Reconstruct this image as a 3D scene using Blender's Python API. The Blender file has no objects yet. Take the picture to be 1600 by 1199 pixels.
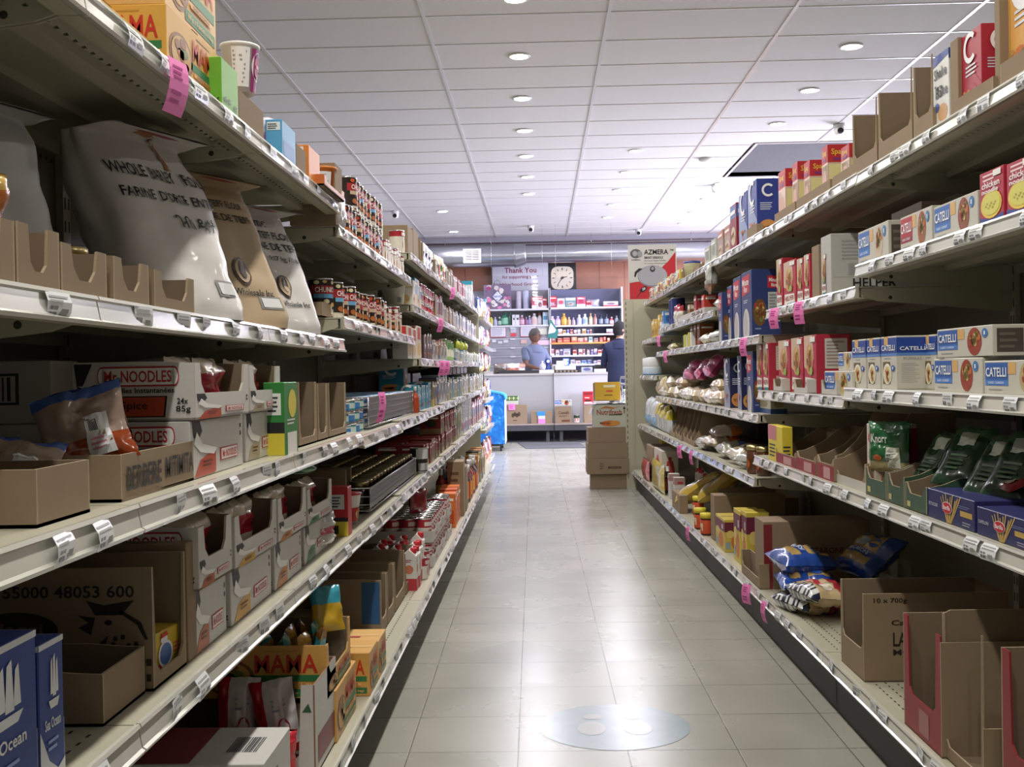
import bpy, math, random
from mathutils import Vector, Matrix, noise
random.seed(11)
PI = math.pi
C = bpy.context.scene.collection
SC = bpy.context.scene

# ------------------------------------------------------------------ camera
EYE = Vector((0.0, 0.0, 1.053)); FPX = 1668.0
YAW, PITCH, ROLL = 0.0271, 0.0091, -0.0173
cy_, sy_ = math.cos(YAW), math.sin(YAW)
FWD = Vector((-sy_*math.cos(PITCH), cy_*math.cos(PITCH), -math.sin(PITCH)))
R0 = Vector((cy_, sy_, 0)); U0 = R0.cross(FWD)
RGT = math.cos(ROLL)*R0 + math.sin(ROLL)*U0
UPV = -math.sin(ROLL)*R0 + math.cos(ROLL)*U0
cd = bpy.data.cameras.new('camera'); cam = bpy.data.objects.new('camera', cd); C.objects.link(cam)
cd.sensor_fit = 'HORIZONTAL'; cd.sensor_width = 36.0; cd.lens = FPX*36.0/1600.0
cd.clip_start = 0.05; cd.clip_end = 100
mw = Matrix.Identity(4)
for i in range(3):
    mw[i][0] = RGT[i]; mw[i][1] = UPV[i]; mw[i][2] = -FWD[i]; mw[i][3] = EYE[i]
cam.matrix_world = mw
SC.camera = cam

# ------------------------------------------------------------------ view, world
SC.view_settings.view_transform = 'Standard'
SC.view_settings.look = 'None'
SC.view_settings.gamma = 1.0
SC.view_settings.use_curve_mapping = False
SC.view_settings.exposure = 0.0
CEIL = 3.42
LAMP_W = 22.0
WIN_W = 620.0
w = bpy.data.worlds.new('daylight'); SC.world = w; w.use_nodes = True
w.node_tree.nodes['Background'].inputs['Color'].default_value = (0.62, 0.72, 1.0, 1)
w.node_tree.nodes['Background'].inputs['Strength'].default_value = 1.2
# daylight entering through the two storefront windows of the right wall, near the counter
for (yy, ww) in ((12.7, 2.5), (15.9, 2.9)):
    ld = bpy.data.lights.new('window_daylight', 'AREA'); ld.shape = 'RECTANGLE'
    ld.size = ww; ld.size_y = 2.3; ld.energy = WIN_W; ld.color = (0.80, 0.78, 1.0)
    lo = bpy.data.objects.new('window_daylight', ld); C.objects.link(lo)
    lo.location = (5.45, yy, 1.75); lo.rotation_euler = (0, PI/2-0.42, 0)

# ------------------------------------------------------------------ materials
_mc = {}
def mat(name, rgb, rough=0.5, metal=0.0, var=0.06, scale=30.0, bump=0.0, coat=0.0, emit=0.0, alpha=1.0, trans=0.0):
    key = (name,)
    if key in _mc: return _mc[key]
    m = bpy.data.materials.new(name); m.use_nodes = True
    nt = m.node_tree; b = nt.nodes['Principled BSDF']
    b.inputs['Roughness'].default_value = rough; b.inputs['Metallic'].default_value = metal
    if coat: b.inputs['Coat Weight'].default_value = coat; b.inputs['Coat Roughness'].default_value = 0.12
    if trans: b.inputs['Transmission Weight'].default_value = trans
    if alpha < 1: b.inputs['Alpha'].default_value = alpha
    tc = nt.nodes.new('ShaderNodeTexCoord'); nz = nt.nodes.new('ShaderNodeTexNoise')
    nz.inputs['Scale'].default_value = scale; nz.inputs['Detail'].default_value = 3
    nt.links.new(tc.outputs['Object'], nz.inputs['Vector'])
    mx = nt.nodes.new('ShaderNodeMix'); mx.data_type = 'RGBA'
    c0 = tuple(max(0, c*(1-var)) for c in rgb); c1 = tuple(min(1, c*(1+var)) for c in rgb)
    mx.inputs['A'].default_value = (*c0, 1); mx.inputs['B'].default_value = (*c1, 1)
    nt.links.new(nz.outputs['Fac'], mx.inputs['Factor'])
    nt.links.new(mx.outputs['Result'], b.inputs['Base Color'])
    if emit:
        b.inputs['Emission Color'].default_value = (*rgb, 1); b.inputs['Emission Strength'].default_value = emit
    if bump:
        bp = nt.nodes.new('ShaderNodeBump'); bp.inputs['Strength'].default_value = bump; bp.inputs['Distance'].default_value = 0.01
        nt.links.new(nz.outputs['Fac'], bp.inputs['Height']); nt.links.new(bp.outputs['Normal'], b.inputs['Normal'])
    _mc[key] = m
    return m
def lin(c):
    c /= 255.0
    return c/12.92 if c <= 0.04045 else ((c+0.055)/1.055)**2.4
def hx(h):
    """printed paper or card colour given as sRGB hex"""
    return mat('print_'+h, tuple(lin(int(h[i:i+2], 16)) for i in (0, 2, 4)), 0.45, var=0.04, scale=60)
def gx(h):
    """glossy plastic film colour"""
    return mat('film_'+h, tuple(lin(int(h[i:i+2], 16)) for i in (0, 2, 4)), 0.2, var=0.08, scale=25, coat=0.6)

# ------------------------------------------------------------------ text glyph cache
_tc = {}
def glyphs(s):
    if s in _tc: return _tc[s]
    cu = bpy.data.curves.new('lettering', 'FONT'); cu.body = s; cu.resolution_u = 2; cu.offset = 0.018
    ob = bpy.data.objects.new('lettering', cu)
    me = bpy.data.meshes.new_from_object(ob)
    vs = [(v.co.x, v.co.y) for v in me.vertices]; fs = [tuple(p.vertices) for p in me.polygons]
    bpy.data.objects.remove(ob); bpy.data.curves.remove(cu); bpy.data.meshes.remove(me)
    x0 = min(v[0] for v in vs); x1 = max(v[0] for v in vs); y0 = min(v[1] for v in vs); y1 = max(v[1] for v in vs)
    W = max(x1-x0, 1e-6); H = max(y1-y0, 1e-6)
    _tc[s] = ([((x-x0)/W, (y-y0)/H) for x, y in vs], fs, W/H)
    return _tc[s]

# ------------------------------------------------------------------ mesh builder
class MB:
    def __init__(s): s.v = []; s.f = []; s.m = []; s.sm = []; s.mats = []
    def mi(s, m):
        if m not in s.mats: s.mats.append(m)
        return s.mats.index(m)
    def face(s, idx, m, sm=False): s.f.append(tuple(idx)); s.m.append(s.mi(m)); s.sm.append(sm)
    def poly(s, pts, m, sm=False):
        n = len(s.v); s.v.extend([tuple(p) for p in pts]); s.face(range(n, n+len(pts)), m, sm)
    def box(s, x0, x1, y0, y1, z0, z1, m, mt=None):
        n = len(s.v)
        s.v.extend([(x0,y0,z0),(x1,y0,z0),(x1,y1,z0),(x0,y1,z0),(x0,y0,z1),(x1,y0,z1),(x1,y1,z1),(x0,y1,z1)])
        for q in ((0,3,2,1),(0,1,5,4),(1,2,6,5),(2,3,7,6),(3,0,4,7)): s.face([n+i for i in q], m)
        s.face([n+i for i in (4,5,6,7)], mt or m)
    def rbox(s, x0, x1, y0, y1, z0, z1, m, r=0.003):
        """box with chamfered edges"""
        pts = []
        X = (x0, x1); Y = (y0, y1); Z = (z0, z1)
        n = len(s.v); ix = {}
        for a in (0, 1):
            for b in (0, 1):
                for c in (0, 1):
                    sx = r if a == 0 else -r; sy = r if b == 0 else -r; sz = r if c == 0 else -r
                    ix[(a,b,c,'x')] = len(s.v); s.v.append((X[a], Y[b]+sy, Z[c]+sz))
                    ix[(a,b,c,'y')] = len(s.v); s.v.append((X[a]+sx, Y[b], Z[c]+sz))
                    ix[(a,b,c,'z')] = len(s.v); s.v.append((X[a]+sx, Y[b]+sy, Z[c]))
        ring = ((0,0),(1,0),(1,1),(0,1))
        for a in (0, 1):
            q = [ix[(a,p,r_,'x')] for p, r_ in ring]; s.face(q if a else q[::-1], m)
            q = [ix[(p,a,r_,'y')] for p, r_ in ring]; s.face(q[::-1] if a else q, m)
            q = [ix[(p,r_,a,'z')] for p, r_ in ring]; s.face(q if a else q[::-1], m)
        for a in (0, 1):
            for b in (0, 1):
                s.face((ix[(a,b,0,'x')], ix[(a,b,1,'x')], ix[(a,b,1,'y')], ix[(a,b,0,'y')]), m)
                s.face((ix[(a,0,b,'x')], ix[(a,1,b,'x')], ix[(a,1,b,'z')], ix[(a,0,b,'z')]), m)
                s.face((ix[(0,a,b,'y')], ix[(1,a,b,'y')], ix[(1,a,b,'z')], ix[(0,a,b,'z')]), m)
                for c in (0, 1): s.face((ix[(a,b,c,'x')], ix[(a,b,c,'y')], ix[(a,b,c,'z')]), m)
    def lathe(s, prof, mats, n=20, cx=0, cy=0, sx=1, sy=1):
        """prof [(r,z)...], mats one per segment"""
        base = len(s.v)
        for r, z in prof:
            for k in range(n):
                a = 2*PI*k/n; s.v.append((cx+sx*r*math.cos(a), cy+sy*r*math.sin(a), z))
        for i in range(len(prof)-1):
            m = mats[i] if isinstance(mats, (list, tuple)) else mats
            for k in range(n):
                k2 = (k+1) % n
                s.face((base+i*n+k, base+i*n+k2, base+(i+1)*n+k2, base+(i+1)*n+k), m, True)
        m = mats[-1] if isinstance(mats, (list, tuple)) else mats
        if prof[-1][0] > 1e-5: s.face([base+(len(prof)-1)*n+k for k in range(n)], m)
        if prof[0][0] > 1e-5: s.face([base+k for k in range(n)][::-1], mats[0] if isinstance(mats, (list, tuple)) else mats)
    def tube(s, path, r, m, n=6, closed=False):
        P = [Vector(p) for p in path]; base = len(s.v); L = len(P)
        for i, p in enumerate(P):
            a = P[i-1] if (i > 0 or closed) else p; b = P[(i+1) % L] if (i < L-1 or closed) else p
            t = (b-a).normalized(); u = t.orthogonal().normalized() if abs(t.z) > .9 else Vector((0,0,1)).cross(t).normalized()
            w_ = t.cross(u)
            rr = r[i] if isinstance(r, (list, tuple)) else r
            for k in range(n):
                an = 2*PI*k/n; s.v.append(tuple(p+rr*(math.cos(an)*u+math.sin(an)*w_)))
        for i in range(L if closed else L-1):
            j = (i+1) % L
            for k in range(n):
                k2 = (k+1) % n; s.face((base+i*n+k, base+i*n+k2, base+j*n+k2, base+j*n+k), m, True)
        if not closed:
            s.face([base+k for k in range(n)][::-1], m); s.face([base+(L-1)*n+k for k in range(n)], m)
    def grid(s, fn, nu, nv, m, sm=True, wrap=False):
        base = len(s.v)
        for i in range(nu+1):
            for j in range(nv+1): s.v.append(tuple(fn(i/nu, j/nv)))
        for i in range(nu):
            for j in range(nv):
                a = base+i*(nv+1)+j
                mm = m((i+.5)/nu, (j+.5)/nv) if callable(m) else m
                s.face((a, a+nv+1, a+nv+2, a+1), mm, sm)
    # decals on a surface callable P(u,v,layer)
    def rect(s, P, u0, v0, u1, v1, m, lay=1, nu=1, nv=1):
        for i in range(nu):
            for j in range(nv):
                a = u0+(u1-u0)*i/nu; b = u0+(u1-u0)*(i+1)/nu; c = v0+(v1-v0)*j/nv; d = v0+(v1-v0)*(j+1)/nv
                s.poly([P(a,c,lay), P(b,c,lay), P(b,d,lay), P(a,d,lay)], m)
    def shape(s, P, pts, m, lay=1): s.poly([P(u,v,lay) for u, v in pts], m)
    def oval(s, P, cu, cv, ru, rv, m, lay=1, n=18):
        s.poly([P(cu+ru*math.cos(2*PI*k/n), cv+rv*math.sin(2*PI*k/n), lay) for k in range(n)], m)
    def text(s, P, u0, v0, u1, v1, st, m, lay=2, slant=0.0, vert=False):
        gv, gf, asp = glyphs(st); n = len(s.v)
        for x, y in gv:
            if vert: u = u1-(u1-u0)*y; v = v0+(v1-v0)*x
            else: u = u0+(u1-u0)*x; v = v0+(v1-v0)*y + slant*x
            s.v.append(tuple(P(u, v, lay)))
        for f in gf: s.face([n+i for i in f], m)
    def lines(s, P, u0, v0, u1, v1, k, m, lay=1, seed=3):
        rr = random.Random(seed); h = (v1-v0)/k
        for i in range(k):
            s.rect(P, u0, v0+h*i+h*.25, u0+(u1-u0)*rr.uniform(.6, 1), v0+h*i+h*.7, m, lay)
    def barcode(s, P, u0, v0, u1, v1, m, lay=1, k=14, seed=5):
        rr = random.Random(seed); x = u0; st = (u1-u0)/k
        for i in range(k):
            s.rect(P, x, v0, x+st*rr.uniform(.25, .75), v1, m, lay); x += st
    def mesh(s, name):
        me = bpy.data.meshes.new(name); me.from_pydata(s.v, [], s.f)
        for m in s.mats: me.materials.append(m)
        me.polygons.foreach_set('material_index', s.m); me.polygons.foreach_set('use_smooth', s.sm)
        me.update(); return me
    def build(s, name, parent=None, loc=(0,0,0), rz=0.0):
        o = bpy.data.objects.new(name, s.mesh(name)); C.objects.link(o); o.location = loc; o.rotation_euler = (0,0,rz)
        if parent: o.parent = parent
        return o
def tag(o, label=None, cat=None, group=None, kind=None):
    if label: o['label'] = label
    if cat: o['category'] = cat
    if group: o['group'] = group
    if kind: o['kind'] = kind
    return o
def struct(mb, name): return tag(mb.build(name), kind='structure')
def empty(name, loc, rz=0.0, label=None, cat=None, group=None):
    o = bpy.data.objects.new(name, None); C.objects.link(o); o.location = loc; o.rotation_euler = (0,0,rz)
    o.empty_display_size = 0.05
    return tag(o, label, cat, group)
def copy_tree(o, parent=None):
    c = o.copy(); C.objects.link(c); c.parent = parent
    for ch in [x for x in bpy.data.objects if x.parent == o]: copy_tree(ch, c)
    return c
ORD = ['nearest','second','third','fourth','fifth','sixth','seventh','eighth','ninth','tenth','eleventh','twelfth','thirteenth','fourteenth','fifteenth','sixteenth','seventeenth','eighteenth','nineteenth','twentieth','twenty-first','twenty-second','twenty-third','twenty-fourth','twenty-fifth','twenty-sixth','twenty-seventh','twenty-eighth','twenty-ninth','thirtieth']

def fbox(w, d, h):
    """surface frames of a box standing on its base centre; front faces -y"""
    e = 0.0006
    return dict(
        F=lambda u, v, l=1: (-w/2+w*u, -d/2-e*l, h*v),
        B=lambda u, v, l=1: (w/2-w*u, d/2+e*l, h*v),
        L=lambda u, v, l=1: (-w/2-e*l, d/2-d*u, h*v),
        R=lambda u, v, l=1: (w/2+e*l, -d/2+d*u, h*v),
        T=lambda u, v, l=1: (-w/2+w*u, -d/2+d*v, h+e*l))

# common materials
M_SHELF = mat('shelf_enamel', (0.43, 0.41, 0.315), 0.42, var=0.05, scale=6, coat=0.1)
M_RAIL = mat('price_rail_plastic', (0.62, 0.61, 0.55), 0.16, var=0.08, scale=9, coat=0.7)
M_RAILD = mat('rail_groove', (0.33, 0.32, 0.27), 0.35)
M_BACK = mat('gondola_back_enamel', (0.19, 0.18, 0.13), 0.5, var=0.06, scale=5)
M_KICK = mat('kick_plate_black', (0.035, 0.034, 0.031), 0.55, var=0.25, scale=9)
M_HOLE = mat('punched_hole', (0.03, 0.03, 0.025), 0.8)
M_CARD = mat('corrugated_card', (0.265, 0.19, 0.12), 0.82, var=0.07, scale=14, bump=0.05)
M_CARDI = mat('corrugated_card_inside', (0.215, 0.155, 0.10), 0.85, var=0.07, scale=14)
M_CARDE = mat('corrugated_cut_edge', (0.36, 0.28, 0.18), 0.9, var=0.25, scale=300)
M_WHITE = hx('e6e4e0'); M_PAPER = mat('tag_paper', (0.74, 0.75, 0.78), 0.4, coat=0.3)
M_BLACK = hx('1b1b1d'); M_INK = hx('3a3a40'); M_GREYL = hx('9a9a98'); M_TIN = mat('tin_lid', (0.6, 0.6, 0.6), 0.25, 1.0)
M_RED = hx('b3202c'); M_PINK = mat('pink_flag_paper', (0.87, 0.23, 0.55), 0.6, var=0.03); M_PINKI = hx('b03a86')
# ------------------------------------------------------------------ room shell
def floor_mat():
    m = bpy.data.materials.new('vinyl_floor_tile'); m.use_nodes = True; nt = m.node_tree; b = nt.nodes['Principled BSDF']
    tc = nt.nodes.new('ShaderNodeTexCoord'); mp = nt.nodes.new('ShaderNodeMapping')
    mp.inputs['Location'].default_value = (0.367, -2.964, 0); mp.inputs['Rotation'].default_value = (0, 0, -0.0063)
    nt.links.new(tc.outputs['Object'], mp.inputs['Vector'])
    br = nt.nodes.new('ShaderNodeTexBrick'); br.offset = 0.0; br.squash = 1.0
    br.inputs['Scale'].default_value = 1.0; br.inputs['Brick Width'].default_value = 0.3048; br.inputs['Row Height'].default_value = 0.3048
    br.inputs['Mortar Size'].default_value = 0.0024; br.inputs['Mortar Smooth'].default_value = 0.5; br.inputs['Bias'].default_value = 0.0
    br.inputs['Color1'].default_value = (0.315, 0.31, 0.265, 1); br.inputs['Color2'].default_value = (0.345, 0.34, 0.29, 1); br.inputs['Mortar'].default_value = (0.12, 0.115, 0.09, 1)
    nt.links.new(mp.outputs['Vector'], br.inputs['Vector'])
    n1 = nt.nodes.new('ShaderNodeTexNoise'); n1.inputs['Scale'].default_value = 2.2; n1.inputs['Detail'].default_value = 6
    nt.links.new(tc.outputs['Object'], n1.inputs['Vector'])
    r1 = nt.nodes.new('ShaderNodeMapRange'); r1.inputs['From Min'].default_value = .3; r1.inputs['From Max'].default_value = .7; r1.inputs['To Min'].default_value = .9; r1.inputs['To Max'].default_value = 1.08
    nt.links.new(n1.outputs['Fac'], r1.inputs['Value'])
    mul = nt.nodes.new('ShaderNodeVectorMath'); mul.operation = 'SCALE'
    nt.links.new(br.outputs['Color'], mul.inputs[0]); nt.links.new(r1.outputs['Result'], mul.inputs['Scale'])
    # scuffs and dark specks of dirt
    n2 = nt.nodes.new('ShaderNodeTexNoise'); n2.inputs['Scale'].default_value = 38; n2.inputs['Detail'].default_value = 9
    nt.links.new(tc.outputs['Object'], n2.inputs['Vector'])
    r2 = nt.nodes.new('ShaderNodeMapRange'); r2.inputs['From Min'].default_value = .69; r2.inputs['From Max'].default_value = .80; r2.inputs['To Max'].default_value = .32
    nt.links.new(n2.outputs['Fac'], r2.inputs['Value'])
    mx = nt.nodes.new('ShaderNodeMix'); mx.data_type = 'RGBA'; mx.inputs['B'].default_value = (0.15, 0.145, 0.11, 1)
    nt.links.new(mul.outputs['Vector'], mx.inputs['A']); nt.links.new(r2.outputs['Result'], mx.inputs['Factor'])
    nt.links.new(mx.outputs['Result'], b.inputs['Base Color'])
    r3 = nt.nodes.new('ShaderNodeMapRange'); r3.inputs['To Min'].default_value = .20; r3.inputs['To Max'].default_value = .34
    nt.links.new(n1.outputs['Fac'], r3.inputs['Value']); nt.links.new(r3.outputs['Result'], b.inputs['Roughness'])
    bp = nt.nodes.new('ShaderNodeBump'); bp.inputs['Strength'].default_value = .18; bp.inputs['Distance'].default_value = .003
    inv = nt.nodes.new('ShaderNodeMath'); inv.operation = 'MULTIPLY'; inv.inputs[1].default_value = -.35
    nt.links.new(br.outputs['Fac'], inv.inputs[0])
    ad = nt.nodes.new('ShaderNodeMath'); ad.operation = 'ADD'; n3 = nt.nodes.new('ShaderNodeTexNoise'); n3.inputs['Scale'].default_value = 2.5; n3.inputs['Detail'].default_value = 0
    nt.links.new(tc.outputs['Object'], n3.inputs['Vector'])
    nt.links.new(inv.outputs[0], ad.inputs[0]); nt.links.new(n3.outputs['Fac'], ad.inputs[1])
    nt.links.new(ad.outputs[0], bp.inputs['Height']); nt.links.new(bp.outputs['Normal'], b.inputs['Normal'])
    return m
M_FLOOR = floor_mat()
M_TILE = mat('ceiling_tile', (0.60, 0.59, 0.585), 0.9, var=0.05, scale=90, bump=0.08)
M_TBAR = mat('ceiling_grid_metal', (0.62, 0.62, 0.62), 0.22, var=0.02)
M_WALL = mat('wall_paint', (0.42, 0.41, 0.38), 0.8)
M_WOOD = mat('reddish_wood_panelling', (0.27, 0.115, 0.07), 0.4, var=0.12, scale=7)
M_MAROON = mat('maroon_trim', (0.10, 0.025, 0.03), 0.4)
XL, XR, YB, YF = -5.4, 5.3, -3.0, 18.8
m = MB(); m.box(XL-.1, XR+.1, YB-.1, YF+.1, -.12, 0, M_FLOOR); struct(m, 'floor')
HX0, HX1, HY0, HY1 = 2.31, 4.9, 11.25, 13.15
m = MB()
m.box(XL, XR, YB, HY0, CEIL, CEIL+.05, M_TILE); m.box(XL, XR, HY1, YF, CEIL, CEIL+.05, M_TILE)
m.box(XL, HX0, HY0, HY1, CEIL, CEIL+.05, M_TILE); m.box(HX1, XR, HY0, HY1, CEIL, CEIL+.05, M_TILE)
struct(m, 'ceiling')
M_WELL = mat('recess_grey_paint', (0.30, 0.30, 0.31), 0.8)
m = MB()   # raised well behind the opening in the ceiling
m.box(HX0-.05, HX0, HY0, HY1, CEIL, CEIL+.9, M_WELL); m.box(HX1, HX1+.05, HY0, HY1, CEIL, CEIL+.9, M_WELL)
m.box(HX0, HX1, HY1, HY1+.05, CEIL, CEIL+.9, M_WELL); m.box(HX0, HX1, HY0-.05, HY0, CEIL+.05, CEIL+.9, M_WELL)
m.box(HX0, HX1, HY0, HY1, CEIL+.9, CEIL+.95, M_WELL); struct(m, 'trim_1')
# ceiling grid: main runners along the aisle, cross tees every 61 cm
m = MB()
gx0 = -1.95
for i in range(-2, 6):
    x = gx0+1.2192*i
    if HX0 < x < HX1:
        m.box(x-.012, x+.012, YB, HY0, CEIL-.006, CEIL, M_TBAR); m.box(x-.012, x+.012, HY1, YF, CEIL-.006, CEIL, M_TBAR)
    else: m.box(x-.012, x+.012, YB, YF, CEIL-.006, CEIL, M_TBAR)
k = -20
while 9.487+.6096*k < YF:
    y = 9.487+.6096*k; k += 1
    if y < YB: continue
    if HY0 < y < HY1: m.box(XL, HX0, y-.007, y+.007, CEIL-.004, CEIL, M_TBAR); m.box(HX1, XR, y-.007, y+.007, CEIL-.004, CEIL, M_TBAR)
    else: m.box(XL, XR, y-.007, y+.007, CEIL-.004, CEIL, M_TBAR)
for (a, b_, c_, d_) in ((HX0-.03, HX0, HY0, HY1), (HX0-.03, HX1, HY0-.03, HY0), (HX0-.03, HX1, HY1, HY1+.03)):
    m.box(a, b_, c_, d_, CEIL-.012, CEIL, M_TBAR)
struct(m, 'trim_2')
m = MB(); m.box(XL-.1, XL, YB, YF, 0, CEIL, M_WALL); struct(m, 'wall_left')
m = MB(); m.box(XL-.1, XR+.1, YB-.1, YB, 0, CEIL, M_WALL); struct(m, 'wall_back')
m = MB()  # far wall: wood panelling above the shelving
m.box(XL-.1, XR+.1, YF, YF+.1, 0, CEIL+.1, M_WOOD)
for x in (-1.3, -.2, .64, 1.06, 1.5, 2.1): m.box(x-.004, x+.004, YF-.003, YF, 2.1, 3.0, mat('panel_joint', (0.16, 0.06, 0.045), .5))
struct(m, 'wall_far')
m = MB(); m.box(XL, XR, YF-.06, YF, 3.27, 3.315, M_MAROON); m.box(XL, XR, YF-.05, YF, 3.315, 3.335, M_TBAR); struct(m, 'trim_3')
m = MB(); m.box(XL, XR, YF-.3, YF-.0, 3.335, CEIL, mat('bulkhead_grey', (0.33, 0.32, 0.36), .7)); struct(m, 'trim_4')
# right wall with two storefront windows
m = MB()
wins = ((11.4, 14.0), (14.4, 17.4)); z0, z1 = .55, 2.95
m.box(XR, XR+.1, YB, wins[0][0], 0, CEIL, M_WALL); m.box(XR, XR+.1, wins[0][1], wins[1][0], 0, CEIL, M_WALL); m.box(XR, XR+.1, wins[1][1], YF, 0, CEIL, M_WALL)
for a, b_ in wins: m.box(XR, XR+.1, a, b_, 0, z0, M_WALL); m.box(XR, XR+.1, a, b_, z1, CEIL, M_WALL)
struct(m, 'wall_right')
M_ALU = mat('window_aluminium', (0.55, 0.55, 0.56), .35, .8)
for i, (a, b_) in enumerate(wins):
    m = MB()
    for (p, q) in ((a, a+.05), (b_-.05, b_), ((a+b_)/2-.025, (a+b_)/2+.025)): m.box(XR-.02, XR+.08, p, q, z0, z1, M_ALU)
    m.box(XR-.02, XR+.08, a, b_, z0, z0+.05, M_ALU); m.box(XR-.02, XR+.08, a, b_, z1-.05, z1, M_ALU)
    struct(m, 'window_%d' % (i+1))

# ------------------------------------------------------------------ ceiling fittings
M_LEDC = mat('led_lens', (1.0, 0.97, 0.90), .5, emit=26.0)
M_LEDF = mat('led_lens_cool', (0.93, 0.93, 1.0), .5, emit=26.0)
M_TRIMW = mat('downlight_ring', (0.75, 0.75, 0.74), .4)
lampN = 0
def downlight(x, y, label, group=None, warm=False):
    t = empty('ceiling_light', (x, y, CEIL), 0, label, 'ceiling light', group)
    m = MB(); m.lathe([(.085, -.001), (.083, -.010), (.070, -.012), (.066, -.008)], M_TRIMW, 28); m.build('ring', t)
    m = MB(); m.lathe([(.0665, -.0075), (.0665, -.0090)], M_LEDC if warm or y < 9 else M_LEDF, 28); m.build('lens', t)
    ld = bpy.data.lights.new('downlight', 'AREA'); ld.shape = 'DISK'; ld.size = .13; ld.energy = LAMP_W
    ld.color = (1.0, .94, .84) if warm else ((1.0, .96, .88) if y < 9 else (.92, .90, 1.0)); 
    lo = bpy.data.objects.new('downlight', ld); C.objects.link(lo); lo.location = (0, 0, -.016); lo.parent = t
    return t
for k in range(-7, 7):
    y = 7.965+1.2192*(k-1)
    vis = y > 6.2
    downlight(-.12, y, ('round recessed downlight over the aisle centre, %s visible one from the camera' % ORD[k]) if (vis and k >= 0) else 'round recessed downlight above the aisle, behind the top of the picture', None if vis else 'downlights overhead out of view')
for i, y in enumerate((11.47, 12.69, 13.91, 15.13, 16.35)): downlight(1.06, y, 'recessed downlight in the row right of aisle centre, %s from the camera' % ORD[i])
for i, y in enumerate((7.93, 9.15, 10.37)): downlight(2.32, y, 'warm recessed downlight over the right shelves, %s from the camera' % ORD[i], warm=True)
for i, y in enumerate((13.6, 14.8, 16.02, 17.2)): downlight(2.32, y, 'recessed downlight in the far right row beyond the ceiling opening, %s' % ORD[i])
downlight(-1.38, 15.4, 'lone recessed downlight at the far left of the ceiling')
for i, (x, y) in enumerate(((-3.2, 1.5), (-3.2, 4.5), (-3.2, 7.5), (-3.2, 11), (3.6, 1.5), (3.6, 4.5), (-3.2, 14.5), (-1.4, 17.6))):
    downlight(x, y, 'recessed downlight over a neighbouring aisle out of view', 'downlights of neighbouring aisles')
# smoke detector like disc
m = MB(); m.lathe([(.075, -.002), (.078, -.02), (.055, -.035), (.0001, -.038)], mat('detector_plastic', (.55, .55, .52), .5), 24)
tag(m.build('smoke_detector', loc=(1.88, 11.98, CEIL)), 'round flat detector disc on the ceiling left of the opening', 'smoke detector')
def dome_camera(px, py, label, flip=False):
    t = empty('security_camera', (px, py, CEIL), 0, label, 'security camera')
    m = MB(); m.lathe([(.055, -.001), (.055, -.03), (.048, -.034)], mat('camera_white', (.62, .62, .62), .35), 20); m.build('mount', t)
    m = MB(); g = mat('camera_white', (.6, .6, .6), .35)
    m.lathe([(.047, -.030), (.050, -.06), (.046, -.085), (.034, -.10), (.0001, -.106)], g, 20); m.build('dome', t)
    m = MB(); bl = mat('camera_lens', (.01, .01, .015), .08, coat=1.0)
    if not flip:
        n = 14; P = lambda u, v, l=1: (.030*(u), -.040-.012*l*.6, -.074+.030*v)
        m.oval(lambda u, v, l=1: (.030*u, -.0515-.0, -.074+.030*v), 0, 0, 1, 1, bl, 1, n)
        m.tube([(0, -.035, -.074), (0, -.053, -.077)], .028, bl, 14); m.build('lens', t)
    return t
dome_camera(2.93, 10.45, 'white dome camera hanging above the right shelf top, big and near')
dome_camera(-2.05, 15.3, 'small dome camera at the far left of the ceiling')
dome_camera(-.12, 17.1, 'small dome camera on the ceiling before the duct, aisle centre')
dome_camera(2.27, 13.7, 'grey dome camera beside the ceiling opening, facing away', True)
dome_camera(1.66, 17.8, 'small dome camera hanging just above the griddle sign')
# ------------------------------------------------------------------ gondola frames
RPIV = Vector((0.93, 3.3)); RANG = 0.008
def RW(x, y):
    dx, dy = x-RPIV.x, y-RPIV.y; c, s = math.cos(RANG), math.sin(RANG)
    return (RPIV.x+dx*c-dy*s, RPIV.y+dx*s+dy*c)
def RI(x, y):
    dx, dy = x-RPIV.x, y-RPIV.y; c, s = math.cos(RANG), math.sin(RANG)
    return (RPIV.x+dx*c+dy*s, RPIV.y-dx*s+dy*c)
def ray(u, v): return (u-800)/FPX*RGT-(v-599.5)/FPX*UPV+FWD
def hit(side, u, v, X):
    """(y, z) where the sight line of a photo point meets the shelf front plane x = X"""
    d = ray(u, v)
    if side == 'L': t = X/d.x; return d.y*t, EYE.z+d.z*t
    o = RI(0, 0); e = RI(d.x, d.y); dx, dy = e[0]-o[0], e[1]-o[1]
    t = (X-o[0])/dx; return o[1]+dy*t, EYE.z+d.z*t
def at(u, v, Y): d = ray(u, v); t = Y/d.y; return EYE+d*t
LBACK, RBACK = -1.05, 1.46

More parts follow.
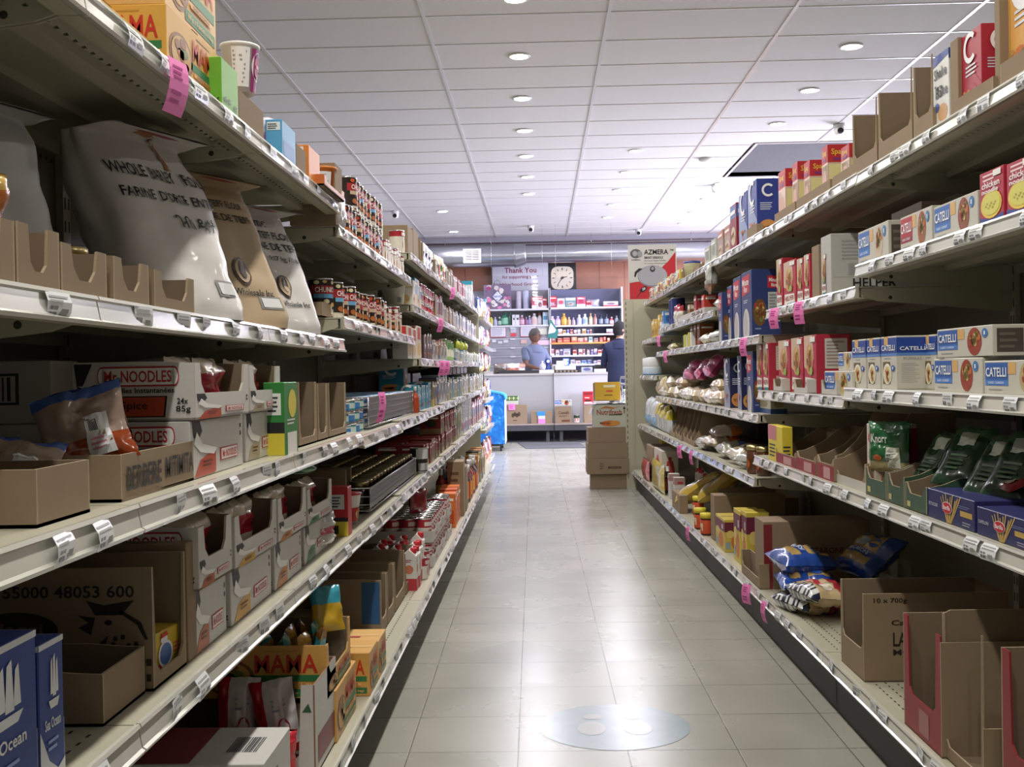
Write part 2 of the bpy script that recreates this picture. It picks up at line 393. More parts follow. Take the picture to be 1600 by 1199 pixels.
tagproto = None
def tag_mesh(i):
    m = MB(); P = lambda u, v, l=1: (-.030+.060*u, -.004-.006*math.sin(PI*v)*(1 if i else .3)-.0006*l - (.008*(1-v) if i == 2 else 0), -.036+.034*v)
    m.rect(P, 0, 0, 1, 1, M_PAPER, 0, 2, 3); m.lines(P, .08, .62, .9, .92, 2, M_GREYL, 1, i)
    m.barcode(P, .08, .12, .42, .5, M_INK, 1, 8, i); m.rect(P, .55, .18, .85, .42, M_GREYL, 1)
    return m.mesh('price_tag')
TAGM = [tag_mesh(i) for i in range(3)]
SHELVES = []
def shelf(side, z, X, y0, y1, label, ntags=5, holes=False, base=False, fence=None):
    sg = 1 if side == 'L' else -1
    back = LBACK if side == 'L' else RBACK
    W = y1-y0-.004; D = abs(back-X)
    yc = (y0+y1)/2
    # local frame: x along aisle (width), -y = towards aisle, origin on the lip line at deck height
    if side == 'L': px, py, rz = X, yc, PI/2
    else: (px, py), rz = RW(X, yc), -PI/2+RANG
    t = empty('gondola_shelf', (px, py, z), rz, label, 'shelf')
    m = MB()
    m.box(-W/2, W/2, .0, D, -.004, 0, M_SHELF); m.box(-W/2, W/2, .0, .004, -.034, -.004, M_SHELF)
    m.box(-W/2, W/2, .0, .03, -.036, -.034, M_SHELF)
    if not base:
        for a, b in ((.10, .14), (.26, .30)): m.box(-W/2+.01, W/2-.01, a, b, -.022, -.004, M_SHELF)
        m.box(-W/2, W/2, D-.012, D, -.034, -.004, M_SHELF)
    if holes:
        for r in range(3 if base else 2):
            yy = .045+.03*r; k = int(W/.03)
            for j in range(k):
                xx = -W/2+.03*(j+.5)+(.015 if r % 2 else 0)
                m.poly([(xx-.006, yy-.0022, .0005), (xx+.006, yy-.0022, .0005), (xx+.006, yy+.0022, .0005), (xx-.006, yy+.0022, .0005)], M_HOLE)
    if z > 1.4:
        for j in range(int(W/.03)):
            xx = -W/2+.03*(j+.5); m.poly([(xx-.004, .05, -.0345), (xx-.004, .056, -.0365), (xx+.004, .056, -.0365), (xx+.004, .05, -.0365)], M_HOLE)
    m.build('shelf_deck', t)
    m = MB()   # extruded price rail
    prof = [(-.001, .002), (-.007, .002), (-.009, -.003), (-.005, -.005), (-.010, -.030), (-.015, -.033), (-.013, -.038), (-.001, -.036)]
    n = len(m.v)
    for x in (-W/2, W/2):
        for p in prof: m.v.append((x, p[0], p[1]))
    k = len(prof)
    for i in range(k):
        j = (i+1) % k; m.face((n+i, n+j, n+k+j, n+k+i), M_RAIL)
    m.face([n+i for i in range(k)], M_SHELF); m.face([n+k+i for i in range(k)][::-1], M_SHELF)
    m.build('price_rail', t)
    if not base:
        for s in (-1, 1):
            m = MB(); x = s*(W/2-.003)
            pts = [(.012, -.006), (.012, -.030), (.06, -.045), (D-.01, -.085), (D-.01, -.006)]
            a = [(x-.0015, p, q) for p, q in pts]; b = [(x+.0015, p, q) for p, q in pts]; n = len(m.v); m.v.extend(a+b)
            m.face([n+i for i in range(5)], M_SHELF); m.face([n+5+i for i in range(5)][::-1], M_SHELF)
            for i in range(5): j = (i+1) % 5; m.face((n+i, n+j, n+5+j, n+5+i), M_SHELF)
            m.oval(lambda u, v, l=1: (x+s*.0018, u, v), .10, -.035, .006, .006, M_HOLE, 1, 10)
            m.oval(lambda u, v, l=1: (x-s*.0018, u, v), .10, -.035, .006, .006, M_HOLE, 1, 10)
            m.build('bracket', t)
    rr = random.Random(int(z*1000+y0*77)+ (5 if side == 'R' else 0))
    for i in range(ntags):
        o = bpy.data.objects.new('price_tag', rr.choice(TAGM)); C.objects.link(o); o.parent = t
        o.location = (-W/2+.05+(W-.1)*(i+rr.uniform(.15, .85))/ntags, -.006, 0); o.rotation_euler = (rr.uniform(-.05, .18), 0, rr.uniform(-.12, .12))
    SHELVES.append(t)
    return t
# ---- left
LB = [.52+.9*i for i in range(12)]       # .52 ... 10.42
LX = dict(A=-.61, B=-.60, C=-.55, D=-.555, E=-.48, M=-.605, F=-.57)
def lz(l, y):
    near = y < 3.2
    if l == 'A': return 1.58 if near else (1.512 if y < 5 else 1.63+.009*(y-5))
    if l == 'B': return 1.165 if near else 1.233
    if l == 'M': return 1.39
    if l == 'F': return 1.13+.007*(y-5)
    if l == 'C': return .885 if near else .868+.008*(y-3.2)
    if l == 'D': return .588 if near else .582+.007*(y-3.2)
    if l == 'E': return .18
bn = ['bay behind the camera edge', 'second nearest bay', 'third nearest bay', 'fourth bay', 'fifth bay', 'sixth bay', 'seventh bay', 'eighth bay', 'ninth bay', 'tenth bay', 'eleventh bay', 'last bay']
ln = dict(A='top shelf', B='shelf above eye level', M='second shelf from top', F='eye level shelf', C='waist high shelf', D='knee high shelf', E='bottom shelf')
for i in range(11):
    y0, y1 = LB[i], LB[i+1]; c = (y0+y1)/2
    for l in ('ABCDE' if i < 5 else 'AMFCDE'):
        shelf('L', lz(l, c), LX[l], y0, y1, 'cream steel %s of the left gondola, %s' % (ln[l], bn[i]), 5 if i < 7 else 6, holes=(l in 'DE' and i < 6) , base=(l == 'E'))
def gondola_frame(side, y0, y1, joints, top, label):
    back = LBACK if side == 'L' else RBACK; sg = 1 if side == 'L' else -1
    if side == 'L': t = empty('gondola', (back, (y0+y1)/2, 0), 0, label, 'shelving unit')
    else:
        p = RW(back, (y0+y1)/2); t = empty('gondola', (p[0], p[1], 0), RANG, label, 'shelving unit')
    H = (y1-y0)/2; yc = (y0+y1)/2
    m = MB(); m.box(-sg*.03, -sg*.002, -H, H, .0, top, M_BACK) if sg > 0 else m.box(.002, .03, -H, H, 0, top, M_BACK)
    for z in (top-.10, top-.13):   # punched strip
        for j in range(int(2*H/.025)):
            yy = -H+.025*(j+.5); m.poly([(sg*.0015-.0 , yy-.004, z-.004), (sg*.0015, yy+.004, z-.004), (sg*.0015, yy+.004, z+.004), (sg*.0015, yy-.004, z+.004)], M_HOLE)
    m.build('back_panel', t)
    for jy in joints:
        m = MB(); a = jy-yc; x0, x1 = sorted((sg*.0, sg*.016)); m.box(x0, x1, a-.018, a+.018, 0, top, M_SHELF)
        for k in range(int((top-.1)/.05)):
            zz = .08+.05*k; xx = sg*.0167
            for o in (-.009, .009): m.poly([(xx, a+o-.003, zz), (xx, a+o+.003, zz), (xx, a+o+.003, zz+.025), (xx, a+o-.003, zz+.025)], M_HOLE)
        m.build('slotted_upright', t)
    kx = abs(back)-(.553 if side == 'L' else .893)
    m = MB(); x0, x1 = sorted((sg*kx, sg*(kx-.02))); m.box(x0, x1, -H, H, .0, .143, M_KICK)
    for jy in joints[1:]:
        a = jy-yc; x = sg*(kx+.0008); m.poly([(x, a-.003, .005), (x, a+.003, .005), (x, a+.003, .14), (x, a-.003, .14)], M_HOLE)
    kp = m.build('kick_plate', None, t.location, t.rotation_euler.z)
    tag(kp, 'black kick plate along the foot of the %s gondola' % ('left' if side == 'L' else 'right'), 'kick plate')
    return t
gondola_frame('L', .52, 10.42, [LB[i] for i in range(12)], 1.66, 'long cream steel gondola frame along the left of the aisle')
# ---- right
RBY = [.8+1.25*i for i in range(8)]      # .8 ... 9.55
RXX = dict(T=.985, U=.975, M=.935, L=.915, E=.86, S1=.965, S2=.945, S3=.935, S4=.915, K1=.96, K2=.94)
RLV = {0: ('T', 'U', 'M', 'L', 'E'), 1: ('T', 'U', 'M', 'L', 'E'), 2: ('T', 'U', 'M', 'L', 'E'), 3: ('T', 'S2', 'S3', 'S4', 'E'),
       4: ('T', 'S1', 'S2', 'S3', 'S4', 'E'), 5: ('T', 'S1', 'S2', 'S3', 'S4', 'E'), 6: ('T', 'K1', 'K2', 'S4', 'E')}
def rzf(l, y):
    if l == 'T': return 1.645+.003*(y-2)
    if l == 'U': return 1.365 if y < 3.3 else 1.302
    if l == 'M': return .992 if y < 3.3 else .965
    return dict(L=.69, E=.18, S1=1.38, S2=1.20, S3=.862, S4=.592, K1=1.325, K2=1.02)[l]
rn = dict(T='top shelf', U='upper shelf', M='middle shelf', L='lower shelf', E='bottom shelf', S1='second shelf from top', S2='chest high shelf', S3='waist high shelf', S4='knee high shelf', K1='upper shelf', K2='middle shelf')
rb = ['bay at the picture edge', 'second nearest bay', 'third nearest bay', 'fourth bay', 'fifth bay', 'sixth bay', 'far end bay']
for i in range(7):
    y0, y1 = RBY[i], RBY[i+1]; c = (y0+y1)/2
    for l in RLV[i]:
        shelf('R', rzf(l, c), RXX[l], y0, y1, 'cream steel %s of the right gondola, %s' % (rn[l], rb[i]), 7 if i < 4 else 6, holes=(l == 'E' and i < 3), base=(l == 'E'))
gt = gondola_frame('R', .8, 9.55, RBY, 1.70, 'long cream steel gondola frame along the right of the aisle')
_p = RW(.855, 9.60)
ep = empty('partition', (_p[0], _p[1], 0), RANG, 'cream steel partition with slotted post closing the right gondola run', 'partition')
m = MB(); m.box(.03, .62, -.012, .012, 0, 1.70, mat('end_panel_enamel', (.44, .42, .315), .5, var=.04, scale=5)); m.build('panel_sheet', ep)
m = MB(); m.box(-.05, .03, -.016, .012, 0, 1.70, M_SHELF)
for k in range(32):
    zz = .1+.05*k; m.poly([(-.038, -.0168, zz), (-.032, -.0168, zz), (-.032, -.0168, zz+.026), (-.038, -.0168, zz+.026)], M_HOLE)
m.build('slotted_post', ep)

def zof(side, lev, y):
    if side == 'L': return lz(lev, y)
    return rzf(lev, y)
def put(mesh, name, side, X, y, z, label, cat, group=None, rot=0.0, inset=0.0, d=0.0):
    """front centre of the thing on plane X (local front = -y)"""
    sg = 1 if side == 'L' else -1
    x = X - sg*(d/2+inset)
    if side == 'L': px, py, rz = x, y, PI/2+rot
    else: (px, py), rz = RW(x, y), -PI/2+RANG+rot
    o = bpy.data.objects.new(name, mesh); C.objects.link(o); o.location = (px, py, z); o.rotation_euler = (0, 0, rz)
    return tag(o, label, cat, group)
def putE(t, side, X, y, z, inset=0, d=0, rot=0):
    sg = 1 if side == 'L' else -1; x = X - sg*(d/2+inset)
    if side == 'L': px, py, rz = x, y, PI/2+rot
    else: (px, py), rz = RW(x, y), -PI/2+RANG+rot
    t.location = (px, py, z); t.rotation_euler = (0, 0, rz); return t
# ------------------------------------------------------------------ product builders (each returns one mesh)
def carton(w, d, h, base, art=None, cr=0.0015, name='carton', topm=None):
    m = MB(); m.rbox(-w/2, w/2, -d/2, d/2, 0, h, base, cr)
    if art: art(m, fbox(w, d, h), w, d, h)
    return m.mesh(name)
def plate(m, pts, off, mo, mi, me):
    """prism: outline pts (3D, outer face) extruded by off (towards inside)"""
    n = len(m.v); k = len(pts); m.v.extend([tuple(p) for p in pts]); m.v.extend([tuple(Vector(p)+Vector(off)) for p in pts])
    m.face(range(n, n+k), mo); m.face(list(range(n+k, n+2*k))[::-1], mi)
    for i in range(k): j = (i+1) % k; m.face((n+i, n+j, n+k+j, n+k+i), me)
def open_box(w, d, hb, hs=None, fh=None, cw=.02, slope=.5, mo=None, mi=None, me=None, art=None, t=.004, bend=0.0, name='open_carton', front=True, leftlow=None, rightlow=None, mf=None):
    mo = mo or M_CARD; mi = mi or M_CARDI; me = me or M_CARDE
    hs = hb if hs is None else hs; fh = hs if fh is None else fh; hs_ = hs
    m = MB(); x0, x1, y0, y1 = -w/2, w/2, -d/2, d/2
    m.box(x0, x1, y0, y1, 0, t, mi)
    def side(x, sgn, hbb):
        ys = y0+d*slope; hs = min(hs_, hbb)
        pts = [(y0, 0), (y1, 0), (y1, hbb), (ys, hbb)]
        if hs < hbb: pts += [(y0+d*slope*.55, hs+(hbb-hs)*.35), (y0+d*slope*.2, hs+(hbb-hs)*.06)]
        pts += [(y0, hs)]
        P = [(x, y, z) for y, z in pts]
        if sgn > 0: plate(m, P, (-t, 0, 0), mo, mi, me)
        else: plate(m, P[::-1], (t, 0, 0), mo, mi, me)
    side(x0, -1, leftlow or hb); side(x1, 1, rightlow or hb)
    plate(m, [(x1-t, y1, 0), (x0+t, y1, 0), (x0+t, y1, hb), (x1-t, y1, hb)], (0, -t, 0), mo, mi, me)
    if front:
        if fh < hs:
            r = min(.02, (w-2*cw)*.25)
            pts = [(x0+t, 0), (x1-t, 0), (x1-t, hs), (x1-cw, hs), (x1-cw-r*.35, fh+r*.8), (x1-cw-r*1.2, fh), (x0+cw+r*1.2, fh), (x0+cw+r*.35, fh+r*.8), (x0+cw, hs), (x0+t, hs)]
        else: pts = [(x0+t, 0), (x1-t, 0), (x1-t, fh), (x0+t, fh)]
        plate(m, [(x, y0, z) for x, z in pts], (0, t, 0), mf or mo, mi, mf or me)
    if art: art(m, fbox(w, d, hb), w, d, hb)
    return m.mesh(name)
def cyl_frame(r, h, span=150, z0=0.0):
    s = math.radians(span)
    return lambda u, v, l=1: ((r+.0006*l)*math.cos(-PI/2+(u-.5)*s), (r+.0006*l)*math.sin(-PI/2+(u-.5)*s), z0+h*v)
def can(r, h, bands, art=None, lid=None, n=20, name='tin_can'):
    """bands: [(fraction_top, material)...] bottom to top"""
    m = MB(); lid = lid or M_TIN
    prof = [(r*.96, 0), (r, .002), (r, .005)]; mats = [lid, lid]
    for f, bm in bands:
        z = .005+(h-.010)*f; prof.append((r*.99, z)); mats.append(bm)
    prof += [(r, h-.004), (r, h-.001), (r*.96, h), (r*.94, h-.003), (r*.6, h-.004), (.0001, h-.004)]
    mats += [lid, lid, lid, lid, lid, lid]
    m.lathe(prof, mats[:len(prof)-1], n)
    if art: art(m, cyl_frame(r, h))
    return m.mesh(name)
def cup(r0, r1, h, c, lidm, art=None, name='noodle_cup'):
    m = MB(); m.lathe([(r0, 0), (r1*.96, h*.93), (r1, h*.94), (r1*1.03, h*.97), (r1*1.02, h), (.0001, h+.001)], [c, c, lidm, lidm, lidm], 26)
    if art:
        P = lambda u, v, l=1: ((r0+(r1*.96-r0)*v/.93+.0008*l)*math.cos(-PI/2+(u-.5)*2.6), (r0+(r1*.96-r0)*v/.93+.0008*l)*math.sin(-PI/2+(u-.5)*2.6), h*v)
        art(m, P)
    return m.mesh(name)
def bag(w, h, t, matf, seed=1, art=None, wr=.012, nu=18, nv=22, name='bag', top=.06, lumps=0.0):
    """standing pillow bag, front towards -y; matf(u,v) gives film colour"""
    def th(u, v):
        a = max(0, 1-abs(2*u-1)**2.6); b = max(0, 1-abs(2*v-1)**3.2); return (a*b)**.5
    def P(u, v, l=0, s=-1):
        q = th(u, v); nz = noise.noise(Vector((u*3.1+seed*7.3, v*3.7+s*2.1, seed*1.7)))+.5*noise.noise(Vector((u*9+seed, v*11, seed*3.1+s)))
        lp = lumps*noise.noise(Vector((u*16, v*20, seed)))
        y = s*(t/2*q + wr*nz*(.25+q) + lp*q + .0010*l+.0008)
        pin = 1-.10*math.sin(PI*v)**.5*(1-.2)*0
        x = w*(u-.5)*(1-.07*math.sin(PI*min(1, max(0, v)))) + wr*.5*nz*(1 if 0 < u < 1 else .6)
        return (x, y, h*v + wr*.5*nz*(1 if v > .5 else 0))
    m = MB()
    m.grid(lambda a, b: P(a, b, 0, -1), nu, nv, matf); m.grid(lambda a, b: P(1-a, b, 0, 1), nu, nv, (lambda a, b: matf(1-a, b)) if callable(matf) else matf)
    if art: art(m, P)
    return m.mesh(name)
def sack(w, d, h, base, art, seed=2, fold=True, name='flour_sack', ntop=.52, lean_back=.42):
    """paper flour sack: boxy below, gathered and folded forward at the top"""
    NR, NA = 34, 40
    def half(v):
        a = w/2*(1-.08*max(0, v-.75)/.25)
        b = d/2*(1 if v < ntop else max(.06, 1-((v-ntop)/(1-ntop))**1.1*.94))
        if v < .06: a *= .93+1.1*v; b *= .88+2*v
        return a, b
    def pt(ang, v, l=0):
        a, b = half(v); c, s = math.cos(ang), math.sin(ang); e = 3.4
        r = (abs(c)**e+abs(s)**e)**(-1/e)
        nz = noise.noise(Vector((c*2+seed, s*2, v*4.2)))*.014 + noise.noise(Vector((c*5+seed, s*5, v*11)))*.006
        x, y = a*r*c, b*r*s
        lean = .0
        t_ = max(0, v-.80)
        lean = -t_*h*1.5 + (lean_back*h*min(v, .80) if fold else 0)
        z = h*min(v, .80)*1.06 + .25*t_*h*math.sin(min(PI, t_*12)) - .10*t_*h*2
        k = 1+ (nz+.0009*l)/max(.03, math.hypot(x, y))
        return (x*k, y*k+lean*(1 if fold else 0), z)
    def P(u, v, l=1):   # front face
        a, b = half(v); x = a*(2*u-1)*.97; sxx = abs(x/a)
        ang = math.atan2(-(max(0, 1-sxx**3.4))**(1/3.4)*1.0, x/a)
        return pt(ang, v, l*1.6+1.0)
    m = MB()
    m.grid(lambda a, b: pt(2*PI*a, b), NA, NR, base)
    art(m, P)
    return m.mesh(name)
def lathe_mesh(prof, mats, n=16, sx=1, sy=1, art=None, name='bottle'):
    m = MB(); m.lathe(prof, mats, n, 0, 0, sx, sy)
    if art: art(m)
    return m.mesh(name)
def bottle(r, h, body, capm, label=None, sy=.75, neck=.4, n=14, capr=.45, name='bottle', art=None):
    m = MB(); s = [(r*.9, 0), (r, h*.03), (r, h*.12), (r*1.0, h*.55), (r*.92, h*.64), (r*neck, h*.78), (r*neck, h*.82), (r*capr, h*.82), (r*capr, h*.98), (r*capr*.9, h)]
    ms = [body, body, label or body, body, body, body, capm, capm, capm]
    m.lathe(s, ms, n, 0, 0, 1, sy)
    if art: art(m, lambda u, v, l=1: ((r+.001*l)*math.cos(-PI/2+(u-.5)*2.2), sy*(r+.001*l)*math.sin(-PI/2+(u-.5)*2.2), h*v))
    return m.mesh(name)

# ---- artwork
def both(fn): # same art on front and both sides
    def g(m, fr, w, d, h):
        for k in 'FLR': fn(m, fr[k])
    return g
PHOTO = ['b98a4a', 'c46a2c', '8e5a2f', 'd8b878', '6f7a35', 'a23a24']
def food(m, P, cu, cv, ru, rv, c0, seed, lay=1, n=10):
    rr = random.Random(seed); m.oval(P, cu, cv, ru, rv, hx(c0), lay)
    for i in range(n):
        a = rr.uniform(0, 2*PI); q = rr.uniform(0, .75); s = rr.uniform(.16, .32)
        m.oval(P, cu+ru*q*math.cos(a), cv+rv*q*math.sin(a), ru*s, rv*s, hx(rr.choice(PHOTO)), lay+1, 8)
def art_generic(c1, c2, c3, seed, txt=None, tc='f2f0ec'):
    rr = random.Random(seed); st = rr.randrange(4)
    def f(m, P):
        if st == 0: m.rect(P, .04, .70, .96, .96, hx(c2)); food(m, P, .5, .32, .36, .20, c3, seed, 1, 6)
        elif st == 1: m.rect(P, .0, .0, 1, .28, hx(c2)); m.oval(P, .5, .55, .3, .2, hx(c3)); m.lines(P, .15, .84, .85, .94, 2, hx(tc), 1, seed)
        elif st == 2: m.shape(P, [(0, .0), (1, .0), (1, .55), (0, .3)], hx(c2)); food(m, P, .6, .3, .28, .16, c3, seed, 2, 5)
        else: m.rect(P, .1, .1, .9, .5, hx(c3)); m.lines(P, .14, .14, .86, .46, 5, hx(c2), 2, seed); 
        if txt: m.text(P, .1, .72 if st != 1 else .62, .9, .88 if st != 1 else .8, txt, hx(tc), 3)
        else: m.rect(P, .12, .78, .88, .86, hx(tc), 3)
    return both(f)
def art_panel(m, P, seed=1):   # nutrition side panel
    m.rect(P, .12, .08, .88, .62, hx('dcd8d0')); m.lines(P, .17, .10, .83, .60, 9, hx('8c8a88'), 2, seed)

def art_mama(m, fr, w, d, h):
    for k in 'FL':
        P = fr[k]
        m.oval(P, .24, .42, .2, .33, hx('8a5a28')); food(m, P, .24, .42, .17, .28, 'c99a50', 4, 2, 12)
        m.text(P, .44, .50, .93, .84, 'MAMA', hx('c2311f'), 2); m.rect(P, .40, .34, .96, .46, hx('2f7a46'), 1)
        m.rect(P, .46, .25, .88, .32, hx('e8b26a'), 3); m.text(P, .50, .26, .84, .31, 'ORIENTAL FLAVOUR', hx('8a4a1c'), 4)
        m.rect(P, .36, .06, .96, .20, hx('2f7a46'), 1); m.text(P, .40, .09, .92, .16, '(60 g. x 5 packs) x 6 bags', hx('e0b070'), 3)
        m.lines(P, .52, .88, .88, .93, 1, hx('b98a3a'), 1)
    m.rect(fr['T'], .44, .0, .56, 1, hx('d9b070')); m.rect(fr['T'], .3, .3, .4, .5, hx('b3303a'), 2)
def art_noodles(tone, small=False):
    def g(m, fr, w, d, h):
        P = fr['F']
        m.shape(P, [(.03, .98), (.16, .98), (.20, .80), (.12, .62), (.05, .72)], M_BLACK)
        m.shape(P, [(.06, .02), (.16, .30), (.36, .42), (.44, .42), (.44, .05), (.40, .02)], hx(tone))
        m.shape(P, [(.05, .60), (.16, .44), (.40, .36), (.46, .46), (.20, .58), (.10, .80)], hx('f0eeea'), 2)
        m.lines(P, .2, .16, .4, .3, 2, hx('5a2a20'), 3)
        m.rect(P, .52, .20, .88, .44, hx('c0303c'), 1); m.rect(P, .54, .22, .86, .42, hx('f0eeea'), 2); m.text(P, .56, .25, .84, .39, 'Mr.NOODLES', hx('c0303c'), 3)
        m.rect(P, .93, .75, .96, .83, M_BLACK); m.rect(P, .93, .6, .96, .68, M_BLACK)
        P = fr['L']
        m.shape(P, [(.02, .97), (.17, .97), (.09, .60), (.04, .60)], M_BLACK)
        m.shape(P, [(.04, .60), (.30, .42), (.78, .42), (.76, .06), (.22, .06), (.08, .30)], M_BLACK)
        m.shape(P, [(.05, .57), (.30, .40), (.765, .40), (.745, .08), (.23, .08), (.09, .30)], hx(tone), 2)
        # rounded name plate
        m.rect(P, .25, .58, .84, .92, hx('b32a35'), 2); m.oval(P, .25, .75, .04, .17, hx('b32a35'), 2); m.oval(P, .84, .75, .04, .17, hx('b32a35'), 2)
        m.rect(P, .25, .61, .84, .89, hx('eceae6'), 3); m.oval(P, .25, .75, .032, .14, hx('eceae6'), 3); m.oval(P, .84, .75, .032, .14, hx('eceae6'), 3)
        m.text(P, .27, .65, .82, .85, 'Mr-NOODLES', hx('b32a35'), 4)
        m.text(P, .28, .47, .84, .56, 'Nouilles Instantan\u00e9es', M_BLACK, 4)
        m.text(P, .40, .16, .62, .33, 'Spice', hx('3a1510'), 4); m.text(P, .86, .28, .95, .38, '24x', M_BLACK, 3); m.text(P, .85, .12, .97, .25, '85g', M_BLACK, 3)
    return g
def art_catelli_box(m, fr, w, d, h):
    P = fr['F']
    m.rect(P, 0, .68, 1, .97, hx('24479b')); m.rect(P, 0, .63, 1, .69, hx('5b86c9')); m.rect(P, .22, .84, .48, 1, hx('d9ad6a'), 2)
    m.text(P, .06, .73, .94, .84, 'CATELLI', hx('f4f4f4'), 3); m.lines(P, .2, .57, .8, .6, 1, M_GREYL)
    m.rect(P, .12, .10, .60, .52, hx('6d5630')); m.oval(P, .42, .29, .27, .20, hx('f0ead8'), 2); food(m, P, .42, .28, .2, .16, 'd8cf9a', 6, 3, 10)
    m.oval(P, .80, .40, .12, .055, hx('2a52a8'), 3); m.text(P, .77, .375, .83, .425, '1', hx('f4f4f4'), 4)
    P = fr['R'] if False else fr['R']
    for P in (fr['R'], fr['L']):
        m.rect(P, 0, .68, 1, .97, hx('24479b')); m.rect(P, 0, .63, 1, .69, hx('5b86c9')); m.text(P, .1, .73, .9, .80, 'CATELLI', hx('f4f4f4'), 3)
        m.text(P, .22, .56, .78, .60, 'FUSILLI', M_GREYL, 2); m.lines(P, .15, .12, .85, .5, 11, hx('b4b2ae'), 1, 7)
def art_catelli_lie(ovc='a8402c', blue='3360ac', txt='CATELLI', dots=True):
    def g(m, fr, w, d, h):
        P = fr['F']
        m.rect(P, .02, .42, .40, .94, hx(blue)); m.rect(P, .02, .26, .40, .42, hx('4a80cc' if blue != 'b32a35' else '9a2430')); m.rect(P, .40, .60, .52, .94, hx('d9ad6a'))
        m.text(P, .04, .52, .38, .80, txt, hx('f4f4f4'), 3); m.text(P, .08, .30, .34, .38, 'CLASSIC / CLASSIQUE', hx('e4e8f0'), 3)
        food(m, P, .70, .5, .125, .46, ovc, 8, 1, 16)
        m.oval(P, .88, .76, .05, .15, hx('3a78b8'), 2); m.text(P, .868, .70, .892, .82, '1', hx('f4f4f4'), 3)
        m.lines(P, .08, .10, .40, .18, 1, M_GREYL)
        P = fr['R']; m.rect(P, .12, .12, .88, .88, hx('4e453e')); m.lines(P, .2, .2, .8, .8, 3, hx('6a6058'), 2)
        P = fr['L']; m.text(P, .2, .4, .8, .62, txt, M_INK, 2)
    return g
def art_minute(m, fr, w, d, h):
    for P in (fr['F'],):
        m.shape(P, [(.06, .64), (.78, .68), (.82, .95), (.06, .93)], hx('c02234')); m.text(P, .12, .79, .74, .89, 'Minute', hx('f2f0f0'), 3, ); m.text(P, .28, .69, .58, .78, 'Rice', hx('f2f0f0'), 3)
        m.lines(P, .2, .52, .7, .58, 2, hx('c8ccd8')); m.oval(P, .45, .18, .32, .26, hx('cfcbc6')); m.oval(P, .40, .2, .2, .2, hx('b4b0b0'), 2)
    for P in (fr['R'], fr['L']):
        m.rect(P, .55, .72, .98, .90, hx('c02234')); m.text(P, .60, .81, .94, .87, 'Minute', hx('f2f0f0'), 3); m.text(P, .68, .74, .86, .79, 'Rice', hx('f2f0f0'), 3)
        m.rect(P, .56, .22, .96, .66, hx('b9bab8')); m.lines(P, .6, .24, .92, .64, 9, hx('7f8290'), 2)
        food(m, P, .27, .36, .24, .20, '6a4a24', 12, 1, 22)
        m.lines(P, .1, .1, .4, .14, 1, hx('8a94b4'))
def art_helper(m, fr, w, d, h):
    P = fr['F']; m.shape(P, [(0, .45), (.55, .35), (.8, .6), (.7, 1), (0, 1)], hx('cdb09a')); food(m, P, .45, .58, .3, .26, 'c89858', 21, 2, 14)
    m.oval(P, .62, .38, .12, .07, hx('8fae44'), 5); m.rect(P, .55, .88, .95, .97, hx('e8e6e2'), 4)
    m.shape(P, [(.05, .05), (.95, .05), (.9, .25), (.1, .28)], hx('e6e2da'), 3); m.text(P, .12, .12, .88, .22, 'HELPER', hx('a02030'), 4)
    m.rect(P, .3, .0, .95, .06, hx('1f7a7c'), 4)
    for P in (fr['R'], fr['L']): m.rect(P, .25, .42, .9, .93, hx('cfcac0')); m.lines(P, .3, .45, .85, .9, 8, hx('a08a84'), 2); m.rect(P, .25, .1, .8, .3, hx('bdb4a8'))
def art_c(base, pic, name='C'):
    def g(m, fr, w, d, h):
        for k in 'RLF':
            P = fr[k]
            if k == 'F': m.shape(P, [(0, 0), (1, 0), (1, .3), (.6, .5), (.2, 1), (0, 1)], hx(pic)); food(m, P, .45, .22, .35, .15, pic, 31, 2, 7); m.lines(P, .3, .45, .9, .6, 3, hx('d8d8e0'), 3)
            else:
                food(m, P, .5, .16, .42, .14, 'c98a4a', 32, 1, 8); m.lines(P, .15, .46, .8, .60, 4, hx('c4c8d8'), 1)
            # the big letter C ring
            r0, r1 = .30, .20; asp = (w if k == 'F' else d)/h; cu, cv = .52, .80
            pts = [(cu+r0*math.cos(a), cv+r0*asp*math.sin(a)) for a in [math.radians(q) for q in range(45, 316, 15)]]
            pin = [(cu+r1*math.cos(a), cv+r1*asp*math.sin(a)) for a in [math.radians(q) for q in range(45, 316, 15)]]
            for i in range(len(pts)-1): m.shape(P, [pts[i], pts[i+1], pin[i+1], pin[i]], hx('e9e9ec'), 4)
    return g
def art_spag(m, fr, w, d, h):
    for k in 'RLF':
        P = fr[k]; m.rect(P, 0, .66, 1, 1, hx('b8262c')); m.rect(P, .06, .06, .94, .62, hx('d9cf92')); m.text(P, .18, .78, .82, .92, 'Spag', hx('e3b53c'), 3); m.rect(P, .25, .70, .75, .75, hx('7a2a6a'), 3)
    P = fr['F']; m.rect(P, 0, 0, 1, .66, hx('e0c4b4')); m.oval(P, .5, .3, .36, .22, hx('cfa088'), 2)
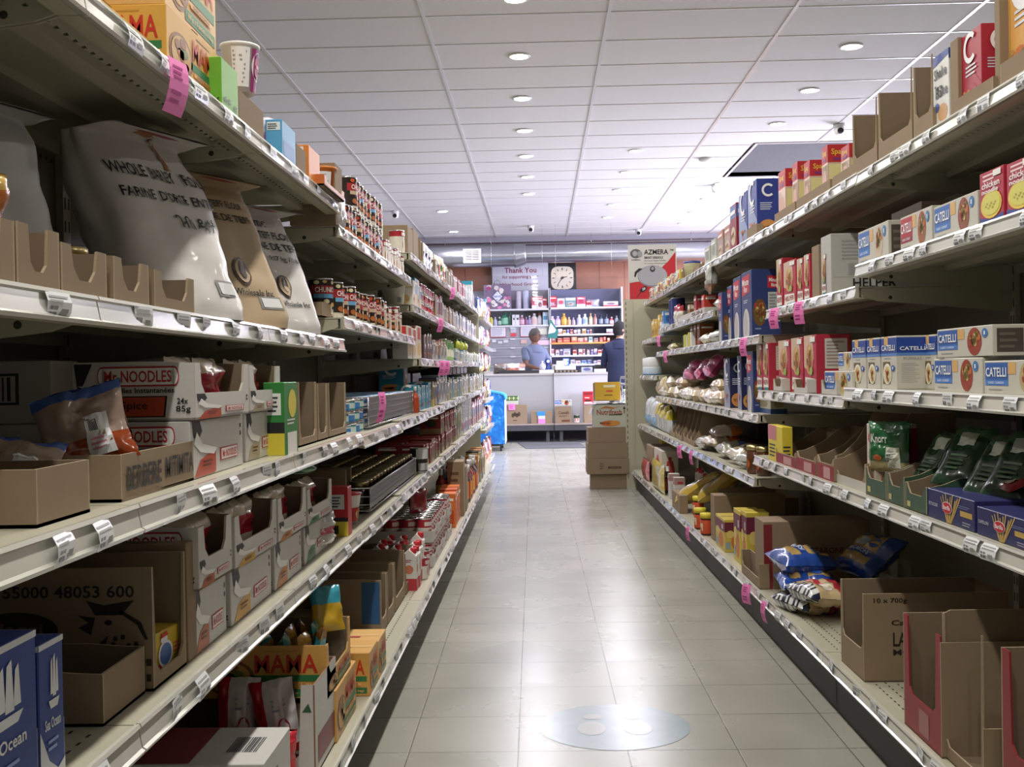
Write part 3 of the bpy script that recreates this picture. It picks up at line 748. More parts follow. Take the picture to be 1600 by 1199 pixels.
def art_soupbox(m, fr, w, d, h):
    P = fr['F']; m.lines(P, .15, .80, .8, .96, 2, hx('f0d0d0'), 1); m.rect(P, .60, .86, .92, .97, hx('f0eee8'), 3)
    m.shape(P, [(0, 0), (1, 0), (1, .16), (.5, .08), (0, .16)], hx('28448f')); m.oval(P, .5, .36, .44, .26, hx('e6c64a'), 2); m.oval(P, .5, .37, .38, .21, hx('d9d160'), 3)
    for i in range(8): m.oval(P, .3+.055*i, .34+.05*math.sin(i*2.1), .03, .02, hx('a8a040'), 4, 8)
    m.text(P, .12, .68, .86, .80, 'chicken', hx('f4f0f0'), 3); m.text(P, .12, .58, .8, .67, 'noodle', hx('f4f0f0'), 3)
    for P in (fr['R'], fr['L']): m.lines(P, .2, .2, .8, .8, 6, hx('d89aa0'))
def art_barilla(word):
    def g(m, fr, w, d, h):
        P = fr['F']
        m.text(P, .04, .44, .24, .56, word, hx('b8b8c8'), 2)
        for i in range(9):
            a = (i-4)*.035; m.shape(P, [(.44+i*.010, .02), (.455+i*.010, .02), (.455+i*.018+a, .82+.08*(i % 3)), (.437+i*.018+a, .84+.08*(i % 3))], hx('c9a860'), 1+(i % 2))
        m.oval(P, .46, .52, .11, .20, hx('f0f0f0'), 4); m.oval(P, .46, .52, .10, .18, hx('c3202c'), 5); m.text(P, .385, .45, .535, .60, 'Barilla', hx('f4f4f4'), 6)
        m.rect(P, .72, .38, .96, .56, hx('c0a050')); m.lines(P, .68, .62, .96, .74, 2, hx('7078a8'), 1)
        m.lines(P, .76, .08, .96, .24, 2, hx('a0a0b8'), 1)
    return g
def art_card(txts=(), inkc='5c452f', barcodeat=None, red=None):
    """printing on brown cartons: txts = (face, u0, v0, u1, v1, string)"""
    def g(m, fr, w, d, h):
        for t in txts: m.text(fr[t[0]], t[1], t[2], t[3], t[4], t[5], hx(t[6]) if len(t) > 6 else hx(inkc), 2)
        if barcodeat: k, a, b, c, e = barcodeat; m.barcode(fr[k], a, b, c, e, hx(inkc), 2, 16)
    return g
def art_salt(m, fr, w, d, h):
    for k in 'FLR':
        P = fr[k]; m.rect(P, 0, .96, 1, 1, hx('d8dade')); m.shape(P, [(0, 0), (1, 0), (1, .12), (.7, .07), (.35, .16), (0, .40)][::1], hx('d4d6da'), 1)
        # sailing ship
        for a in ((.42, .62, .50, .88), (.52, .60, .62, .90), (.64, .62, .72, .86)):
            m.shape(P, [(a[0], a[1]), (a[2]+.03, a[1]), (a[2], a[3]), (a[0]+.03, a[3]-.03)], hx('e6e8ec'), 2)
        m.shape(P, [(.34, .58), (.78, .58), (.70, .52), (.42, .52)], hx('e6e8ec'), 2)
        m.text(P, .18, .38, .82, .46, 'Sea Ocean', hx('e6e8ec'), 2); m.lines(P, .3, .22, .8, .32, 2, hx('8ea4d8'), 2)
def art_cubes(m, fr, w, d, h):
    for k in 'LF':
        P = fr[k]; m.rect(P, 0, 0, .5, .2, hx('c23a28')); m.oval(P, .45, .40, .22, .34, hx('e8e8f0'), 2); m.oval(P, .45, .40, .17, .27, hx('5878b8'), 3)
        m.oval(P, .40, .78, .10, .10, hx('e8e8f0'), 3); m.shape(P, [(.30, .84), (.52, .86), (.46, .99), (.40, .90), (.34, .98)], hx('c8281e'), 4); m.lines(P, .7, .3, .95, .6, 3, hx('c8503a'), 2)
    m.rect(fr['T'], .3, 0, .36, 1, hx('c8a030'))
def chunky_art(c2, txt='CHUNKY', strip='6aa8d0'):
    def g(m, P):
        m.rect(P, .0, .58, 1, .80, hx('a8202c'), 1, 6, 1); m.text(P, .15, .62, .85, .76, txt, hx('f2efe8'), 3)
        m.rect(P, .1, .47, .9, .58, hx(strip), 1, 5, 1)
        for i, (u, v, r) in enumerate(((.2, .88, .09), (.45, .9, .07), (.75, .88, .08), (.3, .28, .13), (.55, .22, .15), (.75, .3, .1), (.5, .38, .1))):
            m.oval(P, u, v, r, r*.6, hx([c2, 'd8b070', 'e0d0a8', 'b0642c'][i % 4]), 2, 10)
        m.rect(P, .05, .0, .95, .14, hx('d8cfc0'), 1, 5, 1)
    return g

# ---- placing by what the photo shows
def span(side, lev, u0, u1, vt, inset=.02, X=None, zz=None):
    sg = 1 if side == 'L' else -1
    X = (LX if side == 'L' else RXX)[lev] if X is None else X
    Xf = X - sg*inset
    ya, zt = hit(side, u0, vt, Xf); vb = vt+60
    yb, _ = hit(side, u1, vt, Xf)
    yc = (ya+yb)/2; z = zof(side, lev, yc) if zz is None else zz
    return Xf, yc, abs(yb-ya), zt-z, z
def P_(side, lev, u0, u1, vt, d, build, name, label, cat, group=None, inset=.02, rot=0, zz=None, hmin=.02):
    Xf, yc, w, h, z = span(side, lev, u0, u1, vt, inset, None, zz)
    h = max(h, hmin)
    me = build(w*.985, h)
    o = put(me, name, side, Xf, yc, z+.0005, label, cat, group, rot, 0, d)
    return o
def bx(base, art=None, d=.1, name='carton'):
    return lambda w, h: carton(w, d, h, base if not isinstance(base, str) else hx(base), art)
def seg(side, lev, u0, u1, v, meshes, w, d, h, label, cat, group, name='carton', tiers=1, deep=1, inset=.02, gap=1.03, jit=.012, vary=True, zz=None, rot=0.0, hd=.0):
    """a run of look-alike goods between two photo columns; every one its own object"""
    sg = 1 if side == 'L' else -1
    X = (LX if side == 'L' else RXX)[lev]; Xf = X-sg*inset
    ya, _ = hit(side, u0, v, Xf); yb, _ = hit(side, u1, v, Xf)
    if not isinstance(meshes, list): meshes = [meshes]
    n = max(1, int(round((yb-ya)/(w*gap)))); st = (yb-ya)/n; st = max(st, w*1.015)
    rr = random.Random(int(u0*7+v)); out = []
    tn = ['lower', 'upper', 'third tier'] if tiers > 1 else ['']
    dn = ['front', 'behind the first', 'behind the second', 'at the back'] if deep > 1 else ['']
    for i in range(n):
        for k in range(deep):
            for q in range(tiers if not callable(tiers) else tiers(i)):
                y = ya+st*(i+.5); z = (zof(side, lev, y) if zz is None else zz)+h*q+.0006+hd*k
                if n*deep*(tiers if isinstance(tiers, int) else 2) > 1:
                    lb = label+', '+ORD[min(i, 29)]+' along'
                    if tiers != 1: lb += ', '+['lower', 'upper', 'topmost'][q]
                    if deep > 1: lb += ', '+['front', 'second-row', 'third-row', 'back-row'][k]
                else: lb = label
                out.append(put(meshes[(i*7+k+q) % len(meshes)] if len(meshes) > 1 else meshes[0], name, side, Xf-sg*(k*d*1.03+rr.uniform(0, jit)), y, z, lb, cat, group, rot+rr.uniform(-.03, .03), 0, d))
                if not (tiers != 1 and q == 0) and vary: out[-1].scale = (1, 1, rr.uniform(.86, 1.08)) if tiers == 1 else (1, 1, 1)
    return out
# ================================================================= LEFT, nearest bays
# --- top shelf A
P_('L','A',90,229,-60,.20, lambda w,h: carton(w,.20,h,hx('d9b36a'),art_mama), 'noodle_carton','yellow noodle carton with green border at the top left picture edge','carton',inset=.05)
P_('L','A',258,343,5,.20, lambda w,h: carton(w,.20,h,hx('d8a548'),art_mama), 'noodle_carton','orange-sided noodle carton standing behind the pink flag on the top left shelf','carton',inset=.02)
sx = span('L','A',258,343,5,.02)
o = put(carton(sx[2]*.95,.19,.16,hx('ddb06a'),art_mama),'noodle_carton','L',sx[0]-.005,sx[1],sx[4]+sx[3]+.002,'noodle carton stacked on the orange-sided noodle carton, topmost at left','carton',None,.01,0,.19)
P_('L','A',372,411,138,.06, bx(M_CARD,None,.06),'carton','plain brown carton under the purple and white noodle cup','carton',inset=.01)
def cup_art(c): 
    def g(m, P): m.rect(P,.05,.1,.45,.9,hx('e8e6ea'),1,4,1); m.lines(P,.08,.15,.4,.85,8,M_GREYL,2); m.rect(P,.5,.02,1,.9,hx('9a2a72'),1,4,1);m.oval(P,.74,.55,.24,.3,hx('efe8ee'),2); m.oval(P,.74,.55,.18,.22,hx(c),3); m.lines(P,.64,.48,.84,.62,1,hx('f0c8d8'),4)
    return g
y,_ = hit('L',372,150,-.645); 
o = put(cup(.030,.042,.105,hx('dcd8de'),hx('e8e6e8'),cup_art('b02a6a')),'noodle_cup','L',-.605,y+.02,1.58+.0+.105-.012,'purple and white instant noodle cup on top of the shelf goods','noodle cup',None,-.6,0,.08)
P_('L','A',345,371,88,.045, bx('6cb02c',lambda m,fr,w,d,h:(m.text(fr['L'],.1,.08,.9,.2,'6 x 65 g',hx('20401a'),2),m.text(fr['F'],.1,.1,.9,.25,'65 g',hx('20401a'),2)),.045),'noodle_pack','bright green upright pack leaning beside the noodle cup','pack',inset=-.004)
P_('L','A',414,436,172,.05, lambda w,h: bag(.12,h,.05,gx('cfc6d8'),3,lambda m,P:(m.rect(P,.3,.3,.7,.6,hx('b48ac8'),2,4,4)),.008),'snack_bag','shiny lavender plastic bag on the top left shelf','bag',inset=.03,rot=-.8)
P_('L','A',440,461,186,.04, bx('4f9bc8',lambda m,fr,w,d,h:(m.rect(fr['L'],.1,.72,.9,.93,hx('d8e4ea')),m.lines(fr['L'],.15,.74,.85,.9,3,M_INK,2),m.rect(fr['F'],.1,.1,.9,.5,hx('3a78b0'))),.04),'snack_box','light blue upright box on the top left shelf','box',inset=.0)
P_('L','A',462,478,223,.09, bx(M_CARD,None,.09),'carton','brown carton between the blue box and the orange cups','carton',inset=.0)
P_('L','A',482,499,226,.07, bx('d9822c',lambda m,fr,w,d,h:(m.rect(fr['L'],.1,.78,.8,.95,hx('e4e4e0')),m.lines(fr['L'],.12,.8,.75,.93,2,M_INK,2)),.07),'noodle_box','orange noodle box with a white label near the end of the top left shelf','box',inset=.0)
y,_ = hit('L',509,262,-.64)
put(cup(.030,.043,.105,hx('c86a28'),hx('d07a30'),lambda m,P:(m.rect(P,.1,.1,.5,.85,hx('dfe2e8'),1,4,1),m.lines(P,.13,.2,.47,.8,7,M_GREYL,2))),'noodle_cup','L',-.61,y,1.58,'orange instant noodle cup with white panel at the shelf end','noodle cup',None,-.7,0,.08)
P_('L','A',523,534,254,.14, bx(M_CARD,None,.14),'carton','tall brown carton, last on the top left shelf of the third bay','carton',inset=.0)
y0,_ = hit('L',488,290,-.612)
put(open_box(.30,.05,.03,.03,.015,.02,.3,hx('c06a2c'),M_CARDI,M_CARDE),'open_tray','L',-.585,y0+.18,1.581,'torn orange cardboard tray lying at the lip of the top left shelf','tray',None,0,0,.05)
y,_ = hit('L',529,330,-.60)
put(bag(.10,.10,.03,gx('d8d6d8'),9,None,.006),'snack_bag','L',-.60,3.27,1.515,'clear white crinkled pouch at the step between the top left shelves','bag',None,-.2,0,.03)

# --- shelf B: flour sacks and jars in trays
def art_sack(lines_, wheat=False, emblem=True, box=True):
    def g(m, P):
        for (u0,v0,u1,v1,t) in lines_: m.text(P,u0,v0,u1,v1,t,hx('26262a'),2)
        if wheat:
            for i in range(9):
                for s in (-1,1): m.shape(P,[(.34+.035*i,.86-.012*i*i*.25),(.37+.035*i,.90-.012*i*i*.25+s*.02),(.40+.035*i,.865-.012*i*i*.25+s*.01)],hx('a0643a'),2)
        m.shape(P,[(.3,.90),(.42,.915),(.62,.915),(.74,.90),(.62,.885),(.42,.885)],hx('8a2430'),3)
        if emblem: m.oval(P,.5,.30,.11,.075,hx('4a3a34'),2,20); m.oval(P,.5,.30,.09,.062,hx('b09a80'),3,20); m.oval(P,.5,.31,.05,.05,hx('3a2c28'),4,12); m.text(P,.2,.17,.8,.205,'Teff Wholesale Inc',hx('2a2a2c'),2)
        if box: m.rect(P,.62,.10,.86,.17,hx('8c8a88'),1,3,1); m.rect(P,.64,.11,.84,.16,hx('d8d8d8'),2,3,1)
    return g
M_SACKW = mat('woven_white_sack', (.60,.575,.56), .45, var=.05, scale=8, coat=.25)
M_SACKB = mat('brown_paper_sack', (.42,.315,.20), .6, var=.06, scale=8)
M_SACKG = mat('grey_white_sack', (.50,.50,.50), .5, var=.06, scale=8)
put(sack(.27,.17,.42,M_SACKW,art_sack([(.04,.60,.96,.655,'WHOLE  BARLEY  FLOUR'),(.06,.50,.97,.555,"FARINE  D'ORGE  ENTI\u00c8RE"),(.42,.39,.86,.45,'\u1308\u1265\u1235 \u12f1\u1244\u1275')],True,False),4),'flour_sack','L',-.60,2.02,1.167,'large white woven sack of whole barley flour with a printed wheat ear','flour sack',None,-.42,0,.17)
put(sack(.28,.14,.40,M_SACKB,art_sack([(.2,.66,.8,.70,'BROWN TEFF FLOUR'),(.2,.58,.8,.62,'FARINE DE TEFF')]),7),'flour_sack','L',-.60,2.39,1.167,'brown paper sack of teff flour between the two white sacks','flour sack',None,-.50,0,.17)
put(sack(.26,.13,.385,M_SACKW,art_sack([(.26,.70,.62,.74,'\u1290\u132d \u1324\u134d'),(.12,.62,.92,.67,'WHITE TEFF FLOUR'),(.1,.54,.92,.59,'FARINE DE TEFF'),(.4,.46,.9,.50,'9.07 kg / 20 lb')],False,True,False),9),'flour_sack','L',-.60,2.76,1.167,'white sack of teff flour, farthest of the three flour sacks','flour sack',None,-.50,0,.15)
put(sack(.26,.16,.38,M_SACKG,lambda m,P:None,12,ntop=.7,lean_back=.2),'flour_sack','L',-.80,1.66,1.167,'grey unprinted sack in the shade behind the barley flour sack','flour sack',None,-.35,0,.16)
for i,(a,b,v) in enumerate(((-70,22,320),(24,92,345),(94,166,378),(176,232,400),(240,303,421))):
    P_('L','B',a,b,v,.20, lambda w,h: open_box(w,.20,h,h,.022,.030,.5), 'open_tray',['cut brown tray at the left picture edge beside the jars','tall notched brown tray holding an orange spice bag','notched brown tray holding two gold lidded jars','notched brown tray second from the flour sacks','notched brown tray touching the barley flour sack'][i],'tray',inset=.012)
jar = lambda body,lidc,r=.036,h=.095: lathe_mesh([(r*.95,0),(r,.006),(r,h*.78),(r*.9,h*.84),(r*1.02,h*.85),(r*1.02,h*.98),(r*.9,h)],[body,body,body,lidc,lidc,lidc],20,name='jar')
M_GOLD = mat('gold_lid',(.55,.45,.22),.3,1.0)
JR = jar(gx('8a3a1c'),M_GOLD)
for i,(u,l) in enumerate(((98,'gold lidded jar of red spice, nearer in its brown tray'),(150,'gold lidded jar of red spice with the broad lid beside the flour sack'),(268,'gold lidded jar, smallest and farthest in the brown trays'))):
    y,_=hit('L',u,380,-.74); put(JR,'spice_jar','L',-.74,y,1.167+(.0 if i!=2 else -.012+.012),l,'jar',None,0,0,.0)
put(bag(.16,.13,.07,lambda u,v: gx('b8651e') if v<.8 else gx('c9a24a'),15,lambda m,P:(m.rect(P,.2,.35,.9,.65,hx('d8d8dc'),2,6,4),m.lines(P,.25,.4,.85,.6,3,M_GREYL,3)),.01),'spice_bag','L',-.66,1.24,1.18,'orange spice bag with a white label at the left picture edge','bag',None,-.4,0,.07)

# --- shelf C
P_('L','C',55,140,735,.20, lambda w,h: open_box(w,.20,h,h,h,.02,.5),'open_tray','plain brown low tray at the left edge, holding spice bags','tray',inset=.03)
P_('L','C',187,303,712,.20, lambda w,h: open_box(w,.20,h,h,h,.02,.5,art=lambda m,fr,w,d,h: (m.text(fr['F'],.06,.2,.50,.72,'BERBERE',hx('33302e'),3),m.text(fr['F'],.56,.25,.98,.75,'MITIMITA',hx('33302e'),3))),'open_tray','brown tray with handwritten BERBERE MITIMITA on its front','tray',inset=.03)
zb = lambda seed: bag(.125,.115,.04,lambda u,v: gx('3a5aa0') if v>.88 else (gx('9a8478') if v>.35 else gx('8e3a14')),seed,lambda m,P:(m.rect(P,.52,.12,.80,.62,hx('dedee0'),2,5,5),m.barcode(P,.56,.42,.66,.55,M_INK,3,6),m.lines(P,.56,.18,.76,.36,3,hx('d8909a'),3)),.012,name='zip_bag')
o = tag(bpy.data.objects.new('zip_bag', zb(21)), 'clear zip bag of red spice with a blue seal standing in the BERBERE tray','bag'); C.objects.link(o); o.location=(-.635,1.50,.930); o.rotation_euler=(-.15,-.25,.30)
o = tag(bpy.data.objects.new('zip_bag', zb(33)), 'crumpled clear spice bag lying low in the plain left tray','bag'); C.objects.link(o); o.location=(-.69,1.34,.90); o.rotation_euler=(-.9,.1,.3)
NZ = lambda tone,d=.205: (lambda w,h: carton(w,d,h,hx('c9c6c2'),art_noodles(tone)))
def NZO(tone,d=.205): return lambda w,h: open_box(w,d,h,h*.97,h*.45,.03,.3,hx('cfccc8'),M_CARDI,hx('b8b0a4'),art=lambda m,fr,w2,d2,h2: art_noodles(tone)(m,dict(F=lambda u,v,l=1:(lambda q:(q[0],q[1],q[2]))(fr['F'](u,v*.45,l)),L=fr['L']),w2,d2,h2))
def two(side,lev,u0,u1,v,d,tone,lab,inset=.02,openlow=False):
    Xf,yc,w,h,z = span(side,lev,u0,u1,v,inset); hh=h/2
    put((NZO if openlow else NZ)(tone,d)(w*.98,hh*.985),'noodle_carton',side,Xf-.012,yc,z+.0006,lab+', lower one','carton',None,.01,0,d)
    put(NZO(tone,d)(w*.97,hh*.985),'noodle_carton',side,Xf,yc,z+hh+.0006,lab+', upper one','carton',None,-.01,0,d)
    # noodle packets inside the open carton
    pk = bag(w*.42,hh*.95,.05,lambda u,v: gx('a8283a') if .3<v<.7 else gx('cdbfae'),int(u0),None,.010,10,10)
    for q in (-.22,.22): put(pk,'noodle_packet',side,Xf-.035,yc+w*q,z+hh+.012,'shiny noodle packet in the %s carton, %s one'%(lab.split(' column')[0],'nearer' if q<0 else 'farther'),'noodle packet',None,0,0,.05)
two('L','C',303,388,563,.205,'b8492c','red printed noodle carton column beside the BERBERE tray')
two('L','C',389,437,568,.16,'a89a80','cream printed noodle carton column on the waist high shelf',.03)
gb = carton(.26,.10,.10,hx('a9a6a2'),lambda m,fr,w,d,h:(m.rect(fr['F'],.1,.3,.8,.8,M_BLACK),m.rect(fr['F'],.12,.34,.78,.76,hx('a9a6a2'),2),m.barcode(fr['F'],.14,.36,.76,.74,M_BLACK,3,20),m.lines(fr['F'],.1,.08,.7,.22,2,M_INK)))
for q in range(2):
    o=bpy.data.objects.new('noodle_carton',gb); C.objects.link(o); o.location=(-.905,1.72,.886+.101*q); tag(o,'shaded carton with big barcode at the left back, %s of two'%['lower','upper'][q],'carton')
P_('L','C',443,464,598,.045, bx('2f8038',lambda m,fr,w,d,h:(m.rect(fr['L'],.15,.55,.85,.85,hx('dfe3dd')),m.lines(fr['L'],.2,.58,.8,.82,4,M_INK,2),m.rect(fr['L'],.0,0,1,.3,hx('d2c43a')),m.rect(fr['L'],0,.3,1,.45,M_BLACK),m.oval(fr['F'],.6,.7,.3,.2,hx('d8c84a')),m.rect(fr['F'],.2,.0,.9,.3,hx('e8e6e0')),m.lines(fr['F'],.2,.4,.9,.5,2,hx('d8dcd0'))),.045),'noodle_box','green upright noodle box with yellow foot beside the brown cartons','box',inset=.005)
cardL = [(466,494,598,'brown upright carton wall left of the gap on the waist high shelf'),(496,511,600,'rough edged brown carton, middle of the three on the waist high shelf'),(513,540,599,'brown carton next to the tuna tins on the waist high shelf')]
for a,b,v,l in cardL: P_('L','C',a,b,v,.14, lambda w,h: open_box(w,.14,h,h,.02,.006,.2),'open_carton',l,'carton',inset=.03)
TUN = can(.042,.036,[(.2,hx('2c62a8')),(.8,hx('3c7ab8')),(1,hx('d8dde2'))],None)
TUN2 = can(.042,.036,[(.2,hx('2a8a92')),(.85,hx('bcd2c8')),(1,hx('2a8a92'))],None)
seg('L','C',545,572,640,[TUN,TUN2],.085,.085,.037,'flat blue tuna tin beside the wire bin','tin','tuna tins',name='tuna_tin',tiers=3,deep=1,inset=.03)
M_FENCE = mat('wire_bin_grey_mesh',(.14,.14,.14),.4,.6,var=.2,scale=200); M_WIRE = mat('chrome_wire',(.55,.55,.56),.25,1.0)
def fence(lev,u0,u1,v,label):
    Xf,yc,w,h,z = span('L',lev,u0,u1,v,.03)
    t = empty('wire_bin',(Xf,yc,z+.001),PI/2,label,'wire bin')
    m=MB(); m.box(-w/2,w/2,0,.003,.015,h,M_FENCE); n=int(w/.035)
    for k in range(1,4): m.box(-w/2,w/2,-.002,.004,.015+(h-.015)*k/4-.001,.015+(h-.015)*k/4+.001,M_FENCE)
    for i in range(1,7): m.oval(lambda a,b,l=1:(a,-.0025,b), -w/2+w*i/7, h*.4+.02*(i%3-1), .004,.004,M_WIRE,1,8)
    m.build('front_panel',t)
    m=MB(); m.tube([(-w/2,0,h),(w/2,0,h)],.003,M_WIRE); m.tube([(-w/2,0,0.006),(w/2,0,0.006)],.003,M_WIRE); m.build('rim_wire',t)
    for xx in (-w/2,w/2):
        m=MB()
        for zz in (h,h*.66,h*.33,.006): m.tube([(xx,0,zz),(xx,.32,zz)],.0025,M_WIRE)
        for yy in (0,.1,.2,.3): m.tube([(xx,yy,.005),(xx,yy,h)],.002,M_WIRE)
        m.build('side_grille',t)
    return Xf,yc,w,h,z
f1 = fence('C',575,645,622,'grey fronted wire bin of tuna packs on the waist high shelf')
f2 = fence('D',578,650,764,'black fronted wire bin of dark jars on the knee high shelf')
FLT = carton(.11,.16,.032,hx('9fb8c8'),art_generic('2c62a8','e8e8ea','2a66b0',3))
FLT2 = carton(.11,.16,.032,hx('2f6fae'),art_generic('2c62a8','d8dce2','6a4a2a',1))
for i in range(int(f1[2]/.125)):
    for q in range(3):
        for r in range(2):
            put([FLT,FLT2][(i+q+r)%2],'fish_pack','L',f1[0]-.02-.165*r,f1[1]-f1[2]/2+.07+.125*i,f1[4]+.008+.034*q,'flat blue fish pack stacked in the grey wire bin','pack','flat fish packs in the grey bin',0,0,.16)
DJ = lathe_mesh([(.036,0),(.038,.01),(.038,.075),(.03,.085),(.034,.086),(.034,.1),(.030,.102)],[gx('2c2018'),gx('2c2018'),gx('2c2018'),gx('54401e'),mat('dark_gold_lid',(.25,.2,.1),.3,.9),mat('dark_gold_lid',(.25,.2,.1),.3,.9)],16,name='dark_jar')
for i in range(int(f2[2]/.082)):
    for r in range(4): put(DJ,'dark_jar','L',f2[0]-.045-.08*r,f2[1]-f2[2]/2+.045+.082*i,f2[4]+.002,'dark jar with a dull gold lid in the black wire bin','jar','dark jars in the black wire bin',0,0,0)
# lavender wrapped packs in the shade of the waist shelf
LV = carton(.24,.12,.10,mat('lavender_shrink_wrap',(.38,.33,.50),.3,coat=.6,var=.1,scale=8),lambda m,fr,w,d,h:(m.rect(fr['F'],.48,0,.5,1,M_INK),m.lines(fr['F'],.1,.05,.4,.15,1,M_GREYL)))
for i,yy in enumerate((3.9,4.17,4.44,4.71)): put(LV,'wrapped_pack','L',-.86,yy,zof('L','C',4)+.001,'lavender shrink wrapped pack at the back of the waist high shelf, %s'%ORD[i],'wrapped pack',None,0,0,.12)

# --- shelf D, near
for i,(a,b,v) in enumerate(((-60,57,1043),(59,98,1012))):
    P_('L','D',a,b,v,.10, lambda w,h: carton(w,.10,h,hx('26408e'),art_salt),'salt_box',['blue sea salt box with a white ship, nearest at the left edge','blue sea salt box standing behind the nearest one'][i],'salt box',inset=.02+.0*i)
P_('L','D',-60,50,1010,.09, lambda w,h: carton(w,.09,.128,hx('26408e'),art_salt),'salt_box','blue sea salt box in the second row at the left edge','salt box',inset=.14)
P_('L','D',160,227,1075,.16, lambda w,h: open_box(w,.16,.075,.07,.07,.02,.5),'open_tray','empty light brown tray beside the blue salt boxes','tray',inset=.04)
def art_rooster(m,fr,w,d,h):
    P=fr['L']; K=hx('231c16')
    m.text(P,.25,.76,.92,.86,'0 55000 48053 600',K,2); m.oval(P,.38,.50,.19,.15,K,2,24); m.text(P,.24,.44,.50,.56,'Maggi',hx('7a5c3c'),3); m.shape(P,[(.3,.42),(.42,.40),(.26,.30)],K,2)
    m.shape(P,[(.70,.74),(.78,.70),(.92,.74),(.86,.62),(.74,.62)],K,2); m.shape(P,[(.66,.62),(.74,.60),(.72,.46),(.66,.52),(.71,.56)],K,2); m.shape(P,[(.70,.30),(.80,.46),(.78,.36),(.72,.24)],K,2)
    m.oval(P,.80,.56,.018,.022,K,2); 
    for i in range(14): m.oval(P,.80+.035*(i%4)+.01*(i//4),.22+.07*(i//4)+.012*(i%3),.011,.022,K,2,8)
    m.shape(P,[(.86,.66),(.95,.56),(.98,.42),(.965,.42),(.93,.54),(.85,.64)],K,2); m.lines(P,.45,.24,.66,.30,1,K,2); m.lines(P,.97,.05,1,.3,2,K,2)
P_('L','D',236,289,888,.33, lambda w,h: open_box(w,.33,h,h,.022,.006,.15,art=art_rooster),'open_carton','opened brown carton with a black rooster print and the number 55000 48053 600','carton',inset=.03)
P_('L','D',291,305,850,.24, lambda w,h: carton(w,.24,h,M_CARD),'carton','tall brown carton standing between the rooster carton and the noodle cartons','carton',inset=.03)
y,_=hit('L',270,1010,-.59)
put(carton(.115,.085,.062,hx('d3b23c'),art_cubes),'stock_cube_pack','L',-.60,y+.005,.596,'yellow stock cube pack with a blue and white hen in the rooster carton','stock cubes',None,-.1,0,.085)
two('L','D',309,362,822,.21,'b5623c','brown red noodle carton column next to the rooster carton')
two('L','D',366,432,806,.19,'cf9f34','yellow printed noodle carton column on the knee high shelf',.02)
two('L','D',434,478,778,.19,'c8803a','orange printed noodle carton column on the knee high shelf',.02)
two('L','D',480,518,764,.17,'2f8058','green printed noodle carton column on the knee high shelf',.025)
put(bag(.22,.09,.09,gx('2e7a48'),41,lambda m,P:(m.rect(P,.3,.35,.7,.65,hx('c8404c'),2,4,3)),.014),'noodle_bundle','L',-.62,2.72,.80,'green film noodle bundle lying on the orange and green carton columns','noodle bundle',None,-.5,0,.09)
put(bag(.13,.09,.06,gx('d8d8d4'),44,lambda m,P:(m.rect(P,.2,.4,.8,.6,hx('c05060'),2,4,3)),.014),'noodle_bundle','L',-.575,2.86,.595,'clear crinkled noodle packet slumped before the green column','noodle bundle',None,-.3,0,.06)
P_('L','D',543,549,762,.07, bx('b5202a',lambda m,fr,w,d,h:(m.rect(fr['L'],.08,.55,.85,.85,hx('c9c9cc')),m.lines(fr['L'],.12,.58,.8,.82,4,M_INK,2),m.rect(fr['L'],0,0,1,.3,hx('d8c23a')),m.rect(fr['L'],.3,.05,.6,.22,M_BLACK,2),m.rect(fr['L'],0,.3,1,.38,M_BLACK)),.07),'noodle_box','red and yellow upright noodle box before the black bin','box',inset=.012)
put(cup(.036,.052,.10,hx('d8d4ce'),hx('c22a26'),lambda m,P:(m.rect(P,.1,.1,.9,.55,hx('c02a2a'),1,6,1),m.oval(P,.5,.35,.2,.15,hx('e0d080'),2))),'noodle_cup','L',-.58,3.38,zof('L','D',3.4),'red lidded noodle cup beside the red and yellow box','noodle cup',None,0,0,.10)
P_('L','D',540,549,735,.20, lambda w,h: open_box(w,.20,h,h,.02,.005,.2),'open_carton','brown carton wall left of the black wire bin','carton',inset=.10)

# --- shelf E, near: stacked cartons on the base
def free(mesh,name,x,y,z,rz,label,cat,group=None,rx=0,ry=0):
    o=bpy.data.objects.new(name,mesh); C.objects.link(o); o.location=(x,y,z); o.rotation_euler=(rx,ry,rz); return tag(o,label,cat,group)
RWc = lambda m,fr,w,d,h:(m.rect(fr['T'],.25,.02,.6,.98,hx('7a2832')),m.rect(fr['F'],.2,.1,.5,.9,hx('7a2832')),m.barcode(fr['T'],.75,.3,.92,.7,M_INK,2),m.rect(fr['R'],.1,.2,.5,.8,hx('7a2832')))
free(carton(.34,.20,.185,hx('c2c0bc'),RWc),'carton',-.675,1.98,.181,.0,'closed white carton with a maroon band, lowest at the left','carton')
free(open_box(.36,.24,.20,.20,.03,.03,.9,hx('c6c4c0'),M_CARDI,hx('8a6a5a'),art=lambda m,fr,w,d,h:(m.rect(fr['R'],.1,.1,.9,.4,hx('7a2832')),m.shape(fr['F'],[(.92,.7),(.96,.8),(.98,.7)],hx('2f5a44')))),'open_carton',-.685,2.43,.181,0,'open white carton holding red and white bags, bottom shelf','carton')
RB = bag(.10,.17,.07,lambda u,v: gx('b41e2c') if u<.35 or v<.12 else gx('d8d2d4'),51,lambda m,P:(m.oval(P,.7,.4,.15,.12,hx('b03040'),2),m.lines(P,.5,.6,.9,.8,3,hx('8090b0'),2)),.010,name='rice_bag')
free(RB,'rice_bag',-.60,2.40,.20,.1,'red and white bag leaning in the open white carton, nearer the aisle','bag',ry=-.15)
free(RB,'rice_bag',-.71,2.42,.20,.05,'red and white bag leaning in the open white carton, farther from the aisle','bag',ry=.05)
free(bag(.14,.10,.06,gx('c8303c'),52,None,.012),'rice_bag',-.60,2.24,.20,.3,'red and white bag lying in front of the open white carton','bag')
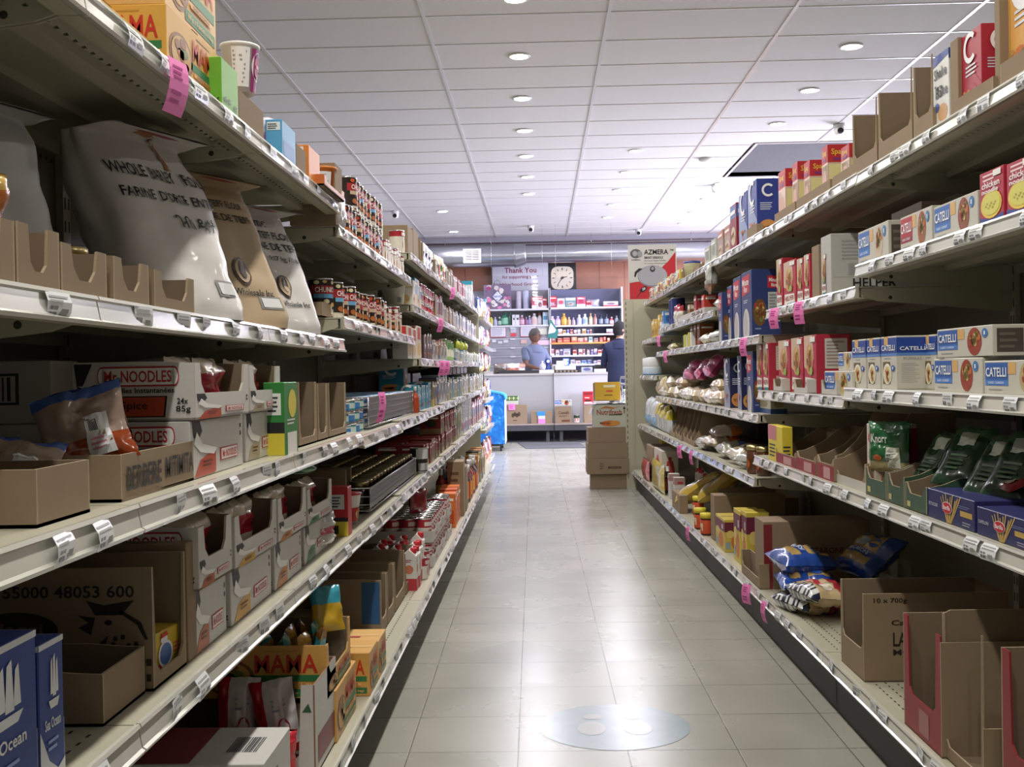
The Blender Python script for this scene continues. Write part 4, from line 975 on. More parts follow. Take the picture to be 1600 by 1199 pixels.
P_('L','E',511,526,1120,.24, lambda w,h: open_box(w,.24,.115,.115,.02,.01,.9),'open_carton','open brown carton on the bottom shelf, under the MAMA carton','carton',inset=.03)
x_,yc,w_,h_,z_ = span('L','E',527,553,1028,.02)
put(carton(.27,.26,.125,hx('cc9a4e'),art_mama),'noodle_carton','L',x_,yc,.181,'lower MAMA noodle carton on the bottom shelf','carton',None,0,0,.26)
zt=.181+.127
mc = open_box(.30,.30,.125,.125,.05,.02,.85,hx('cf9c50'),M_CARDI,hx('b08848'),art=lambda m,fr,w,d,h: art_mama(m,dict(F=lambda u,v,l=1: fr['F'](u,v*.4,l),L=fr['L'],T=lambda u,v,l=1:(0,0,.01)),w,d,h))
put(mc,'noodle_carton','L',-.505,yc-.06,zt,'opened MAMA noodle carton full of shiny packets, stacked on the lower one','carton',None,0,0,.30)
for i in range(12):
    r2=random.Random(i); pkc=[gx('b98a28'),gx('3a9aa4'),gx('8a5a20')]
    pm=bag(.085,.10,.022,(lambda i: lambda u,v: pkc[(i+int(v*4))%3])(i),60+i,None,.010,8,8)
    free(pm,'noodle_packet',-.56-.05*(i%5)-.01*r2.random(),yc-.17+.075*(i//5)+.05*r2.random(),zt+.035,PI/2+r2.uniform(-.3,.3),'gold and teal noodle packet in the opened MAMA carton','noodle packet','packets in the opened MAMA carton',r2.uniform(-.25,.25),0)
free(bag(.085,.115,.03,lambda u,v: gx('3a9ab0') if v>.55 else gx('c09a2a'),81,None,.012,10,10),'noodle_packet',-.545,yc+.03,zt+.10,.6,'gold and blue noodle packet sticking up highest from the MAMA carton','noodle packet',None,-.3,0)
P_('L','E',577,590,1021,.20, lambda w,h: carton(w,.20,h,hx('cf9e52'),art_mama),'noodle_carton','yellow taped carton, nearer of the two beyond the MAMA stack','carton',inset=.0)
P_('L','E',590.6,603,1003,.20, lambda w,h: carton(w,.20,h,hx('d4a65c'),art_mama),'noodle_carton','yellow taped carton, farther of the two beyond the MAMA stack','carton',inset=.0)
for i,(a,b,v,c) in enumerate(((560,580,925,None),(604,613,906,'2c5a8a'),(614,624,893,None),(625,640,878,'6a8a4a'),(641,652,865,None))):
    P_('L','E',a,b,v,.26 if i else .2, (lambda c: lambda w,h: open_box(w,.22,h,h*.98,h*.25,.006,.25,art=(lambda m,fr,w,d,h: m.rect(fr['L'],.7,.2,.98,.95,hx(c))) if c else None))(c),'open_carton','tall opened brown carton on the bottom left shelf, %s'%ORD[i],'carton',inset=.05 if i else .22)
JC = carton(.062,.062,.17,hx('d9d4d0'),lambda m,fr,w,d,h:(m.rect(fr['L'],.0,.0,1,.35,hx('c03a44')),m.rect(fr['F'],.0,.0,1,.35,hx('c03a44')),m.oval(fr['F'],.5,.6,.3,.12,hx('c87a5a'))))
def jc():
    m=MB(); m.box(-.031,.031,-.031,.031,0,.15,hx('d9d4d0')); m.poly([(-.031,-.031,.15),(.031,-.031,.15),(.031,0,.18),(-.031,0,.18)],hx('d9d4d0')); m.poly([(.031,.031,.15),(-.031,.031,.15),(-.031,0,.18),(.031,0,.18)],hx('d9d4d0'))
    m.poly([(-.031,-.031,.15),(-.031,0,.18),(-.031,.031,.15)],hx('d9d4d0')); m.poly([(.031,-.031,.15),(.031,.031,.15),(.031,0,.18)],hx('d9d4d0'))
    m.lathe([(.013,.16),(.013,.182),(.011,.184)],hx('c02630'),12,0,-.016); fr=fbox(.062,.062,.15)
    for k in 'FL': m.rect(fr[k],0,0,1,.35,hx('b8343e')); m.oval(fr[k],.5,.62,.3,.13,hx('c87a5a')); m.lines(fr[k],.2,.82,.8,.92,2,hx('8a3038'))
    return m.mesh('juice_carton')
seg('L','E',653,668,880,jc(),.064,.064,.18,'white and red juice carton with a red cap','juice carton','juice cartons',name='juice_carton',deep=3,inset=.03)
# ================================================================= LEFT, farther bays
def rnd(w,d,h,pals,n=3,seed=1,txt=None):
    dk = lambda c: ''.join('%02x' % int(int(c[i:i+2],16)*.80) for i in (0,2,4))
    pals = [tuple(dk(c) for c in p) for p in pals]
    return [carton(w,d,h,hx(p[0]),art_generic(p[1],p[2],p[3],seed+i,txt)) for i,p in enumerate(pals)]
CH = [can(.039,.118,[(.15,hx('c9c0b0')),(1,hx('241c1a'))],chunky_art('e0d8b0',strip='6aa8d0')), can(.039,.118,[(1,hx('2a1a16'))],chunky_art('c8501e','CHUNKY','c8b090')), can(.039,.118,[(1,hx('241c1a'))],chunky_art('8a9a40','CHUNKY','a83a2a'))]
SPC = can(.037,.112,[(.75,hx('d8d2c4')),(1,hx('a8202c'))],lambda m,P:(m.oval(P,.5,.38,.24,.28,hx('b07a48'),1),m.rect(P,.2,.76,.8,.9,hx('e8e2d8'),2,4,1)))
seg('L','A',537,557,340,CH,.079,.079,.119,'dark labelled chunky soup can starting the top left shelf','soup can','chunky soup cans on the top left shelf',name='soup_can',tiers=1,deep=2)
seg('L','A',557,604,360,CH,.079,.079,.119,'chunky soup can stacked on the fourth bay top left shelf','soup can','chunky soup cans on the top left shelf',name='soup_can',tiers=2,deep=1)
seg('L','A',604,636,400,SPC,.076,.076,.112,'white and red pasta soup can ending the fifth bay top left shelf','soup can','white and red soup cans, top left shelf',name='soup_can',tiers=1,deep=1)
P_('L','B',503,530,478,.14, lambda w,h: open_box(w,.14,.045,.045,.045,.02,.5),'open_tray','low brown tray under the first chunky soup cans','tray',inset=.05)
for i,(x,y) in enumerate(((-.685,3.33),(-.775,3.33))): put(CH[0],'soup_can','L',x,y,1.243,'chunky soup can with blue strip in the low brown tray, %s'%['nearer the aisle','behind'][i],'soup can',None,-.9,0,0)
seg('L','B',537,560,470,CH[0:2],.079,.079,.119,'chunky soup can above the noodle cartons, blue stripped run','soup can','chunky soup cans on the second left shelf',name='soup_can',deep=2,inset=.012)
seg('L','B',560,605,490,CH[1:],.079,.079,.119,'chunky soup can mid second left shelf','soup can','chunky soup cans on the second left shelf',name='soup_can',deep=1,inset=.012)
seg('L','B',605,633,500,[SPC,CH[1]],.077,.077,.119,'cream and red soup can ending the second left shelf','soup can','cream and red soup cans',name='soup_can',deep=1,inset=.012)
seg('L','B',609,633,520,[open_box(.16,.04,.04,.04,.03,.01,.5)],.17,.04,.04,'low brown carton tray','tray','x',name='open_tray',inset=.0) if 0 else None
# M, F shelf ends seen through the open bays
TUB = lathe_mesh([(.048,0),(.056,.09),(.058,.092),(.058,.104),(.05,.106)],[hx('b8b8ae'),hx('c4c4bc'),hx('c4c4bc'),hx('c4c4bc')],20,name='white_tub',art=lambda m:m.barcode(cyl_frame(.0545,.1,90),.3,.1,.6,.35,M_INK,2,8))
for i,x in enumerate((-.70,-.83,-.95)): put(TUB,'white_tub','L',x,5.11,1.392,'white plastic tub, near end of second left shelf, %s from aisle'%ORD[i].replace('nearest','first'),'tub',None,-.8,0,0)
for i,x in enumerate((-.69,-.82,-.94)): put(TUB,'white_tub','L',x,5.13,1.132,'white plastic tub, near end of eye level left shelf, %s from aisle'%ORD[i].replace('nearest','first'),'tub',None,-.8,0,0)
put(carton(.10,.30,.035,hx('a9a698'),lambda m,fr,w,d,h:m.lines(fr['L'],.15,.35,.8,.6,1,M_INK,2)),'flat_carton','L',-.72,5.125,1.238+.0,'flat pale carton lying across the tubs at eye level','carton',None,0,0,.30)
B1=['2a8aa6','3d9ac0','1f6a94']
seg('L','A',640,656,360,[carton(.20,.22,.17,M_CARD)],.21,.22,.17,'large brown carton on the top left shelf, start of the sixth bay','carton',None,name='carton',inset=.02)
seg('L','A',657,664,372,[open_box(.16,.2,.15,.14,.03,.02,.3)],.17,.2,.15,'opened brown carton next to the large brown cartons','carton',None,name='open_carton')
SB=[bag(.13,.17,.05,(lambda c1,c2:(lambda u,v: gx(c1) if .25<v<.7 else gx(c2)))(a,b),90+i,None,.01,10,12,name='snack_bag') for i,(a,b) in enumerate((('1f2c52','e0e0e8'),('3a7a3a','e8e0d0'),('b04a28','e0c060'),('c23a6a','e4dce0')))]
seg('L','A',665,681,395,SB[0],.14,.05,.17,'dark blue and white snack bag on the top left shelf','bag','snack bags on the top left shelf',name='snack_bag',zz=None,deep=1,inset=.03)
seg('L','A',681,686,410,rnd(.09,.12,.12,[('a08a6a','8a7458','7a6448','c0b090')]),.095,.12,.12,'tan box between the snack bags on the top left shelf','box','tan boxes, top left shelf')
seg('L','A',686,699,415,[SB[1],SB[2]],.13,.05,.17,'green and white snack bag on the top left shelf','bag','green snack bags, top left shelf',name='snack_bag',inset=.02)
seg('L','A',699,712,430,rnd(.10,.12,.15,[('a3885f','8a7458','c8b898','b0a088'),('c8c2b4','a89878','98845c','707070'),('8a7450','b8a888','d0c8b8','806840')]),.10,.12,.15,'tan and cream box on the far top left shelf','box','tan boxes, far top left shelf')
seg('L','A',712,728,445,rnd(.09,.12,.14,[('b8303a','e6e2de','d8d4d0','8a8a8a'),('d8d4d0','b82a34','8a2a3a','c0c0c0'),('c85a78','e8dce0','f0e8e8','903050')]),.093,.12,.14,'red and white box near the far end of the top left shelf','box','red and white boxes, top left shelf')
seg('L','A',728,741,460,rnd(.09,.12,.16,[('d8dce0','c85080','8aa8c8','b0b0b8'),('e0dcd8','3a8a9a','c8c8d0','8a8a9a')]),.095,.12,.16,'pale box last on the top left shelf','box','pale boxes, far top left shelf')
seg('L','M',646,661,445,[carton(.10,.12,.15,hx('d9d6cc'),art_generic('3a9ab0','d8c89a','c8a870',2)),carton(.10,.12,.16,hx('3a9ab6'),art_generic('d8d0b0','e8e2d0','c8a870',0))],.105,.12,.16,'cream and light blue cracker box on the second left shelf','box','cracker boxes')
RW4 = can(.034,.052,[(.5,hx('d8d4cc')),(1,hx('b02838'))],lambda m,P:m.rect(P,.3,.2,.7,.7,hx('c8404c'),1,3,1))
seg('L','M',661,680,460,RW4,.07,.07,.053,'small red and white tin on the second left shelf','tin','small red and white tins',name='small_tin',tiers=3,n_=0) if 0 else seg('L','M',661,680,460,RW4,.07,.07,.053,'small red and white tin on the second left shelf','tin','small red and white tins',name='small_tin',tiers=3)
seg('L','M',681,684,455,[carton(.09,.1,.16,hx('8a7450'))],.09,.1,.16,'brown box edge on the second left shelf','box',None)
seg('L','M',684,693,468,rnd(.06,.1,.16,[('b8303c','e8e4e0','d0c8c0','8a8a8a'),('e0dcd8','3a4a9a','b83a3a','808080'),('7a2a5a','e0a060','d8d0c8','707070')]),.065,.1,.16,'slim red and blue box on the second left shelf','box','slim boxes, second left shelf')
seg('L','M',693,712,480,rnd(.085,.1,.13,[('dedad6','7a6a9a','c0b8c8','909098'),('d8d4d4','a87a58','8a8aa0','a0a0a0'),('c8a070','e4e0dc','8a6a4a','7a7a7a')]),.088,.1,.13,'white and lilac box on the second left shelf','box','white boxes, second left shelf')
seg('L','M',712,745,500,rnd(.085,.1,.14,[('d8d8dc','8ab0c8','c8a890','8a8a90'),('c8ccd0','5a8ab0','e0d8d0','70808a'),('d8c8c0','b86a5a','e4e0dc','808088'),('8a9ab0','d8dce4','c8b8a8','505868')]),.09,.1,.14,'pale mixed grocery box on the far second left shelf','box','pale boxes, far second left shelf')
seg('L','F',639,660,520,[carton(.16,.07,.155,hx('c8c2b6'),lambda m,fr,w,d,h:(m.rect(fr['L'],.55,.55,.9,.98,hx('b32a30')),m.lines(fr['L'],.08,.3,.5,.9,8,M_GREYL),m.oval(fr['F'],.5,.3,.3,.2,hx('c8a860')),m.rect(fr['F'],.2,.6,.8,.95,hx('b32a30'))))],.17,.07,.16,'big cream cracker box with a red corner at eye level','box',None)
seg('L','F',662,675,525,[carton(.12,.1,.135,hx('3c1e22'),art_c('3c1e22','3a2224'))],.12,.1,.14,'dark maroon box with a white letter C at eye level','box',None)
seg('L','F',676,700,540,rnd(.07,.1,.12,[('3a7aa8','d88a3a','e0dcd0','8a5a2a'),('d8d8d4','4a8ab0','c8702a','8a8a8a'),('c0703a','e0e0dc','3a6a9a','705030')]),.073,.1,.12,'blue and orange soup box at eye level, left side','box','blue and orange boxes at eye level')
LEM = lathe_mesh([(.0001,0),(.022,.006),(.031,.03),(.026,.052),(.01,.062),(.01,.075),(.0001,.077)],[gx('b8c03a')]*4+[gx('4a8a2a')]*2,14,name='lemon_bottle')
GT = can(.05,.14,[(.2,hx('8ab070')),(.6,hx('d8dcc8')),(1,hx('7aa86a'))],lambda m,P:m.oval(P,.5,.75,.2,.15,hx('2a6a3a')))
seg('L','F',700,712,530,GT,.10,.10,.14,'green and white drink powder canister at eye level','canister','green canisters',name='canister')
for i,u in enumerate((715,721,727)):
    y,_=hit('L',u,530,-.60); put(LEM,'lemon_bottle','L',-.61,y,zof('L','F',y)+.09,'yellow lemon shaped juice bottle on top of the eye level goods, %s'%ORD[i],'lemon bottle',None,0,0,0)
seg('L','F',712,748,545,rnd(.08,.1,.085,[('a8c8d8','e4e8ea','3a7aa0','506070'),('d8e0e4','5a9ac0','a8b8c8','607080'),('8ab8d0','dce8ec','d8d0b0','4a6a80'),('d8cc6a','e8e4d0','8a9a4a','6a6a4a')]),.083,.1,.085,'light blue grocery box on the far eye level left shelf','box','light blue boxes at eye level')
# C from the second photo column on
TEAL=[carton(.085,.10,.125,hx('24849c'),art_c('24849c','1f7a94')),carton(.085,.10,.12,hx('2f8fb8'),art_c('2f8fb8','2a80a8'))]
put(carton(.16,.12,.15,hx('1f7f98'),art_c('1f7f98','7a4a30')),'cracker_box','L',-.66,5.20,zof('L','C',5.2)+.085,'large teal box with a white letter C above the wire bin','box',None,0,0,.12)
put(carton(.17,.13,.08,M_CARD),'carton','L',-.66,5.20,zof('L','C',5.2)+.002,'low brown carton under the large teal box','carton',None,0,0,.13)
HOT = bottle(.018,.12,gx('a8401c'),hx('e0dcd4'),None,1,.3,12,.4,name='sauce_bottle')
y,_=hit('L',649,640,-.575); put(HOT,'sauce_bottle','L',-.575,y,zof('L','C',y)+.001,'small red sauce bottle with a white cap beside the grey bin','bottle',None,0,0,0)
seg('L','C',653,676,615,TEAL,.088,.10,.12,'teal box with letter C on the waist high shelf','box','teal boxes, waist high left shelf')
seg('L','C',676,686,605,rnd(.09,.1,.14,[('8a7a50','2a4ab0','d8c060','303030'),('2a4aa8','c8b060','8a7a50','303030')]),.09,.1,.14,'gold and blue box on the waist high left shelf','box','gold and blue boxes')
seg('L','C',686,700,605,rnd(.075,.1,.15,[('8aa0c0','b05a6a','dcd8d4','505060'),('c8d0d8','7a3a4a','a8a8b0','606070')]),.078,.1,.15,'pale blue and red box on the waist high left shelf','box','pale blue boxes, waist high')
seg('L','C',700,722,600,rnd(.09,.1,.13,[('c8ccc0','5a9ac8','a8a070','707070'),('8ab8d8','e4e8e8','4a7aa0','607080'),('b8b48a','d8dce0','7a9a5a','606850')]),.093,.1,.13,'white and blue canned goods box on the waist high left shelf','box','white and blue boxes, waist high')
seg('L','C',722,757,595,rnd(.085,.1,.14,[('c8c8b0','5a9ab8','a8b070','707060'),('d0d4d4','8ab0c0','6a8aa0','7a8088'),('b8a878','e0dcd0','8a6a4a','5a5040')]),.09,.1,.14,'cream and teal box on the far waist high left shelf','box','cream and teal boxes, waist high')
seg('L','C',703,757,640,[open_box(.13,.05,.05,.05,.05,.02,.5)],.16,.05,.05,'low brown tray in front of the waist high boxes','tray','brown trays, waist high',name='open_tray',inset=.0) if 0 else None
PUR = carton(.30,.14,.10,hx('1c1a30'),lambda m,fr,w,d,h:(m.shape(fr['F'],[(.6,1),(1,1),(1,.55),(.75,.55)],hx('7a2a7c')),m.oval(fr['F'],.88,.3,.07,.18,hx('b0a880'),2),m.lines(fr['F'],.1,.3,.7,.42,1,hx('6a6a80')),m.rect(fr['T'],.5,0,1,1,hx('7a2a7c'))))
for i in range(6):
    y=6.3+.36*i+.4; put(PUR,'tea_box','L',-.60,y,zof('L','C',y)+.155,'dark purple tea gift box above the waist high boxes, %s'%ORD[i],'box',None,0,0,.14)
# D
BT = can(.042,.115,[(.1,hx('1c1c1c')),(1,hx('20201e'))],lambda m,P:(m.rect(P,.1,.55,.9,.95,hx('c8c8c8'),1,6,1),m.barcode(P,.2,.08,.8,.38,hx('d8d8d8'),1,12)))
y,_=hit('L',656,720,-.58); put(BT,'black_tin','L',-.585,y,zof('L','D',y)+.001,'black tin with a white label beside the black wire bin','tin',None,-.7,0,0)
RBX=rnd(.09,.12,.11,[('b0282c','e0d8b0','d8c8a0','5a2a20'),('a8302a','d8cc9a','c8b078','404020'),('b83230','e4dcc8','8a9a50','6a3a20')],seed=7)
seg('L','D',665,690,690,RBX,.095,.12,.11,'red and cream broth box on the knee high left shelf','box','red broth boxes',tiers=1,deep=2)
seg('L','D',690,713,665,RBX,.095,.12,.11,'red and cream broth box farther on the knee high left shelf','box','red broth boxes, farther run',tiers=2,deep=1)
seg('L','D',713,722,650,rnd(.08,.1,.24,[('8ab0a0','c8c84a','d8dcd0','606040'),('c8b83a','8ac0c8','d8d8c8','505030')]),.085,.1,.24,'tall yellow and green box on the knee high left shelf','box','tall yellow and green boxes')
seg('L','D',722,737,640,[carton(.09,.12,.27,hx('d8d4cc'),lambda m,fr,w,d,h:(m.text(fr['L'],.2,.35,.8,.8,'OATS',M_INK,2,0,True),m.rect(fr['F'],.1,.1,.9,.3,hx('b03030')),m.text(fr['F'],.2,.4,.8,.85,'OATS',M_INK,2,0,True))),carton(.09,.12,.27,hx('c0c8d4'),lambda m,fr,w,d,h:(m.text(fr['L'],.2,.35,.8,.8,'OATS',M_INK,2,0,True),m.rect(fr['F'],.1,.0,.9,.3,hx('3a6ab0')),m.text(fr['F'],.2,.4,.8,.85,'OATS',M_INK,2,0,True)))],.095,.12,.27,'tall white box lettered OATS sideways on the knee high left shelf','box','tall OATS boxes')
seg('L','D',737,757,630,rnd(.09,.1,.2,[('c8c0b8','3a5a9a','b0503a','606060'),('3a4a7a','d8d8dc','b83a34','404858'),('b0382e','e0dcd4','d8a040','503028')]),.095,.1,.2,'tall mixed box at the far end of the knee high left shelf','box','tall boxes, far knee high shelf')
# E
RWC = can(.037,.105,[(.62,hx('d4d0c8')),(.94,hx('a82434')),(1,hx('a82434'))],lambda m,P:(m.oval(P,.5,.35,.15,.18,hx('b8404a'),1),m.rect(P,.2,.68,.8,.86,hx('d8c8c8'),2,4,1)))
TRY = open_box(.235,.30,.055,.055,.045,.03,.9,hx('b8b4b0'),hx('a09c98'),hx('908a84'),art=lambda m,fr,w,d,h:m.rect(fr['F'],.6,.3,.9,.5,hx('b84a54')))
def canstack(u0,u1,v,tiers,desc,nd=3):
    Xf,yc,w,h,z=span('L','E',u0,u1,v,.02); n=max(1,int(w/.24))
    for i in range(n):
        for q in range(tiers):
            y=yc-w/2+.24*(i+.5); zz=.181+.112*q
            put(TRY,'can_tray','L',Xf-.002,y,zz,'pale tray of cans, %s, %s'%(desc,['lowest layer','second layer','third layer'][q])+(' '+ORD[i] if n>1 else ''),'tray',None,0,0,.30)
            for a in range(3):
                for b in range(nd+1): put(RWC,'food_can','L',Xf-.045-.073*b,y-.0765+.0765*a,zz+.005,'red and white food can standing in a pale tray','can','red and white cans in stacked trays',-.6,0,0)
canstack(668,700,850,2,'nearer stack on the bottom left shelf') if 0 else None
canstack(676,700,820,2,'nearer stack on the bottom left shelf')
canstack(700,709,800,2,'middle stack on the bottom left shelf',2)
seg('L','E',669.5,676,860,RWC,.076,.076,.105,'single red and white food can beside the juice cartons','can','loose red and white cans',name='food_can',deep=4,inset=.01)
put(bag(.12,.11,.05,gx('8a1c2a'),95,None,.012,10,10),'red_bag','L',-.56,4.98,.41,'dark red film bag slumped on the nearer can trays','bag',None,-.6,0,.05)
ORX=[carton(.12,.10,.20,hx('d8702c'),art_generic('e0e0dc','d8702c','b8401c',0)),carton(.12,.10,.20,hx('c85a28'),art_generic('d8d4d0','c8602c','c83a1c',1))]
seg('L','E',710,721,715,ORX,.125,.10,.2,'orange cereal box on the bottom left shelf','box','orange boxes',zz=.181+.0,tiers=1,inset=.02)
seg('L','E',725,733,705,[carton(.22,.10,.33,M_CARD,lambda m,fr,w,d,h:m.lines(fr['L'],.2,.35,.8,.85,4,hx('5c452f'),1))],.23,.10,.33,'tall brown carton on the bottom left shelf among bottles','carton',None,inset=.0)
SBX=[bottle(.035,.26,gx('8a2a20'),hx('d8d8d8'),hx('d8a040'),1,.35,12,.4,name='sauce_bottle'),bottle(.035,.26,gx('1c2a20'),hx('dcdcdc'),hx('b83228'),1,.35,12,.4,name='sauce_bottle')]
seg('L','E',733,748,710,SBX,.074,.074,.26,'white capped sauce bottle on the bottom left shelf','bottle','white capped sauce bottles',name='sauce_bottle',deep=3,inset=.01)
seg('L','E',748,759,690,rnd(.10,.1,.24,[('d8902c','c83a28','e0dcc8','604020'),('1c1c1c','b8322c','d8c8a0','303030'),('d8b040','7a4a20','e0d8c0','504020')]),.10,.1,.24,'orange and black box at the far end of the bottom left shelf','box','far orange and black boxes')

# ---- end cap beyond the left run
ec = empty('end_cap_rack',(-.80,11.3,0),0,'end cap rack of snacks closing the left gondola run','rack')
m=MB(); m.box(-.25,.22,-.84,.9,0,.13,M_KICK); m.build('plinth',ec)
m=MB(); m.box(-.27,-.25,-.84,.9,0,1.7,M_BACK); m.box(-.25,.20,-.85,-.84,0,1.7,M_SHELF); m.build('back_panel',ec)
ez=(.15,.50,.80,1.08,1.34,1.62)
for q,z in enumerate(ez):
    m=MB(); m.box(-.25,.245,-.838,.9,z-.03,z,M_SHELF); m.box(.245,.256,-.838,.9,z-.035,z+.003,M_RAIL); m.build('rack_shelf',ec)
ENDP=[bag(.15,.2,.05,(lambda a,b:(lambda u,v: gx(a) if v>.35 else gx(b)))(a,b),120+i,None,.014,8,10,name='snack_bag') for i,(a,b) in enumerate((('a87a24','6a4418'),('a4a4ac','98303a'),('90302a','b09a40'),('2c4c88','a0a4b0'),('a098a8','884f78'),('a8a498','4f7838'),('4a2040','a88048')))]
en=['bottom','second','third','fourth','fifth','topmost']
for q,z in enumerate(ez):
    for i in range(11):
        y=10.62+.155*i; me=ENDP[(i*3+q*2)%7]
        if q in (0,):  me=ENDP[(0,2,6,1)[i%4]]
        put(me,'snack_bag','L',-.59+(.02 if i%2 else 0),y,z+.001,'mixed snack bag on the %s rack level, %s of the end cap'%(en[q],ORD[i]),'snack bag',None,random.uniform(-.3,.3),0,.05)
TB = carton(.12,.10,.27,hx('d8dcd8'),lambda m,fr,w,d,h:[(m.rect(fr[k],0,.86,1,1,hx('2f9ab4')),m.rect(fr[k],.2,.08,.8,.26,hx('3a5a98')),m.lines(fr[k],.2,.4,.8,.7,4,M_GREYL)) for k in 'FL'])
put(TB,'tall_box','L',-.66,10.50,1.70,'tall white box with teal top at the left run end','box',None,0,0,.1)
put(TB,'tall_box','L',-.60,11.9,1.622,'tall white box with teal top on the end cap','box',None,0,0,.1)

# ---- pink price flags
def flag(side,lev,u,v,label,tw=0.0,w=.052,h=.082,z=None):
    X=(LX if side=='L' else RXX)[lev]; sg=1 if side=='L' else -1; Xf=X+sg*.018
    y,zz=hit(side,u,v,Xf)
    m=MB(); 
    P=lambda a,b,l=0: (-w/2+w*a-.010*(1-b), -.010*math.sin(PI*b*.8)-.0008*l-.010*(1-b)*b, -h+h*b)
    m.rect(P,0,0,1,1,M_PINK,0,3,5); m.rect(lambda a,b,l=0:(P(a,b)[0],P(a,b)[1]+.0008,P(a,b)[2]),0,0,1,1,M_PINK,0,3,5)
    m.lines(P,.15,.60,.85,.9,3,M_PINKI,1,4); m.lines(P,.15,.15,.7,.45,2,M_PINKI,1,5)
    o=put(m.mesh('price_flag'),'price_flag',side,Xf,y,zof(side,lev,y)-.004 if z is None else z,label,'paper flag',None,tw)
    return o
flag('L','A',272,110,'big pink paper flag on the near top left shelf rail',-.2,.058,.09)
flag('L','C',594,640,'pink paper flag hanging on the grey wire bin',-.3,.05,.10,z=1.0)
for i,(lev,u,l) in enumerate((('A',708,'pink flag on the far top left shelf rail'),('M',688,'pink flag on the second left shelf rail, before the slim boxes'),('F',689,'pink flag on the eye level left rail, nearer of two'),('F',697,'pink flag on the eye level left rail, farther of two'),('E',500,'pink flag at the bottom edge of the picture, bottom left shelf'))):
    flag('L',lev,u,560,l,-.5)
# ================================================================= RIGHT
def lay(mesh,name,side,X,y,z,label,cat,group=None,tilt=0.0,rot=0.0,roll=0.0):
    sg=1 if side=='L' else -1
    if side=='L': px,py,rz=X,y,PI/2+rot
    else: (px,py),rz=RW(X,y),-PI/2+RANG+rot
    o=bpy.data.objects.new(name,mesh); C.objects.link(o); o.location=(px,py,z); o.rotation_euler=(-PI/2+tilt,roll,rz); return tag(o,label,cat,group)
# --- top shelf
P_('R','T',1640,1563,-110,.10, bx('d98a3a',art_c('d98a3a','d8a050'),.10),'coating_box','orange box with white letter C at the top right picture edge','box',inset=.03)
P_('R','T',1640,1562,97,.03, lambda w,h: open_box(w,.03,.05,.05,.05,.01,.5),'open_tray','low brown tray strip before the orange C box','tray',inset=.0)
P_('R','T',1561,1553,-5,.20, bx(M_CARD,None,.20),'carton','brown carton wall between the orange and the red C boxes','carton',inset=.01)
P_('R','T',1533,1499,36,.09, bx('a51f36',art_c('a51f36','a51f36'),.09),'coating_box','red coating mix box with white letter C on the top right shelf','box',inset=.03)
P_('R','T',1552,1484,118,.03, lambda w,h: open_box(w,.03,.035,.035,.035,.01,.5),'open_tray','low brown tray strip before the red C box','tray',inset=.0)
P_('R','T',1496,1484,58,.18, bx(M_CARD,None,.18),'carton','brown carton wall between the white and the red mix boxes','carton',inset=.02)
P_('R','T',1482,1457,74,.05, bx('d8d8d4',lambda m,fr,w,d,h:[(m.shape(fr[k],[(0,.86),(1,.92),(1,1),(0,1)],hx('2c448f')),m.text(fr[k],.1,.68,.9,.82,"Shake",M_INK,3),m.text(fr[k],.14,.52,.6,.60,"'n",M_INK,3),m.text(fr[k],.2,.42,.95,.56,"Bake",M_INK,3),m.oval(fr[k],.6,.2,.3,.12,hx('c89868')),m.oval(fr[k],.25,.3,.16,.06,hx('3a5a9a'),2)) for k in 'FR'],.05),'coating_box',"white and blue Shake 'n Bake box on the top right shelf",'box',inset=.02)
for i,(a,b,v,l) in enumerate(((1456,1426,83,'nearest'),(1424,1371,104,'middle'),(1369,1331,151,'farthest'))):
    P_('R','T',a,b,v,.20, lambda w,h: open_box(w,.20,h,h,.055,.004,.02,rightlow=.06),'open_carton','tall opened brown carton on the top right shelf, %s of three'%l,'carton',inset=.01)
for i,(a,b,v) in enumerate(((1327,1314,224),(1293,1284,226),(1265,1256,250),(1246,1238,252),(1227,1216,263),)):
    P_('R','T',a,b,v,.07, bx('cdb3a4',art_spag,.07),'pasta_box','red topped spaghetti sauce mix box on the top right shelf, %s'%ORD[i],'box',inset=.03)
for i,(a,b,v) in enumerate(((1328,1296,282),(1292,1262,285),(1262,1240,300),(1238,1206,312))):
    P_('R','T',a,b,v,.05, lambda w,h: open_box(w,.03,.045,.045,.045,.01,.5),'open_tray','low brown tray under the spaghetti mix boxes, %s'%ORD[i],'tray',inset=.0)
P_('R','T',1182,1168,279,.10, bx('26388a',art_c('26388a','8a9ac0'),.10),'oat_box','dark blue box with a big white C on the top right shelf','box',inset=.02)
P_('R','T',1167,1154,297,.10, bx('26388a',art_c('26388a','8a9ac0'),.10),'oat_box','pale fronted blue box just behind the big C box','box',inset=.02)
P_('R','T',1150,1140,316,.08, bx('8a2230',art_generic('8a2230','4a6aa8','c8b89a',2),.08),'box','dark red and blue box on the top right shelf','box',inset=.02)
P_('R','T',1182,1166,332,.03, lambda w,h: open_box(w,.03,.05,.05,.05,.01,.5),'open_tray','low brown tray before the dark blue C box','tray',inset=.0)
seg('R','T',1138,1118,360,rnd(0,0,0,[]) or [carton(.17,.09,.15,hx('a89088'),art_generic('a89088','b8786a','c8b8a8',2))],.18,.09,.15,'muted pink rice box on the top right shelf','box','muted pink rice boxes')
seg('R','T',1116,1101,370,[carton(.17,.09,.135,hx('b0b4ac'),art_generic('b0b4ac','c8ccc4','8a9088',3))],.18,.09,.14,'grey green box on the top right shelf','box','grey green boxes')
P_('R','T',1092,1070,404,.12, lambda w,h: open_box(w,.12,h,h*.6,.05,.01,.5),'open_carton','opened brown carton holding a white tub, far top right shelf','carton',inset=.04)
